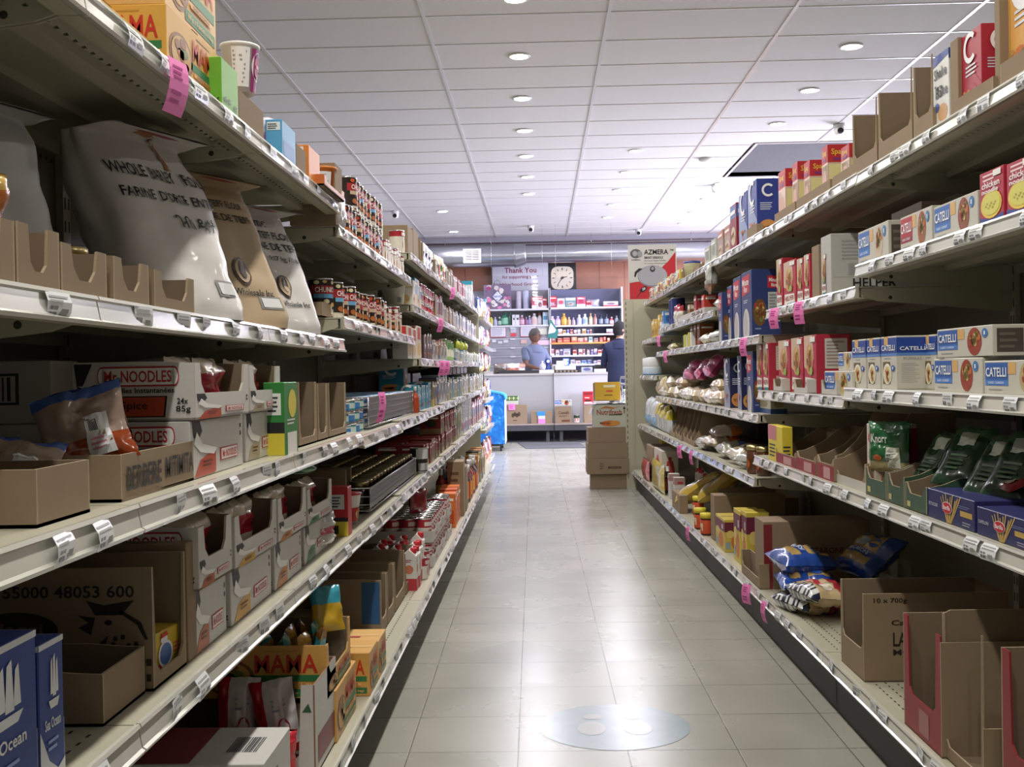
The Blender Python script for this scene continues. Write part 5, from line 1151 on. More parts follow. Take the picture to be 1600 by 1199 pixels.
y,_=hit('R',1082,415,1.03); put(lathe_mesh([(.05,0),(.055,.08),(.057,.085),(.057,.1),(.0001,.102)],[hx('d8d4b0'),hx('d8d4b0'),hx('28408a'),hx('28408a')],18,name='tub'),'tub','R',1.03,y,zof('R','T',y)+.005,'white tub with a dark blue lid on the far top right shelf','tub',None,0,0,0)
seg('R','T',1066,1014,455,[carton(.1,.08,.10,hx(a),art_generic(a,b,c,i+3)) for i,(a,b,c) in enumerate((('8a6a3a','c8b088','6a5030'),('d8c83a','3a8a9a','c8502a'),('d8d8d0','b83a3a','3a7a4a'),('c8c8b0','4a8a9a','d8b84a'),('b0783a','d8d0b8','604020'),('d8d4cc','3a6a4a','c83a4a')))],.105,.08,.1,'small colourful packet on the far top right shelf','packet','small packets, far top right shelf',name='packet')
# --- upper shelf, nearest bays
for i,(a,b,v,ov,bl,l) in enumerate(((1388,1340,344,'c8b8a0','3c6cb4','pale blue pasta box with a pale plate, first on the upper right shelf'),(1456,1406,321,'9a5a30','b32a35','pasta box with a red name plate on the upper right shelf'),(1528,1458,297,'8a4a2a','3c6cb4','pasta box with a blue name plate and brown plate picture'))):
    P_('R','U',a,b,v,.07, (lambda ov,bl: lambda w,h: carton(w,.07,h,hx('c4c0b6'),art_catelli_lie(ov,bl)))(ov,bl),'pasta_box',l,'pasta box',inset=.02)
for i,(a,b,v) in enumerate(((1568,1530,257),(1618,1572,238))):
    P_('R','U',a,b,v,.07, bx('b0283e',art_soupbox,.07),'soup_mix_box','red chicken noodle soup mix box with yellow bowl, %s'%['farther of two','nearer, at the right edge'][i],'box',inset=.015+.0*i)
P_('R','U',1440,1392,314,.24, lambda w,h: carton(w,.24,h,hx('8a7a70'),lambda m,fr,w,d,h:(m.lines(fr['F'],.5,.6,.95,.9,3,hx('a05a50')),m.text(fr['R'],.1,.6,.8,.75,'12 x 850 g',M_INK,2),m.oval(fr['R'],.25,.35,.1,.18,M_INK,2),m.oval(fr['R'],.25,.35,.08,.14,hx('8a7a70'),3))),'carton','grey brown shipping carton behind the upper right pasta boxes','carton',inset=.14)
P_('R','U',1296,1284,366,.36, lambda w,h: carton(.12,.36,h,hx('b4b2ae'),lambda m,fr,w,d,h:(m.text(fr['R'],.20,.09,.60,.25,'HELPER',M_BLACK,3),m.lines(fr['R'],.1,.55,.3,.9,6,M_GREYL),m.barcode(fr['R'],.16,.3,.28,.5,M_GREYL,2),m.rect(fr['R'],.02,.27,.98,.275,M_GREYL,2))),'carton','white shipping carton lettered HELPER under the upper right shelf','carton',inset=.0)
P_('R','U',1279,1268,382,.22, bx(M_CARD,None,.22),'carton','brown carton wall beside the white HELPER carton','carton',inset=.01)
P_('R','U',1291,1284,396,.05, bx('b04a4a',art_helper,.05),'dinner_box','red dinner box squeezed before the white HELPER carton','box',inset=.0)
for i,(a,b,v) in enumerate(((1265,1256,396),(1255,1245,402),(1222,1213,403))):
    P_('R','U',a,b,v,.09, bx('b0283a',art_helper,.09),'dinner_box','red rice dinner box on the second upper right shelf, %s'%ORD[i],'box',inset=.02)
P_('R','U',1243,1224,404,.09, bx('b0283a',art_helper,.09),'dinner_box','red rice dinner box behind the pink flags','box',inset=.02)
# --- middle shelf
for i,(a,b,v) in enumerate(((1400,1376,496),(1374,1354,503),(1352,1331,506),(1463,1444,489),(1530,1475,470))):
    P_('R','M',a,b,v,.085 if i<3 else .08, lambda w,h: carton(w,.085,min(h,.145),hx('c9c5ba'),art_catelli_box),'pasta_box',['standing fusilli box with its side panel in view, middle right shelf','standing fusilli box in the middle of three','standing fusilli box, farthest of the three in front','standing fusilli box half hidden by lying pasta boxes','blue topped pasta box behind the lying pasta boxes'][i],'pasta box',inset=.02 if i<3 else .10)
P_('R','M',1640,1535,460,.08, lambda w,h: carton(w*.5,.08,.145,hx('c9c5ba'),art_catelli_box),'pasta_box','blue topped pasta box behind, nearest the right picture edge','pasta box',inset=.12)
LW=lambda w,h: carton(w,.075,h,hx('c9c5ba'),art_catelli_lie('9a3c28'))
a=P_('R','M',1535,1459,559,.075,LW,'pasta_box','lying spaghetti box in the lower layer, middle right shelf','pasta box',inset=.015)
P_('R','M',1640,1537,562,.075,lambda w,h: carton(w,.075,h,hx('c9c5ba'),art_catelli_lie('b8a878')),'pasta_box','lying linguine box in the lower layer at the right picture edge','pasta box',inset=.015)
Xf,yc,w,h,z=span('R','M',1535,1459,559,.015); hh=h
Xf,yc,w,h2,z=span('R','M',1549,1465,507,.015)
put(carton(w*.98,.075,h2-hh-.003,hx('c9c5ba'),art_catelli_lie('9a3c28')),'pasta_box','R',Xf,yc,z+hh+.003,'lying spaghetti box on the upper layer, middle right shelf','pasta box',None,.02,0,.075)
for i,(a,b,v) in enumerate(((1275,1256,523),(1254,1236,527),(1234,1216,531),(1201,1192,536),(1191,1182,538))):
    P_('R','M',a,b,v,.12, bx('b0283e',art_helper,.12),'dinner_box','red pasta dinner box on the second middle right shelf, %s'%ORD[i],'box',inset=.03)
for i,(a,b) in enumerate(((1308,1283),(1262,1240),(1222,1208))):
    P_('R','M',a,b,590,.06, lambda w,h: open_box(w,.06,.05,.05,.02,.01,.5,hx('c4c0ba')),'open_tray','white cut tray before the red dinner boxes, %s'%ORD[i],'tray',inset=.0)
P_('R','M',1332,1288,580,.07, lambda w,h: carton(w,.07,h,hx('c9c5ba'),art_catelli_lie('c8b070')),'pasta_box','lying pasta box beside the red dinner boxes, lower','pasta box',inset=.01)
Xf,yc,w,h,z=span('R','M',1332,1310,580,.03); put(carton(w*.98,.07,.058,hx('c9c5ba'),art_catelli_lie('c8b070')),'pasta_box','R',Xf-.0,yc,z+h+.002,'small pasta box lying on the lower one beside dinner boxes','pasta box',None,0,0,.07)
# --- lower shelf
P_('R','L',1222,1200,668,.04, bx('d8c23a',lambda m,fr,w,d,h:(m.rect(fr['F'],0,.6,.6,1,hx('c87880')),m.lines(fr['F'],.1,.1,.6,.5,4,M_INK),m.lines(fr['R'],.1,.1,.9,.5,4,M_INK)),.04),'sauce_mix_pack','yellow and pink pack leaning at the far end of the lower right shelf','pack',inset=.01)
RDS = lambda w,h: open_box(w,.20,h,h*.42,h*.30,.006,.85,M_CARD,M_CARDI,M_CARDE,art=lambda m,fr,w,d,h:(m.rect(fr['F'],0,0,1,.28,hx('8e2230')),m.rect(fr['F'],.4,.03,.8,.24,hx('c09090'),2)))
for i,(a,b,v) in enumerate(((1302,1276,668),(1274,1244,672),(1243,1212,676))):
    P_('R','L',a,b,v,.20, RDS,'display_carton','brown display carton with red foot on the lower right shelf, %s'%ORD[i],'carton',inset=.01)
P_('R','L',1352,1303,648,.26, lambda w,h: open_box(w,.26,h,h*.36,h*.12,.012,.5,M_CARD,M_CARDI,M_CARDE,art=lambda m,fr,w,d,h:(m.rect(fr['F'],0,0,1,.12,hx('c0bcb6')))),'open_carton','big cut brown carton with white foot, lower right shelf','carton',inset=.02)
P_('R','L',1309,1297,646,.24, lambda w,h: carton(w,.24,h,M_CARD,art_card((('R',.12,.82,.45,.90,'82147','1c1612'),))),'carton','brown carton printed 82147 standing on the lower right shelf','carton',inset=.04) if 0 else None
P_('R','L',1366,1354,664,.12, bx('cdbfae',lambda m,fr,w,d,h:[(m.oval(fr[k],.4,.8,.2,.07,hx('b02a3a')),m.lines(fr[k],.2,.5,.8,.62,2,M_GREYL),m.oval(fr[k],.5,.2,.36,.16,hx('c07850')),m.rect(fr['R'],.6,0,1,.94,hx('a8283a'),2)) for k in 'FR'],.12),'couscous_box','cream and red box standing before the cut brown carton','box',inset=.03)
KN=bag(.15,.145,.045,lambda u,v: gx('28603a') if v>.22 else gx('a89a70'),131,lambda m,P:(m.text(P,.18,.60,.62,.76,'Knorr',hx('e4e6e0'),4),m.rect(P,.58,.12,.88,.52,hx('c8c8b8'),2,3,4),m.lines(P,.60,.15,.85,.48,6,M_GREYL,3),m.oval(P,.35,.3,.12,.06,hx('c8602c'),3)),.010)
y,_=hit('R',1398,700,.99); put(KN,'pasta_pouch','R',.975,y,.755,'green pasta pouch standing upright above the green trays','pouch',None,.5,0,0)
for i,(a,b,v) in enumerate(((1385,1352,727),(1413,1386,735),(1448,1414,752))):
    P_('R','L',a,b,v,.20, lambda w,h: open_box(w,.20,h*1.05,h*.8,h*.5,.012,.4,hx('38523e'),M_CARDI,M_CARDE,art=lambda m,fr,w,d,h:(m.rect(fr['F'],.1,.1,.25,.25,hx('b8b070')))),'display_tray','dark green display tray of pouches, %s'%['farthest','middle','nearest'][i],'tray',inset=.01)
GP=bag(.13,.17,.03,lambda u,v: gx('24402c') if v<.8 else gx('3a6a48'),133,lambda m,P:(m.rect(P,.3,.65,.75,.85,hx('b8c0b0'),2,3,3),m.lines(P,.3,.2,.8,.5,4,hx('6a8a6a'),2)),.008,12,14)
for i in range(6):
    u=1425+22*i; y,_=hit('R',min(u,1560),740,.99)
    lay(GP,'pasta_pouch','R',1.0+.02*(i%2),y-.03,.735+.012*(i%3),'dark green pasta pouch leaning back in the shade, %s'%ORD[i],'pouch',None,.95,.2+.1*(i%3))
lay(bag(.16,.17,.03,lambda u,v: gx('9a2430'),135,lambda m,P:(m.lines(P,.2,.45,.8,.62,1,hx('d8c8c0'),3),m.oval(P,.5,.15,.3,.1,hx('c8c0a8'),2)),.008,12,12),'sauce_pouch','R',1.02,hit('R',1545,740,1.0)[0],.775,'red sauce pouch lying on the dark green pouches','pouch',None,.35,-.1)
for i,(a,b,v,t) in enumerate(((1523,1449,784,'FETTUCCINE'),(1612,1526,817,'CAPELLINI'))):
    P_('R','L',a,b,v,.20, (lambda t: lambda w,h: carton(w,.20,h,hx('26285c'),art_barilla(t)))(t),'pasta_tray_box','dark blue pasta box with red oval lettered %s'%t,'pasta box',inset=.012)
# --- bottom shelf, near to far
P_('R','E',1650,1564,1062,.26, lambda w,h: open_box(w,.26,h,h,h*.42,.035,.02,M_CARD,M_CARDI,M_CARDE,mf=hx('8a2a30')),'open_carton','red and brown carton nearest at the bottom right edge','carton',inset=.01)
P_('R','E',1535,1472,990,.34, lambda w,h: open_box(w,.34,h,h*.98,.03,.006,.05,M_CARD,M_CARDI,M_CARDE,rightlow=h*.4),'open_carton','tall empty brown carton on the bottom right shelf','carton',inset=.02)
P_('R','E',1470,1411,996,.30, lambda w,h: open_box(w,.30,h,h,h*.32,.030,.02,M_CARD,M_CARDI,M_CARDE,mf=hx('8e2a30'),art=lambda m,fr,w,d,h:m.rect(fr['F'],.42,.05,.68,.26,hx('a06a68')),rightlow=h*.95),'open_carton','red fronted cut carton next to the LASAGNE carton','carton',inset=.01)
P_('R','E',1349,1313,929,.40, lambda w,h: open_box(w,.40,h,h,h*.35,.008,.03,art=art_card((('R',.07,.88,.30,.95,'10 x 700g','2c2018'),('R',.19,.64,.40,.70,'Catelli','2c2018'),('R',.20,.40,.56,.56,'LASAGNE','2c2018'),('R',.20,.30,.44,.37,'MODE','2c2018')))),'open_carton','brown carton printed 10 x 700g LASAGNE on the bottom right shelf','carton',inset=.02)
BG=lambda sd: bag(.27,.20,.085,lambda u,v: gx('24489a') if (v<.16 or v>.86 or u>.86 or .38<v<.5) else gx('b8985c'),sd,lambda m,P:(m.rect(P,.25,.55,.5,.75,hx('a8b4c0'),2,3,3),m.oval(P,.7,.65,.12,.1,hx('2c58a8'),2),m.text(P,.2,.40,.7,.48,'MACARONI',hx('c8d0e0'),3)),.014)
SG=bag(.24,.18,.07,lambda u,v: (gx('16223c') if int(u*14)%2 else gx('d8d8d4')) if (v<.2 or v>.85) else (gx('a83038') if v>.62 else gx('c8b088')),144,lambda m,P:(m.rect(P,.2,.3,.6,.55,hx('b03040'),2,4,3),m.oval(P,.7,.45,.14,.14,hx('e0d8c8'),2)),.014)
lay(SG,'pasta_bag','R',.868,3.84,.215,'black and white striped pasta bag, lowest in the bag heap','bag',None,.0,.25)
lay(SG,'pasta_bag','R',.885,3.74,.275,'striped pasta bag with red label, on top near the lip','bag',None,-.1,.15)
lay(BG(141),'pasta_bag','R',.875,4.0,.262,'blue and tan macaroni bag, middle of the bag heap','bag',None,.0,-.1)
lay(BG(145),'pasta_bag','R',.875,4.04,.335,'blue and tan macaroni bag, topmost of the bag heap','bag',None,-.05,.08)
lay(BG(146),'pasta_bag','R',1.14,3.98,.29,'blue and tan macaroni bag leaning at the shaded back','bag',None,.7,.2)
P_('R','E',1194,1178,817,.42, lambda w,h: carton(.17,.42,h,M_CARD,lambda m,fr,w,d,h:(m.rect(fr['R'],0,0,.08,.96,hx('7c1f2a')),m.text(fr['R'],.36,.52,.74,.61,'MACARONI',hx('6a2028'),2),m.text(fr['R'],.37,.41,.66,.50,'P\u00c2TES ALI',hx('6a2028'),2))),'carton','large brown carton with red stripe printed MACARONI','carton',inset=.02)
P_('R','E',1192,1182,812,.45, lambda w,h: carton(.08,.45,h,M_CARDI),'carton','brown carton just behind the MACARONI carton','carton',inset=.02) if 0 else None
def art_dates(m,fr,w,d,h):
    for k in 'FR': m.rect(fr[k],0,.62,1,.92,hx('6a1c3a')); m.rect(fr[k],.7,.68,.85,.82,hx('d8d0d8'),2); m.oval(fr[k],.6,.32,.26,.24,hx('c8702c')); m.oval(fr[k],.3,.55,.2,.12,hx('d8c070'),2); m.rect(fr[k],.05,.1,.3,.3,hx('8aa0a8'),2)
    m.rect(fr['T'],.48,0,.52,1,hx('6a1c3a'))
P_('R','E',1156,1146,800,.10, bx('cdb848',art_dates,.10),'baking_box','yellow and maroon box, taller one beside the MACARONI carton','box',inset=.03)
P_('R','E',1166,1157,802,.10, bx('cdb848',art_dates,.10),'baking_box','yellow and maroon box touching the MACARONI carton','box',inset=.035)
P_('R','E',1132,1118,813,.09, bx('c8b050',art_dates,.09),'baking_box','yellow and maroon box, lower and farther one','box',inset=.02)
P_('R','E',1186,1158,850,.04, lambda w,h: open_box(w,.04,.10,.10,.04,.006,.3),'open_tray','cut brown tray before the yellow and maroon boxes','tray',inset=.0)
P_('R','E',1116,1110,775,.36, lambda w,h: carton(w,.36,h,M_CARD),'carton','large brown carton wall beyond the yellow boxes','carton',inset=.03)
P_('R','E',1144,1118,780,.36, lambda w,h: open_box(w,.34,h,h,.03,.006,.03,hx('8a7440'),M_CARDI,M_CARDE),'open_carton','opened yellow brown carton in the shade behind yellow boxes','carton',inset=.16)
YJ=lathe_mesh([(.03,0),(.033,.01),(.033,.08),(.028,.09),(.034,.09),(.034,.115),(.0001,.117)],[hx('5a2018'),hx('c8502c'),hx('5a2018'),hx('d8c83a'),hx('d8c83a'),hx('d8c83a')],18,name='spread_jar',art=lambda m:(m.rect(cyl_frame(.033,.08),.2,.3,.8,.8,hx('d8c8b0'),1,4,1),m.oval(cyl_frame(.033,.08),.5,.4,.2,.2,hx('c83a28'),2)))
for i,u in enumerate((1104,1094,1090)):
    y,_=hit('R',u,810,.885+.07*(i==2)); put(YJ,'spread_jar','R',.885+.075*(i==2),y,.181,'spread jar with a yellow lid on the bottom right shelf, %s'%['nearest','middle','farthest'][i],'jar',None,0,0,0)
FB=bag(.20,.34,.10,lambda u,v: gx('b89a3a') if .62<v<.74 or u>.85 else gx('b8a488'),151,lambda m,P:(m.oval(P,.5,.45,.2,.1,hx('a0aebc'),2),m.lines(P,.25,.84,.75,.9,1,hx('4a2a1c'),3),m.shape(P,[(.2,.6),(.8,.7),(.8,.6),(.2,.5)],hx('d0a838'),2)),.014)
o=lay(FB,'flour_bag','R',.885,6.72,.235,'large tan and yellow flour bag leaning down to the shelf lip','bag',None,.55,-.5)
o=lay(FB,'flour_bag','R',.97,6.45,.27,'large tan flour bag leaning behind the front one','bag',None,.65,-.3)
seg('R','E',1100,1084,760,jc(),.07,.064,.18,'white carton with a red cap behind the tan flour bags','juice carton','white drink cartons, right',name='juice_carton',deep=1,inset=.24)
WJ=carton(.07,.07,.17,hx('d0ccc6'),lambda m,fr,w,d,h:[(m.rect(fr[k],0,.72,1,1,hx('a88a84')),m.rect(fr[k],.3,.76,.8,.84,hx('b0202c'),2),m.lines(fr[k],.15,.1,.85,.6,7,hx('a0a4b0'))) for k in 'FR'])
for i,u in enumerate((1054,1046)):
    y,_=hit('R',u,760,.90); put(WJ,'drink_carton','R',.895,y,.181,'white and red drink carton on the far bottom right shelf, %s'%['nearer','farther'][i],'carton',None,0,0,.07)
P_('R','E',1062,1050,775,.05, bx(M_CARD,None,.05),'carton','small brown carton before the white drink cartons','carton',inset=.0)
for i in range(3):
    y,_=hit('R',1041-4*i,735,.92); put(bottle(.03,.19,gx('2a2420'),hx('d0ccc6'),hx('8a2430'),1,.4,12,.4,name='syrup_bottle'),'syrup_bottle','R',.93,y,.181,'dark bottle with a white cap, far bottom right shelf, %s'%ORD[i],'bottle',None,0,0,0)
P_('R','E',1034,1022,706,.12, bx('cfc4b8',lambda m,fr,w,d,h:[(m.rect(fr[k],.05,.05,.95,.95,hx('cfc4b8')),m.shape(fr[k],[(.3,.2),(.7,.2),(.78,.5),(.68,.75),(.32,.75),(.22,.5)],hx('b03a34'),2),m.rect(fr[k],.4,.75,.6,.85,hx('b03a34'),2)) for k in 'FR'],.12),'ketchup_box','cream box with a red keystone emblem, far bottom right shelf','box',inset=.05)
P_('R','E',1020,1010,700,.16, bx(M_CARD,None,.16),'carton','brown carton behind the red keystone box','carton',inset=.05)
P_('R','E',1032,1014,728,.06, lambda w,h: bag(w,h,.06,gx('cdb838'),161,None,.008,10,10),'yellow_bag','yellow film bag on the far bottom right shelf','bag',inset=.0)
P_('R','E',1010,1000,722,.05, lambda w,h: bag(w,h,.05,gx('b02a34'),162,None,.008,10,10),'red_bag','red film bag at the far end of the bottom right shelf','bag',inset=.0)
P_('R','E',1040,1024,684,.10, lambda w,h: carton(.16,.10,.40,hx('c8b02c'),art_generic('c8b02c','5a5020','8a7a20',1)),'yellow_box','yellow stacked box near the far bottom right end','box',inset=.22)
# --- knee / waist / chest shelves beyond
BN=[bag(.24,.16,.07,(lambda a,b:(lambda u,v: gx(a) if v>.55 else gx(b)))(a,b),170+i,(lambda c: lambda m,P:(m.rect(P,.2,.3,.7,.5,hx(c),2,3,3),))(c),.014,12,12,name='grain_bag') for i,(a,b,c) in enumerate((('c86a34','c8b8a8','d8ccc0'),('24408a','8a8a7a','c0c4cc'),('b8a888','a89878','d0c8b8'),('5a6a5a','9a9a88','8aa08a')))]
for i,(u,X,z,k,l) in enumerate(((1158,.93,.63,1,'blue and grey lentil bag lying nearest on the knee high right shelf'),(1140,.93,.64,2,'tan grain bag lying on the knee high right shelf'),(1122,.94,.635,1,'blue bag lying across the knee high right shelf'),(1104,.95,.645,0,'orange ended bag on the knee high right shelf'),(1092,.93,.63,3,'grey green bean bag on the knee high right shelf'),(1112,.98,.70,0,'orange topped bag piled on the blue bag'))):
    y,_=hit('R',u,690,X); lay(BN[k],'grain_bag','R',X,y,z,l,'bag',None,.1,.2-.1*(i%3))
JRP=lathe_mesh([(.03,0),(.034,.01),(.034,.095),(.028,.105),(.033,.106),(.033,.125),(.0001,.126)],[gx('5a3418')]*3+[M_GOLD]*3,16,name='pickle_jar',art=lambda m:m.oval(cyl_frame(.034,.1),.5,.45,.3,.25,hx('b85a2c'),1))
for i,u in enumerate((1178,1186)):
    y,_=hit('R',u,700,.95); put(JRP,'pickle_jar','R',.95+.02*i,y,.593,'orange brown pickle jar at the near end of the knee high shelf, %s'%['farther','nearer'][i],'jar',None,0,0,0)
seg('R','S4',1084,1043,650,[open_box(.16,.24,.22,.05,.03,.004,.25)],.17,.24,.22,'tall cut brown carton on the knee high right shelf','carton','tall cut cartons, knee high right',name='open_carton',inset=.03,vary=False)
seg('R','S4',1042,1024,650,[bag(.15,.2,.08,lambda u,v: gx('c8b83a') if v>.6 else gx('c8ccd0'),181,None,.012,10,10)],.155,.08,.2,'yellow topped sugar bag on the knee high right shelf','bag','yellow topped bags',name='sugar_bag')
seg('R','S4',1023,1006,640,[bag(.16,.24,.1,lambda u,v: gx('d0d4da') if v>.35 else gx('8ab0d0'),182,None,.012,10,10)],.165,.10,.24,'white and blue flour bag at the far knee high right shelf','bag','white and blue bags',name='flour_bag')
# waist shelf S3
for i,(a,b,v) in enumerate(((1140,1131,560),(1158,1152,556))):
    P_('R','S3',a,b,v,.08, bx('1f2350',art_c('1f2350','8a90a8'),.08),'rice_box','navy box with white letter C on the waist high right shelf, %s'%['farther','nearer'][i],'box',inset=.03)
P_('R','S3',1176,1166,549,.08, bx('25376e',art_minute,.08),'rice_box','slim blue and red rice box on the waist high right shelf','box',inset=.02)
P_('R','S3',1204,1182,620,.07, bx('b0aa98',art_generic('b0aa98','2a4a7a','8a8060',1),.07),'box','low cream box under the middle right shelf','box',inset=.05)
PB=[bag(.22,.15,.08,(lambda a,b:(lambda u,v: gx(a) if .2<v<.8 else gx(b)))(a,b),190+i,None,.014,10,12,name='rice_bag') for i,(a,b) in enumerate((('c8b8a0','b8a080'),('a83a6a','c86a94'),('cfc4b4','d8d0c8')))]
k=0
for i,(y,X,z,pk,t) in enumerate(((5.80,.95,.90,0,.1),(6.05,.95,.90,2,.05),(6.32,.95,.90,0,.1),(6.6,.95,.90,0,.0),(6.88,.95,.90,2,.1),(7.15,.96,.90,0,.05),(7.45,.95,.90,2,.1),(7.75,.95,.90,0,.0),(8.05,.95,.90,2,.1),(5.9,.97,.965,0,.05),(6.2,.98,1.02,1,.9),(6.55,.98,1.0,1,.9),(6.95,.98,1.0,1,.9),(7.3,.96,.97,0,.05),(7.9,.96,.97,2,.05))):
    lay(PB[pk],'rice_bag','R',X,y,z,('pink rice bag leaning in the pile on the waist high right shelf' if pk==1 else 'cream rice bag piled on the waist high right shelf')+', %s'%ORD[i],'bag',None,t,.15-.1*(i%4))
seg('R','S3',1040,1024,600,[bag(.2,.14,.08,lambda u,v: gx('d8c89a') if v>.7 else gx('c8b890'),201,None,.012,10,10)],.21,.08,.14,'pale yellow rice bag at the far end of the waist shelf','bag','pale yellow bags',name='rice_bag')
ROLL=lathe_mesh([(.055,0),(.06,.01),(.06,.06),(.057,.07),(.057,.075),(.06,.085),(.06,.14),(.05,.15),(.0001,.152)],[hx('3a78b8'),hx('b8c8d8'),hx('d8d8d8'),hx('b8b8b8'),hx('d8d8d8'),hx('d8d8d8'),hx('d0d0d0'),hx('d0d0d0')],16,name='tissue_roll')
for i in range(4): put(ROLL,'tissue_roll','R',1.005+.0*i,9.42-.135*i,1.022,'white and blue tissue roll pack on the far end shelf, %s'%ORD[3-i],'tissue pack',None,0,0,0)
seg('R','K1',1036,1030,510,rnd(0,0,0,[]) or [carton(.12,.1,.12,hx('c8ccd0'),art_generic('c8ccd0','8a9ab0','b0b4b8',3))],.125,.1,.12,'white box on the far end upper right shelf','box','white boxes, far end shelf')
seg('R','K1',1029,1016,500,[carton(.13,.1,.17,hx('c8a040'),art_generic('c8a040','d8b860','8a6420',2))],.135,.1,.17,'golden yellow box on the far end upper right shelf','box','golden boxes, far end shelf')
# chest shelf S2
for i,(a,b,v) in enumerate(((1174,1158,421),(1157,1145,431),(1128,1122,457))):
    P_('R','S2',a,b,v,.13 if i<2 else .09, bx('25376e',art_minute,.13 if i<2 else .09),'rice_box','blue rice box with red name plate, %s'%['largest and nearest','second, beside the largest','smaller and farthest'][i],'rice box',inset=.02)
P_('R','S2',1143,1136,446,.10, bx('25376e',art_minute,.10),'rice_box','blue rice box glimpsed between the others','rice box',inset=.05)
lay(BN[1],'snack_bag','R',.965,5.85,1.235,'dark blue and white bag lying on the chest high right shelf','bag',None,.1,.2)
lay(BN[2],'snack_bag','R',.965,6.2,1.235,'pale bag lying on the chest high right shelf','bag',None,.1,.1)
for i,y in enumerate((6.6,6.74,6.88)): put(carton(.1,.09,.14,hx('8a4a20'),art_generic('8a4a20','b0643a','5a3014',0)),'brown_box','R',1.0,y,1.201,'orange brown box on the chest high right shelf, %s'%ORD[i],'box',None,0,0,.09)
seg('R','S2',1078,1066,530,[carton(.05,.08,.09,hx(a)) for a in ('d8d8d8','c8b83a','6a9a4a')],.055,.08,.09,'small white yellow or green packet on the chest high shelf','packet','small packets, chest high right',name='packet')
lay(bag(.3,.14,.06,gx('c8bc90'),211,None,.01,10,10),'pouch','R',.965,7.75,1.225,'pale yellow pouches at the far end of the chest high shelf','pouch',None,.05,0)
# S1
SUNB=lambda w,h: open_box(w,.14,h,h,h,.02,.5,hx('c0bcb8'),M_CARDI,M_CARDE,art=lambda m,fr,w,d,h:m.text(fr['F'],.52,.2,.92,.75,'SUN',hx('5a1c24'),3))
P_('R','S1',1101,1062,480,.14, SUNB,'open_tray','white tray lettered SUN in dark red, second right shelf','tray',inset=.01)
for i,(u,c,l) in enumerate(((1086,'9a2430','dark red box standing in the SUN tray'),(1098,'c03a2c','orange red bag box at the near end of the SUN tray'),(1076,'8a5a34','brown box at the far end of the SUN tray'))):
    y,_=hit('R',u,470,1.03); put(carton(.10,.08,.15-.02*i,hx(c),art_generic(c,'d8c8b0','b0302c',i)),'box','R',1.03,y,1.386,l,'box',None,0,0,.08)
seg('R','S1',1060,1051,480,[bag(.16,.14,.06,lambda u,v: gx('a82a34') if v>.7 else gx('d0c8bc'),221,None,.012,10,10)],.165,.06,.14,'red and white bag on the second right shelf','bag','red and white bags, second right shelf',name='sugar_bag')
seg('R','S1',1050,1041,460,[can(.05,.20,[(.1,hx('2a3a78')),(1,hx('22306e'))],lambda m,P:m.lines(P,.2,.3,.8,.4,1,hx('c8d0e0'),3))],.10,.10,.2,'tall dark blue round canister on the second right shelf','canister','dark blue canisters',name='canister',vary=False)
put(carton(.10,.08,.13,hx('4a8ac8'),art_generic('4a8ac8','c8d8e8','2a5aa0',1)),'box','R',.985,8.24,1.381,'light blue box at the far end of the second right shelf','box',None,0,0,.08)
for i,y in enumerate((5.86,5.99)): lay(BN[2],'sugar_bag','R',.985,y,1.42+.0*i,'white sugar bag on the second right shelf, %s'%['nearer','farther'][i],'bag',None,.1,0) if i==0 else None
CR=bag(.10,.16,.05,lambda u,v: gx('a8a8a4') if v>.35 else gx('8a6a58'),231,None,.02,10,12)
put(CR,'snack_pouch','R',.965,5.93,1.475,'crinkled silver pouch hanging from the top right shelf','pouch',None,0,0,0)
# pink flags on the right
for i,(lev,u,l,tw) in enumerate((('U',1253,'pink paper flag on the second upper right rail, nearer of two',.5),('U',1213,'pink paper flag on the second upper right rail, farther of two',.5),('S2',1164,'pink paper flag below the big blue rice box',.4),
    ('S2',1041,'pink paper flag at the far end of the chest high right rail',.3),('S4',1079,'pink paper flag on the knee high right rail, nearer',.2),('S4',1061,'pink paper flag on the knee high right rail, farther',.4),
    ('E',1190,'pink paper flag on the bottom right rail beside the macaroni bags',.1),('E',1163,'pink paper flag on the bottom right rail, tilted outward',.5),('E',1072,'small pink paper flag on the far bottom right rail',.2))):
    flag('R',lev,u,500,l,tw)
flag('R','K1',1031,530,'pink paper flag on the far end upper right rail',.3)
# ================================================================= FLOOR DECAL, STACK, CART, FREEZER
def thing1(mb,name,loc,label,cat,group=None,rz=0): return tag(mb.build(name,None,loc,rz),label,cat,group)
m=MB(); blue=mat('worn_blue_floor_vinyl',(.225,.285,.31),.25,var=.15,scale=14); pale=mat('worn_pale_footprint',(.33,.34,.335),.25,var=.12,scale=20)
m.poly([(.225*math.cos(2*PI*k/48),.205*math.sin(2*PI*k/48),.0008) for k in range(48)],blue)
for sx in (-1,1):
    m.poly([(sx*.068+.042*math.cos(a),-.0+.055*math.sin(a)*1.1-.02,.0014) for a in [2*PI*k/20 for k in range(20)]],pale)
    m.poly([(sx*.060+.030*math.cos(a),.085+.026*math.sin(a),.0014) for a in [2*PI*k/14 for k in range(14)]],pale)
thing1(m,'floor_sticker',(.20,3.17,0),'round worn blue floor sticker with two pale footprints','floor sticker')
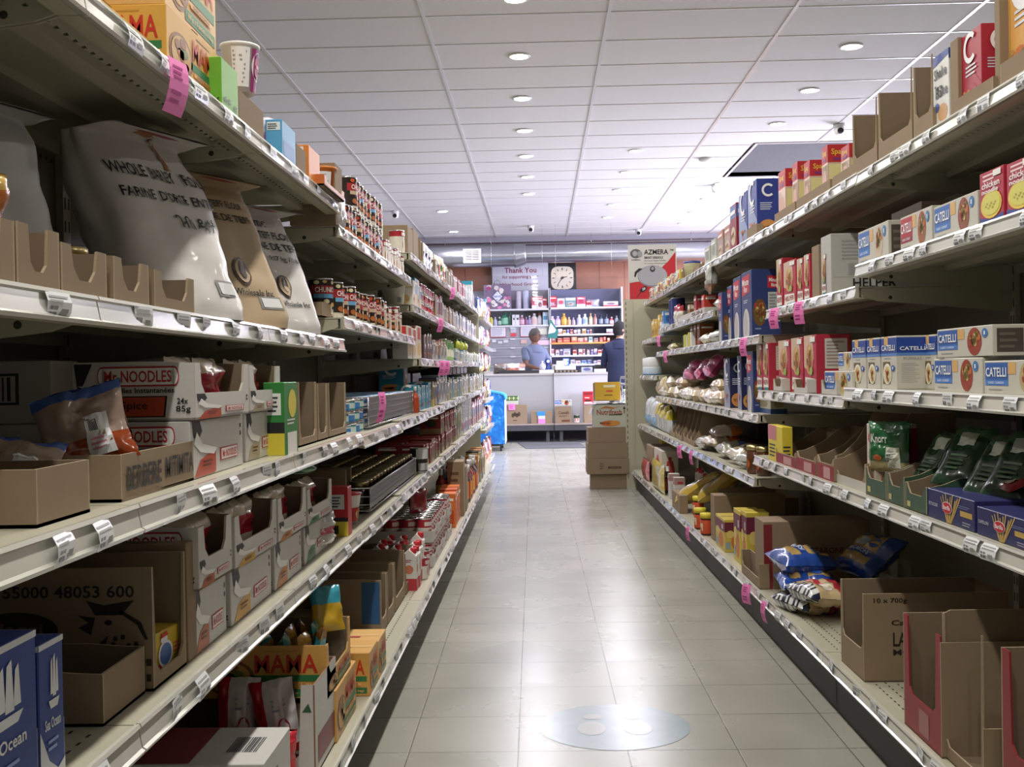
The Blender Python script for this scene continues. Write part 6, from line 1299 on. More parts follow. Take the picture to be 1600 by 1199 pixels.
for i,(pts,l) in enumerate((([(-.37,16.2),(-.22,14.9),(.62,14.9),(.55,16.2)],'dark grey floor mat in the middle before the counter'),([(-1.6,16.45),(-1.6,17.2),(-.02,17.2),(.06,16.45)],'dark grey floor mat partly under the left counter shelf'),([(.42,16.5),(.75,17.3),(1.9,17.3),(1.9,16.1),(.62,16.1)],'dark grey floor mat at the right before the counter'))):
    m=MB(); c=hx('4c4e54'); n=len(pts); a=[(x,y,.001) for x,y in pts]; b=[(x,y,.008) for x,y in pts]; m.poly(b,mat('ribbed_mat',(.075,.078,.085),.9,var=.3,scale=60))
    for k in range(n): m.poly([a[k],a[(k+1)%n],b[(k+1)%n],b[k]],c)
    thing1(m,'floor_mat',(0,0,0),l,'mat')
stk=((.435,.79,9.60,'bottom carton of the brown stack on the aisle floor'),(.400,.775,9.57,'third carton from the top of the brown stack, printed on the front'),(.405,.77,9.58,'second carton from the top of the brown stack'),(.415,.782,9.60,'topmost plain brown carton under the white mango box'))
z=0.0
for i,(a,b,y,l) in enumerate(stk):
    o=free(carton(b-a,.30,.138,mat('plain_brown_card',(.235,.17,.11),.85,var=.05,scale=8),(lambda m,fr,w,d,h:(m.lines(fr['F'],.3,.3,.42,.75,3,hx('5a4632')),m.rect(fr['F'],.5,.35,.82,.5,hx('54402e')),m.rect(fr['F'],.55,.4,.78,.45,hx('6e5840'),2))) if i==1 else None),'carton',(a+b)/2,y+.15,z+.0005,.01*(i-1),l,'carton'); z+=.139
def art_mango(m,fr,w,d,h):
    P=fr['F']; m.text(P,.10,.55,.80,.78,'Nutrifresh',hx('8a2a20'),3); m.shape(P,[(.15,.80),(.35,.93),(.6,.86),(.78,.90),(.55,.80),(.35,.84)],hx('b06a30'),2)
    m.shape(P,[(.44,.52),(.80,.52),(.82,.60),(.44,.56)],hx('2f5a34'),2); m.oval(P,.48,.17,.28,.13,hx('b86a30'),2); m.oval(P,.60,.18,.16,.11,hx('c8883a'),3); m.text(P,.18,.12,.5,.24,'Mango',hx('7a2a1c'),4)
    m.shape(P,[(.86,.60),(.88,.60),(.88,.80),(.91,.80),(.87,.92),(.83,.80),(.86,.80)],M_BLACK,2)
nf=free(carton(.32,.27,.205,hx('b4b6a8'),art_mango),'mango_box',.625,9.74,z+.001,0,'pale green fruit box with a mango picture on the brown stack','box')
zt=z+.207
bgm=mat('thin_white_plastic_film',(.62,.64,.70),.3,var=.15,scale=18,coat=.4)
m=MB(); m.grid(lambda u,v:(-.19+.36*u, -.145+.29*v, .012+.014*noise.noise(Vector((u*7,v*7,3)))+(-.10*max(0,(.15-u)/.15) )),22,18,bgm)
m.grid(lambda u,v:(-.17+.33*u, -.14+.27*v, .003),2,2,bgm)
thing1(m,'plastic_bag',(.625,9.74,zt),'crumpled white plastic bag spread over the pale fruit box','plastic bag')
ob=free(carton(.235,.12,.165,hx('c09a28'),lambda m,fr,w,d,h:(m.rect(fr['F'],.35,.70,.8,.84,hx('d8cfa8'),2),m.rect(fr['F'],.45,.45,.7,.55,hx('b84a30'),2),m.lines(fr['F'],.36,.24,.82,.32,1,hx('4a3010'),3),m.rect(fr['L'],0,0,1,1,hx('5a3a20'),1))),'yellow_box',.60,9.76,zt+.030,.06,'yellow printed box leaning on top of the fruit box','box',rx=-.10)
# shopping cart behind the stack
ct=empty('shopping_cart',(1.02,10.45,0),0,'chrome wire shopping cart half hidden behind the partition post','shopping cart')
W_=mat('cart_chrome',(.55,.57,.62),.22,1.0)
m=MB(); B=lambda x,y,z_:(x-1.02,y-10.45,z_)
x0,x1,ya,yb,zl,zh=-.24,.26,-.05,.75,.55,.93
for k in range(5):
    t=k/4; zz=zl+(zh-zl)*t; ex=.03*t
    m.tube([(x0-ex,ya-.10*t,zz),(x1+ex,ya-.10*t,zz),(x1+ex,yb+.05*t,zz),(x0-ex,yb+.05*t,zz)],.004 if k<4 else .007,W_,6,True)
for k in range(15):
    t=k/14
    m.tube([(x0+(x1-x0)*t,ya,zl),(x0+(x1-x0)*t,ya-.10,zh)],.0028,W_); m.tube([(x0+(x1-x0)*t,yb,zl),(x0+(x1-x0)*t,yb+.05,zh)],.0028,W_)
    m.tube([(x0,ya+(yb-ya)*t,zl),(x0-.03,ya+(yb-ya)*t-.05,zh)],.0028,W_); m.tube([(x1,ya+(yb-ya)*t,zl),(x1+.03,ya+(yb-ya)*t-.05,zh)],.0028,W_)
    m.tube([(x0+(x1-x0)*t,ya,zl),(x0+(x1-x0)*t,yb,zl)],.0028,W_)
m.build('basket',ct)
m=MB(); m.tube([(x0-.02,ya-.1,zh-.02),(x0-.02,ya-.22,zh+.07),(x1+.02,ya-.22,zh+.07),(x1+.02,ya-.1,zh-.02)],.012,W_,8); m.build('handle',ct)
m=MB()
for s in (x0+.02,x1-.02): m.tube([(s,ya-.08,zh-.05),(s,ya+.02,.5),(s,ya-.02,.14),(s,yb,.14),(s,yb-.1,.53)],.011,W_,8)
m.tube([(x0+.02,yb,.14),(x1-.02,yb,.14)],.011,W_,8); m.build('chassis',ct)
for sx in (x0+.02,x1-.02):
    for yy in (ya,yb-.04):
        m=MB(); m.grid(lambda u,v:(sx+(-.012+.024*v),yy+.06*math.cos(2*PI*u),.061+.06*math.sin(2*PI*u)),20,1,M_BLACK); 
        for q in (-.012,.012): m.poly([(sx+q,yy+.06*math.cos(2*PI*k/20),.061+.06*math.sin(2*PI*k/20)) for k in range(20)],M_INK)
        m.tube([(sx,yy,.061),(sx,yy,.14)],.008,W_); m.build('caster',ct)
# blue ice cream freezer
fz=empty('ice_freezer',(-.90,14.85,0),0,'bright blue chest freezer with rounded top past the left shelf run','freezer')
BL=bpy.data.materials.new('blue_splash_print'); BL.use_nodes=True; nt=BL.node_tree; b=nt.nodes['Principled BSDF']; b.inputs['Roughness'].default_value=.25; b.inputs['Coat Weight'].default_value=.4
tc=nt.nodes.new('ShaderNodeTexCoord'); wv=nt.nodes.new('ShaderNodeTexNoise'); wv.inputs['Scale'].default_value=5; wv.inputs['Detail'].default_value=8; wv.inputs['Distortion'].default_value=2.5
cr=nt.nodes.new('ShaderNodeValToRGB'); e=cr.color_ramp.elements; e[0].position=.45; e[0].color=(.015,.16,.55,1); e[1].position=.72; e[1].color=(.30,.62,.90,1); n2=e.new(.58); n2.color=(.02,.24,.70,1)
nt.links.new(tc.outputs['Object'],wv.inputs['Vector']); nt.links.new(wv.outputs['Fac'],cr.inputs['Fac']); nt.links.new(cr.outputs['Color'],b.inputs['Base Color'])
m=MB(); prof=[(-.42,.10),(.40,.10),(.40,.72),(.385,.755),(.35,.775),(.0,.84),(-.42,.86)]
A=[(x,-.35,z_) for x,z_ in prof]; Bq=[(x,.40,z_) for x,z_ in prof]; m.poly(A[::-1] if False else A,BL); m.poly(Bq[::-1],BL)
for i in range(len(prof)):
    j=(i+1)%len(prof); m.poly([A[i],Bq[i],Bq[j],A[j]],hx('c8d4e0') if i==1 else BL)
m.build('body',fz)
m=MB(); lid=hx('3aa0dc'); pr=[(.415,.70),(.415,.74),(.395,.775),(.35,.797),(.0,.862),(-.42,.882),(-.42,.862),(.0,.842),(.35,.777),(.388,.755),(.402,.72),(.402,.70)]
A=[(x,-.36,z_) for x,z_ in pr]; Bq=[(x,.41,z_) for x,z_ in pr]; m.poly(A,lid); m.poly(Bq[::-1],lid)
for i in range(len(pr)): j=(i+1)%len(pr); m.poly([A[i],Bq[i],Bq[j],A[j]],lid)
m.build('lid',fz)
m=MB(); m.box(-.40,.37,-.32,.37,.07,.10,M_INK); m.build('plinth',fz)
for sx in (-.34,.34):
    for sy in (-.28,.33):
        m=MB(); m.grid(lambda u,v:(sx-.012+.024*v,sy+.032*math.cos(2*PI*u),.033+.032*math.sin(2*PI*u)),18,1,M_BLACK)
        for q in (-.012,.012): m.poly([(sx+q,sy+.032*math.cos(2*PI*k/18),.033+.032*math.sin(2*PI*k/18)) for k in range(18)],M_INK)
        m.tube([(sx,sy,.04),(sx,sy,.075)],.008,M_INK); m.build('caster',fz)
# griddle sign on top of the right run end
m=MB(); m.rbox(-.215,.215,-.008,.008,0,.485,hx('bdbbb8'),.001); fr=fbox(.43,.016,.485); P=fr['F']; RD=hx('b01f2c')
m.shape(P,[(.02,.0),(.98,.0),(.98,.86),(.82,.68),(.68,.57),(.5,.40),(.25,.33),(.02,.30)][::1],RD,1); m.shape(P,[(.0,.33),(.3,.32),(.5,.37),(.62,.5),(.72,.6),(.6,.62),(.2,.6),(.0,.5)],hx('bdbbb8'),2)
m.oval(P,.50,.42,.31,.20,hx('77757e'),3,36); m.oval(P,.50,.43,.30,.185,hx('9b99a4'),4,36); m.oval(P,.50,.55,.055,.055,M_BLACK,5); m.oval(P,.50,.56,.035,.03,hx('8a8890'),6)
m.shape(P,[(.14,.40),(.18,.48),(.30,.56),(.22,.57),(.13,.50),(.12,.42)],M_BLACK,5); m.shape(P,[(.26,.20),(.36,.25),(.38,.18),(.29,.12),(.22,.15)],M_BLACK,5); m.shape(P,[(.28,.20),(.34,.22),(.35,.18),(.29,.15)],hx('a0a0a4'),6); m.shape(P,[(.24,.13),(.26,.13),(.17,.03),(.16,.03)],M_BLACK,5)
m.oval(P,.16,.84,.12,.085,hx('55565c'),3); m.oval(P,.14,.84,.05,.05,hx('9a9a9e'),4); m.oval(P,.24,.83,.05,.06,hx('8a8a90'),4); m.text(P,.06,.715,.26,.735,'AZMERA',hx('2a2a2c'),3)
m.text(P,.33,.82,.83,.91,'AZMERA',M_BLACK,3); m.text(P,.86,.88,.94,.91,'TM',M_BLACK,3); m.text(P,.33,.74,.72,.785,'SMART GRIDDLE',M_BLACK,3); m.text(P,.33,.69,.78,.715,'Non-Stick Digital Griddle',hx('5a5a5c'),3); m.text(P,.33,.64,.80,.665,'16" energy-efficient griddle',hx('5a5a5c'),3)
thing1(m,'griddle_sign',(1.015,9.60,1.702),'grey and red AZMERA SMART GRIDDLE sign standing on the right run end','sign')
# ================================================================= COUNTER
M_CTR=mat('counter_grey_panel',(.36,.36,.37),.35,var=.03,scale=3); M_CTR2=mat('counter_white_panel',(.43,.43,.45),.35,var=.03,scale=3); M_LEDGE=mat('worn_ledge_laminate',(.33,.27,.235),.5,var=.15,scale=12); M_LEG=mat('dark_counter_base',(.06,.06,.065),.6)
def counter(x0,x1,y0,mt,label):
    t=empty('checkout_counter',((x0+x1)/2,y0,0),0,label,'counter'); W=(x1-x0)/2
    m=MB(); m.box(-W,W,0,.03,.27,1.02,mt); m.box(-W,-W+.03,.03,.62,.27,1.02,mt); m.box(W-.03,W,.03,.62,.27,1.02,mt); m.build('front_panel',t)
    m=MB(); m.rbox(-W,W,-.015,.66,1.02,1.055,mat('counter_top',(.40,.385,.37),.35),.003); m.build('worktop',t)
    m=MB(); m.box(-W,W,-.35,.0,.262,.286,M_LEDGE); m.box(-W,W,-.345,-.33,.178,.262,M_LEG); m.build('ledge',t)
    m=MB(); m.box(-W,W,.45,.47,.0,.27,M_LEG); m.build('base_panel',t)
    n=3
    for k in range(n):
        m=MB(); x=-W+.1+(2*W-.2)*k/(n-1); m.box(x-.025,x+.025,-.30,-.25,0,.178,M_LEG); m.build('leg',t)
    return t
counter(-1.75,.193,16.61,M_CTR,'left grey checkout counter with a goods ledge along its foot')
counter(.199,2.2,16.59,M_CTR2,'right pale checkout counter, seam in line with the paper sheets')
L_=lambda u,Y: at(u,600,Y).x
def zv(v,Y,u=850): return at(u,v,Y).z
def stand(u0,u1,v0,Y,d,build,name,label,cat,zb,group=None,rz=0):
    x0=L_(u0,Y); x1=L_(u1,Y); h=zv(v0,Y,(u0+u1)/2)-zb
    return free(build(x1-x0,max(h,.02)),name,(x0+x1)/2,Y+d/2,zb+.0008,rz,label,cat,group)
LZ=.286
stand(791,823,633,16.30,.22,lambda w,h: carton(w,.22,h,M_CARD,lambda m,fr,w,d,h:[m.oval(fr['F'],.3+.1*k,.45+.06*(k%2),.07,.12,hx('4a3a2c'),2,10) for k in range(4)]+[m.lines(fr['F'],.3,.14,.6,.22,1,hx('4a3a2c'),2)]),'carton','brown carton with a round dark print on the counter ledge, leftmost','carton',LZ)
zc=zv(633,16.3,800)
free(carton(.19,.12,.135,hx('b8c0a8'),lambda m,fr,w,d,h:(m.rect(fr['F'],0,.45,1,1,hx('2c4a2c')),[m.oval(fr['F'],.15+.17*k,.72,.075,.2,hx('b8c890' if k%2 else '708a48'),2,10) for k in range(6)])),'fruit_pack',L_(799,16.3),16.40,zc+.003,0,'green printed fruit pack standing on the leftmost ledge carton','pack')
def note(u0,u1,v0,v1,Y,c,label,name='paper_note',cat='note',art=None,t=.003):
    x0=L_(u0,Y); x1=L_(u1,Y); zt=zv(v0,Y,(u0+u1)/2); zb=zv(v1,Y,(u0+u1)/2)
    w=x1-x0; h=zt-zb; m=MB(); m.box(-w/2,w/2,0,t,0,h,c)
    if art: art(m,lambda u,v,l=1:(-w/2+w*u,-.0006*l-.0004,h*v))
    return thing1(m,name,((x0+x1)/2,Y,zb),label,cat)
note(794,804,631,641,16.285,M_PINK,'pink note on the leftmost ledge carton',art=lambda m,P:m.lines(P,.15,.2,.85,.8,3,M_PINKI,1))
stand(829,862,643,16.30,.22,lambda w,h: carton(w,.22,h,M_CARD),'carton','open brown carton with a blue label in the middle of the ledge','carton',LZ)
note(838,851,643,650,16.29,hx('3a8ac0'),'blue label on the middle ledge carton',cat='label'); note(840,851,650,656,16.286,hx('c8ccd0'),'white label below the blue one on the middle ledge carton',cat='label')
note(840,851,655,663,16.282,M_PINK,'pink note on the middle ledge carton')
stand(866.5,892,636,16.30,.20,lambda w,h: carton(w,.20,h,M_CARD,lambda m,fr,w,d,h:(m.text(fr['F'],.2,.55,.85,.72,'Catelli',hx('4a2c1c'),2),m.text(fr['F'],.25,.38,.7,.48,'SPAGHETTI',hx('6a4a34'),2),m.rect(fr['F'],.4,.08,.9,.2,hx('6a3a2a'),2))),'carton','brown carton lettered Catelli on the counter ledge','carton',LZ)
free(carton(.26,.09,.085,hx('c9c5ba'),art_catelli_lie()),'pasta_box',L_(879.5,16.3),16.36,zv(635,16.3)+.006,0,'blue and white pasta box on the Catelli carton at the ledge','pasta box')
free(can(.045,.115,[(.6,hx('d8d0c8')),(1,hx('2c4a34'))],lambda m,P:m.oval(P,.5,.4,.25,.22,hx('c8302c'),2)),'tomato_can',L_(900.5,16.3),16.40,LZ+.001,0,'single tomato can standing on the counter ledge','can')
stand(911.5,927,634,16.34,.2,lambda w,h: carton(w,.2,h,M_CARD),'carton','brown carton at the right of the ledge, under the red box','carton',LZ)
free(carton(.155,.10,.20,hx('b01f2a'),lambda m,fr,w,d,h:(m.rect(fr['F'],.1,.05,.9,.2,hx('d8d0c8')),m.rect(fr['F'],.1,.75,.9,.9,hx('7a1420')),m.lines(fr['F'],.15,.45,.85,.6,1,hx('e0c8c0'),2),m.rect(fr['F'],.2,.25,.8,.35,hx('2a1a1a')))),'cocoa_box',L_(919,16.3),16.45,zv(634,16.34)+.004,0,'red box standing on the rightmost ledge carton','box')
# ---- on the worktop
CT=1.056
for i,(u,c1,c2,l) in enumerate(((782,'5a5048','8a8078','dark clear bag of dried meat on the counter, leftmost'),(790,'c84a44','d8d0d0','red and clear crinkled bag on the counter'),(801,'b87a68','dcd8d8','pink packet heap beside the crinkled bag'),(811,'d0ccd0','c89080','white crinkled packet on the counter beside the clerk'))):
    free(bag(.22,.16,.10,(lambda a,b:(lambda p,q: gx(a) if q<.55 else gx(b)))(c1,c2),300+i,None,.02,12,12),'food_bag',L_(u,16.8),16.84+.15*(i%2),CT,.2*(i-1),l,'bag')
free(open_box(.62,.22,.05,.05,.05,.02,.5,hx('2a2a2c'),hx('3a3a3c'),hx('4a4a4c')),'display_tray',L_(812,16.75),16.72,CT,0,'low black display tray on the counter before the clerk','tray')
for i in range(7): free(can(.03,.045,[(1,hx('b8b4a8'))]),'small_tin',L_(812,16.75)-.255+.085*i,16.69,CT+.005,0,'small pale tin in the black display tray','tin','small tins in the black counter tray')
m=MB(); m.box(-.185,.185,-.1,.12,0,.045,hx('d4d2c0')); m.box(-.16,.165,-.09,.1,.045,.052,hx('c8ccd4')); thing1(m,'paper_stack',(L_(847.5,16.7),16.72,CT),'cream paper stack on the counter in front of the clerk','paper stack')
free(lathe_mesh([(.03,0),(.05,.02),(.052,.06),(.03,.09),(.012,.1),(.012,.125),(.02,.13),(.0001,.135)],[hx('b8b4c4')]*4+[hx('d8d4dc')]*3,16,name='dispenser'),'dispenser',L_(848,16.8),16.74,CT+.054,0,'pale pump dispenser on the cream paper stack','dispenser')
free(lathe_mesh([(.06,0),(.065,.05),(.05,.10),(.035,.12),(.045,.15),(.05,.19),(.035,.225),(.0001,.235)],[hx('22387a')]*7,18,.9,.8,lambda m:(m.oval(lambda u,v,l=1:(-.025+.05*u,-.045-.0008*l,.16+.05*v),.5,.5,.5,.5,hx('c8d0e0'),2,12)),name='figure_toy'),'figure_toy',L_(857,16.9),16.93,CT,0,'small dark blue hooded plush with a pale face on the counter','plush toy')
stand(870,882,564,16.85,.12,lambda w,h: carton(w,.12,h,hx('d0d0d4'),lambda m,fr,w,d,h:(m.lines(fr['F'],.3,.3,.7,.6,2,M_GREYL))),'white_box','white square box on the right counter','box',CT+.06)
stand(868,900,572,16.80,.2,lambda w,h: carton(w,.2,h,hx('d8d0cc'),art_generic('d8d0cc','c85a4c','c8c4c4',3)),'paper_stack','white and red stack under the white square box','stack',CT)
stand(880,890,560,16.95,.08,bx('3a68a8',art_generic('3a68a8','8ab0d8','c8d8e8',1),.08),'blue_box','light blue box behind the white square box on the counter','box',CT+.06)
stand(866,906,578,16.66,.12,lambda w,h: carton(w,.12,h,hx('2a2422'),lambda m,fr,w,d,h:[m.oval(fr['F'],.12+.15*k,.5,.05,.3,hx('8a7a68'),2,8) for k in range(6)]),'candy_tray','black and tan candy box along the right counter edge','box',CT)
stand(909,926,574,16.85,.2,lambda w,h: carton(w,.2,h,hx('a8acb0'),lambda m,fr,w,d,h:m.oval(fr['F'],.5,.6,.35,.3,hx('5a5a8a'),2)),'scale','grey counter scale with a round blue dial','scale',CT)
stand(930,944,570,16.85,.14,lambda w,h: open_box(w,.14,h,h*.4,h*.4,.01,.8,M_BLACK,M_BLACK,M_INK),'card_terminal','black card terminal stand near the customer','terminal',CT)
free(carton(.18,.12,.05,hx('cfc6c4')),'small_box',L_(938,16.7),16.76,CT,0,'small pink white box in front of the card terminal','box')
# ---- plexiglass shields
GL=bpy.data.materials.new('clear_acrylic'); GL.use_nodes=True; nt=GL.node_tree; out=nt.nodes['Material Output']; nt.nodes.remove(nt.nodes['Principled BSDF'])
tr=nt.nodes.new('ShaderNodeBsdfTransparent'); gl=nt.nodes.new('ShaderNodeBsdfGlossy'); gl.inputs['Roughness'].default_value=.02; fx=nt.nodes.new('ShaderNodeFresnel'); fx.inputs['IOR'].default_value=1.45; mxs=nt.nodes.new('ShaderNodeMixShader'); tr.inputs['Color'].default_value=(.97,.97,.985,1)
nt.links.new(fx.outputs[0],mxs.inputs[0]); nt.links.new(tr.outputs[0],mxs.inputs[1]); nt.links.new(gl.outputs[0],mxs.inputs[2]); nt.links.new(mxs.outputs[0],out.inputs['Surface'])
for x0,x1,zt,l in ((-.86,.155,2.62,'left clear acrylic shield hanging over the counter'),(.165,1.255,2.57,'right clear acrylic shield over the counter, in front of the shelves')):
    t=empty('acrylic_shield',((x0+x1)/2,17.02,0),0,l,'acrylic shield'); W=(x1-x0)/2
    m=MB(); m.box(-W,W,-.002,.002,1.15,zt,GL); m.build('clear_sheet',t)
    m=MB()
    for s in (-W+.1,W-.1): m.tube([(s,0,zt-.01),(s,0,CEIL)],.0015,M_WIRE,5)
    m.build('wire_left' if 0 else 'hanging_wire',t) if 0 else None
    for s in (-W+.1,W-.1):
        m=MB(); m.tube([(s,0,zt-.01),(s,0,CEIL)],.0015,M_WIRE,5); m.build('hanging_wire',t)
    for s in (-W+.03,W-.03):
        m=MB(); m.box(s-.02,s+.02,-.03,.03,CT,CT+.12,hx('c8c8d0')); m.build('foot',t)
# ================================================================= REAR SHELVING
GR=mat('pegboard_grey',(.26,.26,.30),.6,var=.05,scale=6); SW=mat('rear_shelf_white',(.62,.62,.66),.4)
def rear_unit(x0,x1,zs,label,orange=None,back=GR,top=2.28,bot=.1):
    t=empty('rear_shelving',((x0+x1)/2,18.6,0),0,label,'shelving unit'); W=(x1-x0)/2
    m=MB(); m.box(-W,W,-.02,.0,bot,top,back); m.build('back_panel',t)
    for s in (-W,W): 
        m=MB(); m.box(s-.012,s+.012,-.42,0,bot,top,SW); m.build('side_post',t)
    for z_ in zs:
        m=MB(); m.box(-W,W,-.42,-.02,z_-.028,z_,mat('orange_edge',(.72,.33,.09),.4) if z_==orange else SW); m.build('shelf_board',t)
    return t
rear_unit(-1.45,.165,(2.158,1.88),'rear shelving left of the counter seam with grey drawers below',None,GR,2.5,1.852)
rear_unit(.175,1.40,(2.17,1.865,1.713,1.571,1.354,1.201,.95),'rear shelving behind the right acrylic shield with an orange edge',1.571,mat('rear_back_blue',(.12,.13,.22),.6),2.5)
# grey drawer fronts of the left unit
dt=empty('drawer_cabinet',(-.64,18.22,0),0,'grey drawer cabinet with paper notes behind the clerk','cabinet')
m=MB(); m.box(-.80,.80,.0,.36,.0,1.848,GR); m.build('body',dt)
for a,b in ((1.665,1.845),(1.512,1.655),(1.365,1.502),(1.20,1.355),(.9,1.19)):
    m=MB(); m.box(-.79,.79,-.012,-.001,a,b,mat('drawer_grey',(.30,.30,.335),.45,var=.03)); m.box(-.79,.79,-.02,-.012,b-.012,b,SW); dr=m.build('drawer',dt)
    m=MB(); m.box(.13,.21,-.035,-.021,b-.02,b,hx('e4e4ea')); m.build('handle',dr)
Yn=18.20
for (u0,u1,v0,v1,c,l,red) in ((767,792.5,510.5,527.5,hx('d4d2da'),'red framed price list on the upper left drawer front',1),(814,840,509.5,526.5,hx('d4d2da'),'red framed price list half behind the clerk head',1),(842,856,513,523,hx('c8ccb8'),'pale green note right of the clerk head',0),
    (799,808,521,526,hx('d0404c'),'small red note between the price lists',0),(799,808,513,520,hx('b8b8c4'),'small grey note above the red one',0),(770,776,531,535,hx('d4d4dc'),'small white note, leftmost on the second drawer',0),(779.5,786,533.5,537,hx('d4d4dc'),'small white note, second on the second drawer',0),(788,795,531.5,535.5,hx('d4d4dc'),'small white note, third on the second drawer',0),(815,824,531,537,hx('d0aaa0'),'peach note on the second drawer',0),(841,860,532,539,hx('d8b8c8'),'pink white card right of the clerk',0),(769,776,545.5,550,hx('d0d0d8'),'small white note on the third drawer',0)):
    note(u0,u1,v0,v1,Yn-.002,c,l,art=(lambda m,P:(m.rect(P,0,0,1,1,hx('a02a40'),1),m.rect(P,.04,.07,.96,.93,c,2),m.lines(P,.1,.15,.9,.8,5,hx('a0a0b0'),3))) if red else None)
BR=18.22
def goods(u0,u1,v0,zb,Y,d,build,name,label,cat,group=None): return stand(u0,u1,v0,Y,d,build,name,label,cat,zb,group)
# top boards
free(lathe_mesh([(.045,0),(.05,.01),(.05,.30),(.03,.31),(.0001,.312)],[hx('a8a4b0')]*4,16,name='roll'),'paper_roll',L_(812,BR),18.35,2.159,0,'grey white upright roll on the rear top board','roll')
free(lathe_mesh([(.045,0),(.05,.01),(.05,.31),(.03,.32),(.0001,.322)],[hx('b0b4cc')]*4,16,name='roll'),'paper_roll',L_(824,BR),18.35,2.159,0,'pale blue upright roll on the rear top board','roll')
GCOL=[('b83040','d8d0d8','8a3048'),('c8506a','e0d8e0','a03050'),('a8a4b0','d8d4dc','c04858'),('d8d0d8','b83850','806878'),('6a8a8a','c8ccd0','a8a8b0')]
def boxes(us,v0,zb,label,seed,tiers=1,h=None,group=None):
    for i,(a,b) in enumerate(us):
        c=GCOL[(i*2+seed)%5]; goods(a,b,v0+(i*3+seed)%4,zb,BR+.02,.25,(lambda c,i: lambda w,h: carton(w,.25,h,hx(c[0]),art_generic(c[0],c[1],c[2],i+seed)))(c,i),'carton',label+', %s from the left'%['first','second','third','fourth','fifth','sixth','seventh','eighth'][i],'box',group)
boxes(((833,841),(841.5,850),(850,857)),463,2.159,'red or grey box on the rear left top board',1)
boxes(((861,872),(872.5,885),(885.5,902),(903,917)),463,2.171,'red and white box on the rear right top board',0)
boxes(((945,968),(918,926)),468,2.171,'pale box on the rear right top board end',3)
free(bag(.2,.13,.1,gx('b0b0c0'),311,None,.02,10,10),'clear_bag',L_(930,BR),18.32,2.171,0,'clear bag among boxes on the rear right top board','bag')
# bottles
def btl(u,w,h,c,capc,zb,label,lab=None,neck=.4,sy=.6,capr=.42,g=None): 
    s=18.25/FPX; r=w*s/2
    free(bottle(r,h,gx(c),hx(capc),hx(lab) if lab else None,sy,neck,14,capr),'bottle',L_(u,BR),18.33,zb+.001,0,label,'bottle',g)
Z2=1.881; Z2R=1.866
for (u,w,h,c,cap,l,lb) in ((764,5,.15,'b0a870','d0c8b8','small yellow bottle, leftmost on the rear bottle board',None),(769,5,.18,'c8c03a','1c1c1c','yellow bottle with a black cap on the rear bottle board',None),(775,6,.15,'a8acc8','b8bcd0','pale blue bottle on the rear bottle board',None),(782,7,.15,'28584c','d8dcd8','dark green bottle with a pale label','a8c0b0'),
    (790.5,12,.235,'2a7a5a','2a6a4a','largest green detergent bottle on the rear bottle board','8ac8a8'),(798,7,.225,'1f5a44','2a6a4a','slim green detergent bottle behind the largest one',None),(817,8,.175,'a06a80','c8b8c0','mauve bottle on the rear bottle board','c8a0b0'),(824,5,.14,'8a5a7a','b0a0b0','small mauve bottle on the rear bottle board',None),(829,6,.165,'7a70a0','d8d4e0','violet bottle with a white cap on the rear bottle board','9a8ab8'),(836.5,10,.20,'d8ccc8','dcd8dc','large white bottle left of the shield edge','d8b8b0'),(845,7,.205,'d4ccd0','b84a44','white bottle with a red cap on the rear bottle board','d8d8e0')):
    btl(u,w,h,c,cap,Z2,l,lb)
for i,(a,b) in enumerate(((802,806.5),(807,813))): goods(a,b,492,Z2,BR+.03,.08,bx('d4d2d8',lambda m,fr,w,d,h:m.oval(fr['F'],.6,.6,.25,.12,M_INK),.08),'white_box','white box with a dark dot on the rear bottle board, %s'%['left','right'][i],'box')
goods(850,858,488,Z2,BR+.03,.08,bx('b8d0dc',lambda m,fr,w,d,h:(m.rect(fr['F'],.1,.4,.9,.7,hx('4a8ab0'))),.08),'refill_pouch','white and blue refill pouch at the shield edge','pouch')
for (u,w,h,c,cap,l,lb) in ((865,8,.16,'d8b0cc','e0d0e0','pink white bottle, first on the right bottle board','e0c8d8'),(873.5,8,.16,'b8a0d8','d0c0e8','lilac bottle, second on the right bottle board','c8b8e0'),(883,9,.205,'c8902c','d8a83a','amber bottle on the right bottle board','d8a848'),(891,6,.14,'c8a070','d8c8b0','small beige bottle on the right bottle board',None),(898,6,.13,'a890b0','b8a8c0','small mauve bottle on the right bottle board',None),(907,8,.18,'c8ccd4','d8d8e0','white arched bottle on the right bottle board','b0b4c4'),(916,9,.19,'d0d4dc','d8dce4','white bottle with blue band on the right bottle board','8aa0c8'),(925,6,.20,'d0b080','c8a870','tan tall bottle on the right bottle board','d8c8a0'),(932,6,.185,'b08078','a87870','brown pink bottle on the right bottle board',None),(941,7,.18,'2a3448','303a50','dark navy bottle, left of a pair','8a94a8'),(950,7,.18,'2a3448','303a50','dark navy bottle, right of a pair','8a94a8'),(958,7,.13,'c83a4a','d8c8d0','red and white bottle near the customer cap','e0d0d8'),(966,6,.15,'b0bcd0','c8d0dc','pale blue bottle near the customer cap',None)):
    btl(u,w,h,c,cap,Z2R,l,lb)
def rowr(us,v,zb,cols,label,hv=0):
    o=['first','second','third','fourth','fifth','sixth','seventh','eighth','ninth','tenth','eleventh','twelfth']
    for i,(a,b) in enumerate(us):
        c=cols[i%len(cols)]; goods(a,b,v+(i*5)%3*.8,zb,BR+.02+.01*(i%2),.12,(lambda c,i: lambda w,h: carton(w,.12,h,hx(c[0]),art_generic(c[0],c[1],c[2],i+int(v))))(c,i),'box',label+', %s from the left'%o[i],'box')
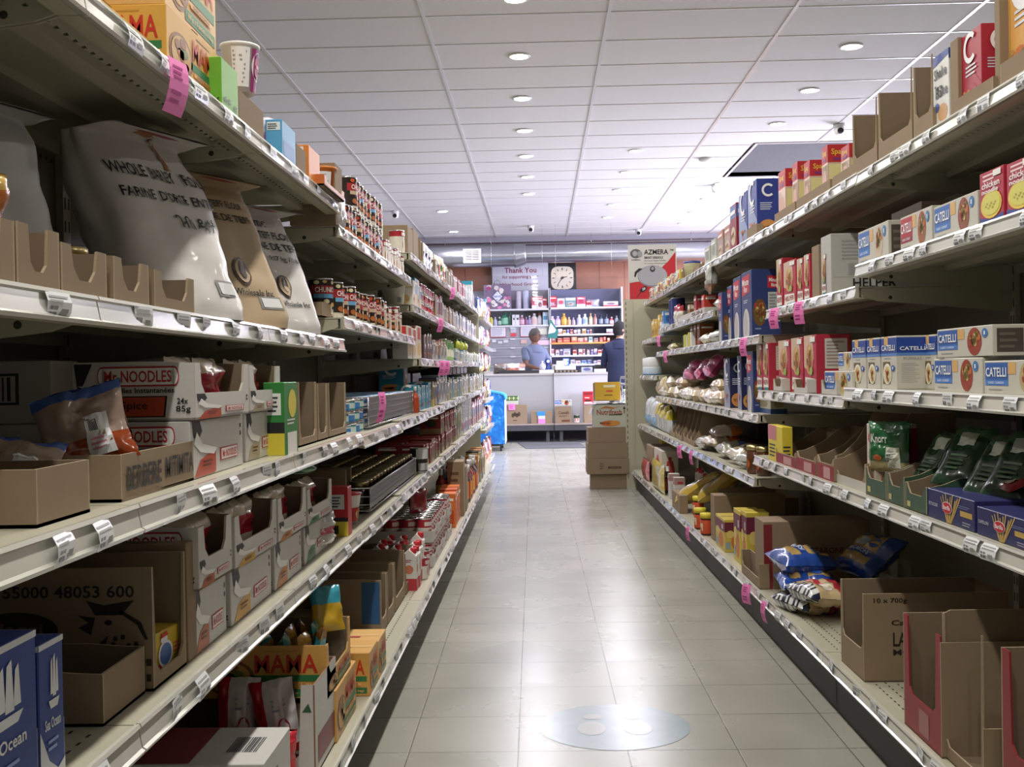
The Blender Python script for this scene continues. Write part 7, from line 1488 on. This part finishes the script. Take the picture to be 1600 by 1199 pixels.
cA=[('d8d4d8','c88a5a','b0a8b8'),('c89a5a','e0d8d0','8a6a4a'),('3a4a9a','d8d8e0','8a90b8'),('8a3048','d8c8c8','c87a5a'),('c8ccd8','8a4a5a','a8b0c8')]
rowr([(873,880),(881,886),(887,891),(892,897),(898,903),(904,908),(911,917),(919,922),(923,926),(949,961)],514,1.714,cA,'small medicine box on the rear board under the bottles')
cB=[('7a5a5a','a84a3a','c8b0a8'),('b8402c','d86a4a','e0b8a0'),('c0483a','8a2a24','d8a090'),('d8905a','c8584a','e0c8b0'),('e0a080','c84a4a','e8d0c0'),('d87a70','a84a54','e0c0b8'),('8ab0b0','d8d8d8','5a8a8a')]
rowr([(862,870),(872,880),(880.5,892),(894,903),(904,913),(914,919),(921,927),(929,936),(938,943),(944,948),(950,954)],526.5,1.572,cB,'orange or red box on the orange edged rear board')
cC=[('a8303c','d8c8c8','8a8a98'),('c8ccd4','b83a44','8a90a0'),('6a5a9a','c8c8d4','4a4a6a'),('b8bcc8','5a4a80','8a8aa0'),('c8584a','e0c8c0','8a3a3a'),('d8d8dc','3a3a5a','b84a4a')]
rowr([(862,867),(869,875),(876,880),(881,892),(896,902),(905,911),(912,915),(918,922),(924,928),(929,934),(935,941),(942,949)],545,1.355,cC,'small bottle box on the navy backed rear board')
cD=[('a8a4b4','c8c8d4','7a6a80'),('c8a8b0','e0d8dc','8a4a5a'),('2a5a9a','a8c0e0','3a7ab8'),('3a4a80','c8d0e0','2a3a6a')]
rowr([(892,899),(900,908),(909,917),(918,925),(928,933),(934,940)],562,1.202,cD,'small box on the lowest visible rear board')
# hanging teal and white cap like bag
m=MB(); m.poly([(-.09,-.01,.0),(.07,-.01,-.02),(.10,-.01,.10),(-.02,-.01,.30),(-.05,-.01,.30)],hx('2a7a74')); m.poly([(-.09,.0,.0),(.07,.0,-.02),(.10,.0,.10),(-.02,.0,.30),(-.05,.0,.30)][::-1],hx('2a7a74')); m.poly([(-.08,-.014,.06),(.03,-.014,.08),(.06,-.014,.12),(-.03,-.014,.25),(-.06,-.014,.16)],hx('d8d4dc')); 
for a,b in (((-.09,0),(.07,-.02)),((.07,-.02),(.10,.10)),((.10,.10),(-.02,.30)),((-.05,.30),(-.09,0))): m.poly([(a[0],-.01,a[1]),(b[0],-.01,b[1]),(b[0],0,b[1]),(a[0],0,a[1])],hx('2a7a74'))
thing1(m,'hanging_pouch',(L_(865,18.15),18.175,1.66),'teal and white pouch hanging at the joint of the rear shelving','pouch')
# gift bag
gw=.47; gh=.42; m=MB(); m.rbox(-gw/2,gw/2,-.06,.06,0,gh,hx('6a5a74'),.004); P=fbox(gw,.12,gh)['F']; rr=random.Random(5)
for i in range(46):
    u,v=rr.uniform(.06,.94),rr.uniform(.06,.92); c=rr.choice(['8a80a0','b8b0a8','c8c4b8','a05a80','c878a0','5a5068','d8d0d8'] if u>.55 or v<.5 else ['b8b0a8','c8c8b8','5a5468','7a7088','8a3060']); r_=rr.uniform(.04,.10)
    m.oval(P,u,v,min(r_,u-.01,.99-u),min(r_,v-.01,.99-v),hx(c),1+i*.05,9)
m.shape(P,[(.5,.26),(.71,.52),(.5,.78),(.29,.52)],hx('22306e'),5); m.shape(P,[(.5,.30),(.68,.52),(.5,.74),(.32,.52)],hx('d0d4e0'),6); m.text(P,.36,.47,.64,.57,'NIEVES',hx('2a3a80'),7); m.lines(P,.45,.62,.55,.66,1,hx('2a3a80'),7); m.lines(P,.44,.36,.56,.41,1,hx('2a3a80'),7)
g0=at(753,482,18.16); gift=thing1(m,'gift_bag',(g0.x+gw/2+.03,18.30,2.159),'flowered purple gift bag with a blue diamond emblem on the rear top board','gift bag')
m=MB(); m.tube([(-.06+.0,-.05,gh),(-.045,-.05,gh+.05),(-.02,-.05,gh+.075),(.0,-.05,gh+.08),(.02,-.05,gh+.07),(.045,-.05,gh+.04),(.055,-.05,gh)],.004,hx('3a3a5a'),6); m.build('carry_handle',gift)
# sign, clock, duct, vent
m=MB(); w=.98; h=.56; m.box(-w/2,w/2,0,.012,0,h,mat('sign_white',(.50,.50,.56),.4)); P=lambda u,v,l=1:(-w/2+w*u,-.0008*l,h*v); K=hx('7a2038')
m.text(P,.22,.69,.79,.86,'Thank You',K,1); m.text(P,.18,.49,.82,.62,'for supporting your',K,1); m.text(P,.02,.26,.82,.39,'Neighborhood Grocer',K,1)
thing1(m,'wall_sign',(-.33,18.70,2.43),'white wall sign reading Thank You for supporting your Neighborhood Grocer','sign')
ck=empty('wall_clock',(.405,18.74,2.715),0,'square black wall clock with a cream face and dark hands','clock')
m=MB(); m.rbox(-.242,.242,-.035,.03,-.257,.257,M_BLACK,.01); m.build('case',ck)
def sq(r,n=40):
    o=[]
    for k in range(n):
        a=2*PI*k/n; c,s=math.cos(a),math.sin(a); q=(abs(c)**4+abs(s)**4)**(-.25); o.append((r*c*q*.98,r*s*q))
    return o
m=MB(); m.poly([(x,-.037,z_) for x,z_ in sq(.200)],mat('clock_cream',(.62,.56,.44),.5)); 
for k in range(12):
    a=PI/2-2*PI*k/12; c,s=math.cos(a),math.sin(a); r0,r1=.135,.175; wd=.0055 if k%3 else .008
    m.poly([(r0*c-wd*s,-.0385,r0*s+wd*c),(r0*c+wd*s,-.0385,r0*s-wd*c),(r1*c+wd*s,-.0385,r1*s-wd*c),(r1*c-wd*s,-.0385,r1*s+wd*c)],M_BLACK)
m.build('dial',ck)
def hand(a,L,wd,name,y):
    a=math.radians(a); c,s=math.cos(a),math.sin(a); m=MB(); m.poly([(-.03*c-wd*s,y,-.03*s+wd*c),(-.03*c+wd*s,y,-.03*s-wd*c),(L*c+wd*.4*s,y,L*s-wd*.4*c),(L*c-wd*.4*s,y,L*s+wd*.4*c)],M_BLACK); m.poly([(.022*math.cos(t*PI/8),y-.001,.022*math.sin(t*PI/8)) for t in range(16)],M_BLACK); m.build(name,ck)
hand(16,.095,.011,'hour_hand',-.040); hand(-124,.15,.007,'minute_hand',-.043)
GV=mat('galvanised_duct',(.48,.49,.53),.28,.92,var=.08,scale=9)
dc=empty('air_duct',(0,18.28,3.07),0,'silver spiral air duct running below the ceiling along the far wall','air duct')
def duct(x0,x1,r,z0=0,name='duct_section'):
    m=MB(); n=int((x1-x0)/.045); base=len(m.v); N=28
    for i in range(n*2+1):
        x=x0+(x1-x0)*i/(n*2); rr_=r+(.006 if i%2 else 0)
        for k in range(N): a=2*PI*k/N; m.v.append((x,rr_*math.cos(a),z0+rr_*math.sin(a)))
    for i in range(n*2):
        for k in range(N): k2=(k+1)%N; m.face((base+i*N+k,base+(i+1)*N+k,base+(i+1)*N+k2,base+i*N+k2),GV,True)
    m.face([base+k for k in range(N)],GV); m.face([base+n*2*N+k for k in range(N)][::-1],GV); m.build(name,dc)
duct(-5.2,-.40,.185); duct(-.25,5.1,.150,.02)
m=MB(); m.tube([(-.42,0,0),(-.40,0,0),(-.24,0,.02),(-.22,0,.02)],[.205,.205,.178,.175],GV,28); m.build('collar',dc)
for x in (-3,-1.6,.9,2.6,4.2):
    m=MB(); m.tube([(x,0,.14),(x,0,CEIL-3.07)],.004,M_WIRE,5); m.build('hanger_rod',dc)
vt=empty('vent_grille',(-1.127,18.075,3.06),0,'white square vent grille mounted on the duct','vent grille')
m=MB(); c=hx('c8c6c4')
m.box(-.15,.15,-.02,.02,.085,.12,c); m.box(-.15,.15,-.02,.02,-.12,-.085,c); m.box(-.15,-.11,-.02,.02,-.085,.085,c); m.box(.11,.15,-.02,.02,-.085,.085,c); m.box(-.11,.11,.0,.015,-.085,.085,hx('6a6870')); m.build('frame',vt)
m=MB()
for k in range(6): m.box(-.11,.11,-.012,-.002,-.078+.028*k,-.066+.028*k,c)
m.box(-.004,.004,-.014,-.002,-.085,.085,c); m.build('louvre',vt)
# ================================================================= PEOPLE
def skin_eval(verts,edges,radii,sub=2):
    me=bpy.data.meshes.new('figure'); me.from_pydata([tuple(v) for v in verts],edges,[]); ob=bpy.data.objects.new('figure',me); C.objects.link(ob)
    md=ob.modifiers.new('Skin','SKIN'); md.use_smooth_shade=True
    if not me.skin_vertices: return [],[]
    for i,r in enumerate(radii):
        sv=me.skin_vertices[0].data[i]; sv.radius=(r if isinstance(r,tuple) else (r,r)); sv.use_root=(i==0)
    sb=ob.modifiers.new('Sub','SUBSURF'); sb.levels=sub; sb.render_levels=sub
    bpy.context.view_layer.update(); dg=bpy.context.evaluated_depsgraph_get(); ev=ob.evaluated_get(dg); m2=bpy.data.meshes.new_from_object(ev)
    vs=[tuple(v.co) for v in m2.vertices]; fs=[tuple(p.vertices) for p in m2.polygons]
    bpy.data.objects.remove(ob); bpy.data.meshes.remove(m2); bpy.data.meshes.remove(me); return vs,fs
def add_skin(m,verts,edges,radii,mt,sub=2):
    vs,fs=skin_eval(verts,edges,radii,sub); n=len(m.v); m.v.extend(vs)
    for f in fs: m.face([n+i for i in f],mt,True)
def head(m,c,yaw,sk,pitch=0.0):
    """ellipsoid head with brow, nose, chin, lips and ears; face towards -y before yaw"""
    cy,sy=math.cos(yaw),math.sin(yaw); cp,sp=math.cos(pitch),math.sin(pitch)
    def T(p):
        x,y,z_=p; y,z_=y*cp-z_*sp,y*sp+z_*cp; return (c[0]+x*cy-y*sy,c[1]+x*sy+y*cy,c[2]+z_)
    def S(u,v):
        a=2*PI*u-PI/2; t=PI*(v-.5); x=.076*math.cos(t)*math.cos(a); y=.097*math.cos(t)*math.sin(a); z_=.118*math.sin(t)
        if z_<-.02: k=1+ (z_+.02)*3.2; x*=max(.5,k); y=y*max(.62,1+(z_+.02)*1.6)-(.012 if y<0 else -.01)*(-z_)*8*.5
        f=max(0,-math.sin(a))**6
        g=lambda x0,z0,s: math.exp(-((x-x0)**2+(z_-z0)**2)/(s*s))
        if y<0: y-=f*(.026*math.exp(-(x/.011)**2-((z_+.018)/.022)**2)+.010*g(0,-.058,.02)+.008*math.exp(-(z_-.032)**2/.0002)*(abs(x)<.06)+.006*g(0,-.095,.02)) - .010*(g(.030,.012,.014)+g(-.030,.012,.014))
        return T((x,y,z_))
    m.grid(S,40,28,sk)
    for s in (-1,1):
        m.grid(lambda u,v:T((s*(.074+.012*math.sin(PI*v)),.012+.020*math.cos(2*PI*u)*math.sin(PI*v),-.008+.032*(v*2-1)+.0*u)),10,6,sk)
        e=hx('e0dcd8'); m.grid(lambda u,v:T((s*.030+.013*math.sin(PI*v)*math.cos(2*PI*u),-.082+.008*math.sin(PI*v)*math.sin(2*PI*u),.012+.008*math.cos(PI*v))),10,6,e)
        m.oval(lambda u,v,l=1:T((s*.030+.006*u,-.0915,.012+.006*v)),0,0,1,1,M_BLACK,1,10)
    m.grid(lambda u,v:T((-.022+.044*u,-.096-.004*math.sin(PI*u),-.060+.007*(v-.5)*math.sin(PI*u))),8,2,hx('8a4a40'))
    return T
def arm_pts(sh,el,wr): return [sh,[(sh[i]+el[i])/2 for i in range(3)],el,[(el[i]+wr[i])/2 for i in range(3)],wr]
def hand_mesh(m,wr,d,side,sk):
    """palm and five curled fingers; d = pointing direction"""
    d=Vector(d).normalized(); sdv=d.cross(Vector((0,0,1))).normalized()*side; dn=Vector((0,0,-1)); w0=Vector(wr)
    pal=w0+d*.075
    add_skin(m,[w0-d*.02,w0+d*.03,pal],[(0,1),(1,2)],[(.026,.02),(.034,.017),(.034,.014)],sk,1)
    for k,(o,L) in enumerate(((-.027,.062),(-.009,.072),(.009,.068),(.026,.054))):
        b=w0+d*.068+sdv*o; p1=b+d*L*.45+dn*.006; p2=p1+d*L*.33+dn*.018; p3=p2+d*L*.18+dn*.018
        add_skin(m,[b,p1,p2,p3],[(0,1),(1,2),(2,3)],[.0092,.0085,.0078,.006],sk,1)
    b=w0+d*.02-sdv*.026; add_skin(m,[b,b-sdv*.022+d*.025,b-sdv*.026+d*.055+dn*.008],[(0,1),(1,2)],[.012,.0105,.0075],sk,1)
def person(name,label,loc,rz,sk,shirt,pants,sleeve,arms,headyaw,hpitch,hairf,H=1.0):
    m=MB(); hip=.93
    # continuous body: pelvis root, spine, neck, arms, legs
    V=[(0,0,hip),(0,0,1.08),(0,.0,1.25),(0,.01,1.40),(0,.0,1.47),(0,-.012,1.545)]; E_=[(0,1),(1,2),(2,3),(3,4),(4,5)]; R_=[(.135,.10),(.125,.09),(.145,.10),(.12,.08),(.056,.056),(.052,.052)]
    ends=[]
    for s in (-1,1):
        sh=(s*.175,.01,1.39); el,wr=arms[0 if s<0 else 1]; ps=arm_pts(sh,el,wr); b=len(V); V+=[tuple(p) for p in ps]; R_+=[.056,.048,.042,.036,.026]; E_+=[(3,b)]+[(b+i,b+i+1) for i in range(4)]
        ends.append((wr,[wr[i]-el[i] for i in range(3)],s))
        b=len(V); V+=[(s*.095,0,.86),(s*.10,-.01,.50),(s*.105,.015,.10),(s*.11,.0,.045),(s*.12,-.15,.03)]; R_+=[.088,.058,.042,.04,.03]; E_+=[(0,b)]+[(b+i,b+i+1) for i in range(4)]
    add_skin(m,V,E_,R_,sk)
    for wr,d,s in ends: hand_mesh(m,wr,d,s,sk)
    T=head(m,(0,-.02,1.622),headyaw,sk,hpitch)
    body=tag(m.build(name,None,loc,rz),label,'person'); body.scale=(H,H,H)
    # shirt
    m=MB(); V=[(0,0,.76),(0,0,.92),(0,0,1.08),(0,0,1.24),(0,.01,1.395),(0,.0,1.485)]; E_=[(0,1),(1,2),(2,3),(3,4),(4,5)]; R_=[(.20,.145),(.205,.150),(.185,.135),(.190,.135),(.178,.125),(.088,.082)]
    for s in (-1,1):
        sh=(s*.175,.01,1.39); el,wr=arms[0 if s<0 else 1]; ps=arm_pts(sh,el,wr)
        if sleeve=='short': ps=ps[:2]+[[ps[1][i]*.45+ps[2][i]*.55 for i in range(3)]]; rr_=[.068,.066,.064]
        else: rr_=[.068,.06,.053,.045,.034]
        b=len(V); V+=[tuple(p) for p in ps]; R_+=rr_; E_+=[(4,b)]+[(b+i,b+i+1) for i in range(len(ps)-1)]
    add_skin(m,V,E_,R_,shirt); m.grid(lambda u,v:((.060+.125*v**.8)*math.cos(2*PI*u),-.004+(.058+.062*v**.8)*math.sin(2*PI*u),1.482-.125*v**1.9),28,8,shirt); m.tube([(.062*math.cos(2*PI*k/20),-.006+.060*math.sin(2*PI*k/20),1.478+.012*math.sin(2*PI*k/20)) for k in range(20)],.013,shirt,8,True); m.build('shirt',body)
    m=MB()
    m.grid(lambda u,v:((.168-.02*max(0,v-.6))*math.cos(2*PI*u),(.118)*math.sin(2*PI*u),1.02-.26*v),28,8,pants)
    for q in (-1,1):
        def leg(u,v,q=q):
            zz=.90-.84*v; r=.094-.036*min(1,v*1.5)**.8+.006*math.exp(-((v-.5)/.08)**2); cx=q*(.082+.03*v); cy=-.012*math.sin(PI*v)+.012*v
            return (cx+r*math.cos(2*PI*u),cy+r*1.12*math.sin(2*PI*u),zz)
        m.grid(leg,24,22,pants)
    m.build('trousers',body)
    for s in (-1,1):
        m=MB(); add_skin(m,[(s*.11,.03,.045),(s*.115,-.05,.04),(s*.125,-.16,.035)],[(0,1),(1,2)],[(.05,.042),(.05,.036),(.042,.03)],hx('1c1c20')); m.build('shoe',body)
    hairf(body,T); return body
SK=mat('skin_medium_brown',(.33,.165,.105),.55,var=.05); SK2=mat('skin_light_brown',(.42,.25,.18),.55,var=.05)
def hair_clerk(body,T):
    m=MB(); hm=mat('short_grey_hair',(.13,.12,.115),.8,var=.35,scale=120)
    def S(u,v):
        a=2*PI*u-PI/2; t=PI*(.5*v); front=max(0,-math.sin(a)); lo=-.035+.085*front**.7
        z_=lo+(.122-lo)*math.sin(t); k=math.sqrt(max(0,1-(z_/.1225)**2)); return T((.081*k*math.cos(a),.102*k*math.sin(a)+.004,z_))
    m.grid(S,32,14,hm); m.build('hair',body)
    m=MB(); g=M_BLACK
    for s in (-1,1):
        m.tube([T((s*.032+.024*math.cos(2*PI*k/14),-.104,.012+.018*math.sin(2*PI*k/14))) for k in range(14)],.0028,g,5,True); m.tube([T((s*.056,-.102,.016)),T((s*.079,-.04,.018)),T((s*.080,.02,.012))],.0025,g,5)
    m.tube([T((-.009,-.107,.014)),T((.009,-.107,.014))],.0025,g,5); m.build('glasses',body)
def hair_cust(body,T):
    m=MB(); hm=mat('black_hair',(.006,.005,.006),.9,var=.3,scale=100)
    def S(u,v):
        a=2*PI*u-PI/2; t=PI*(.5*v); front=max(0,-math.sin(a)); lo=-.085+.11*front**.7
        z_=lo+(.123-lo)*math.sin(t); k=math.sqrt(max(0,1-(z_/.1235)**2)); return T((.083*k*math.cos(a),.104*k*math.sin(a)+.006,z_))
    m.grid(S,32,14,hm); m.build('hair',body)
    m=MB(); cm=mat('black_knit_cap',(.006,.006,.007),.95,var=.2,scale=80)
    def S2(u,v):
        a=2*PI*u-PI/2; t=PI*(.5*v); lo=.015; z_=lo+(.132-lo)*math.sin(t); k=math.sqrt(max(0,1-(z_/.1325)**2)); return T((.090*k*math.cos(a),.110*k*math.sin(a)+.004,z_))
    m.grid(S2,32,12,cm); m.grid(lambda u,v:T((.07*(2*u-1)*(1-.25*v),-.100-.055*v*math.sqrt(max(0,1-(2*u-1)**2*.6)),.040-.012*v)),12,4,cm); m.build('cap',body)
person('person','clerk in a light blue t-shirt and glasses working behind the counter',(-.10,17.52,0),math.radians(38),SK,mat('light_blue_cotton',(.24,.29,.44),.85,var=.06,scale=20),hx('2a2c38'),'short',
    [((-.24,-.10,1.15),(-.16,-.30,1.10)),((.25,-.08,1.14),(.14,-.30,1.10))],math.radians(22),.12,hair_clerk,1.03)
person('person','customer in a navy sweater and black cap standing with back turned at the counter',(1.165,15.72,0),math.radians(165),SK2,mat('navy_knit',(.012,.018,.055),.85,var=.15,scale=30),hx('17181f'),'long',
    [((-.25,-.03,1.13),(-.20,-.26,1.12)),((.25,-.05,1.13),(.16,-.27,1.12))],math.radians(-35),.05,hair_cust,1.03)
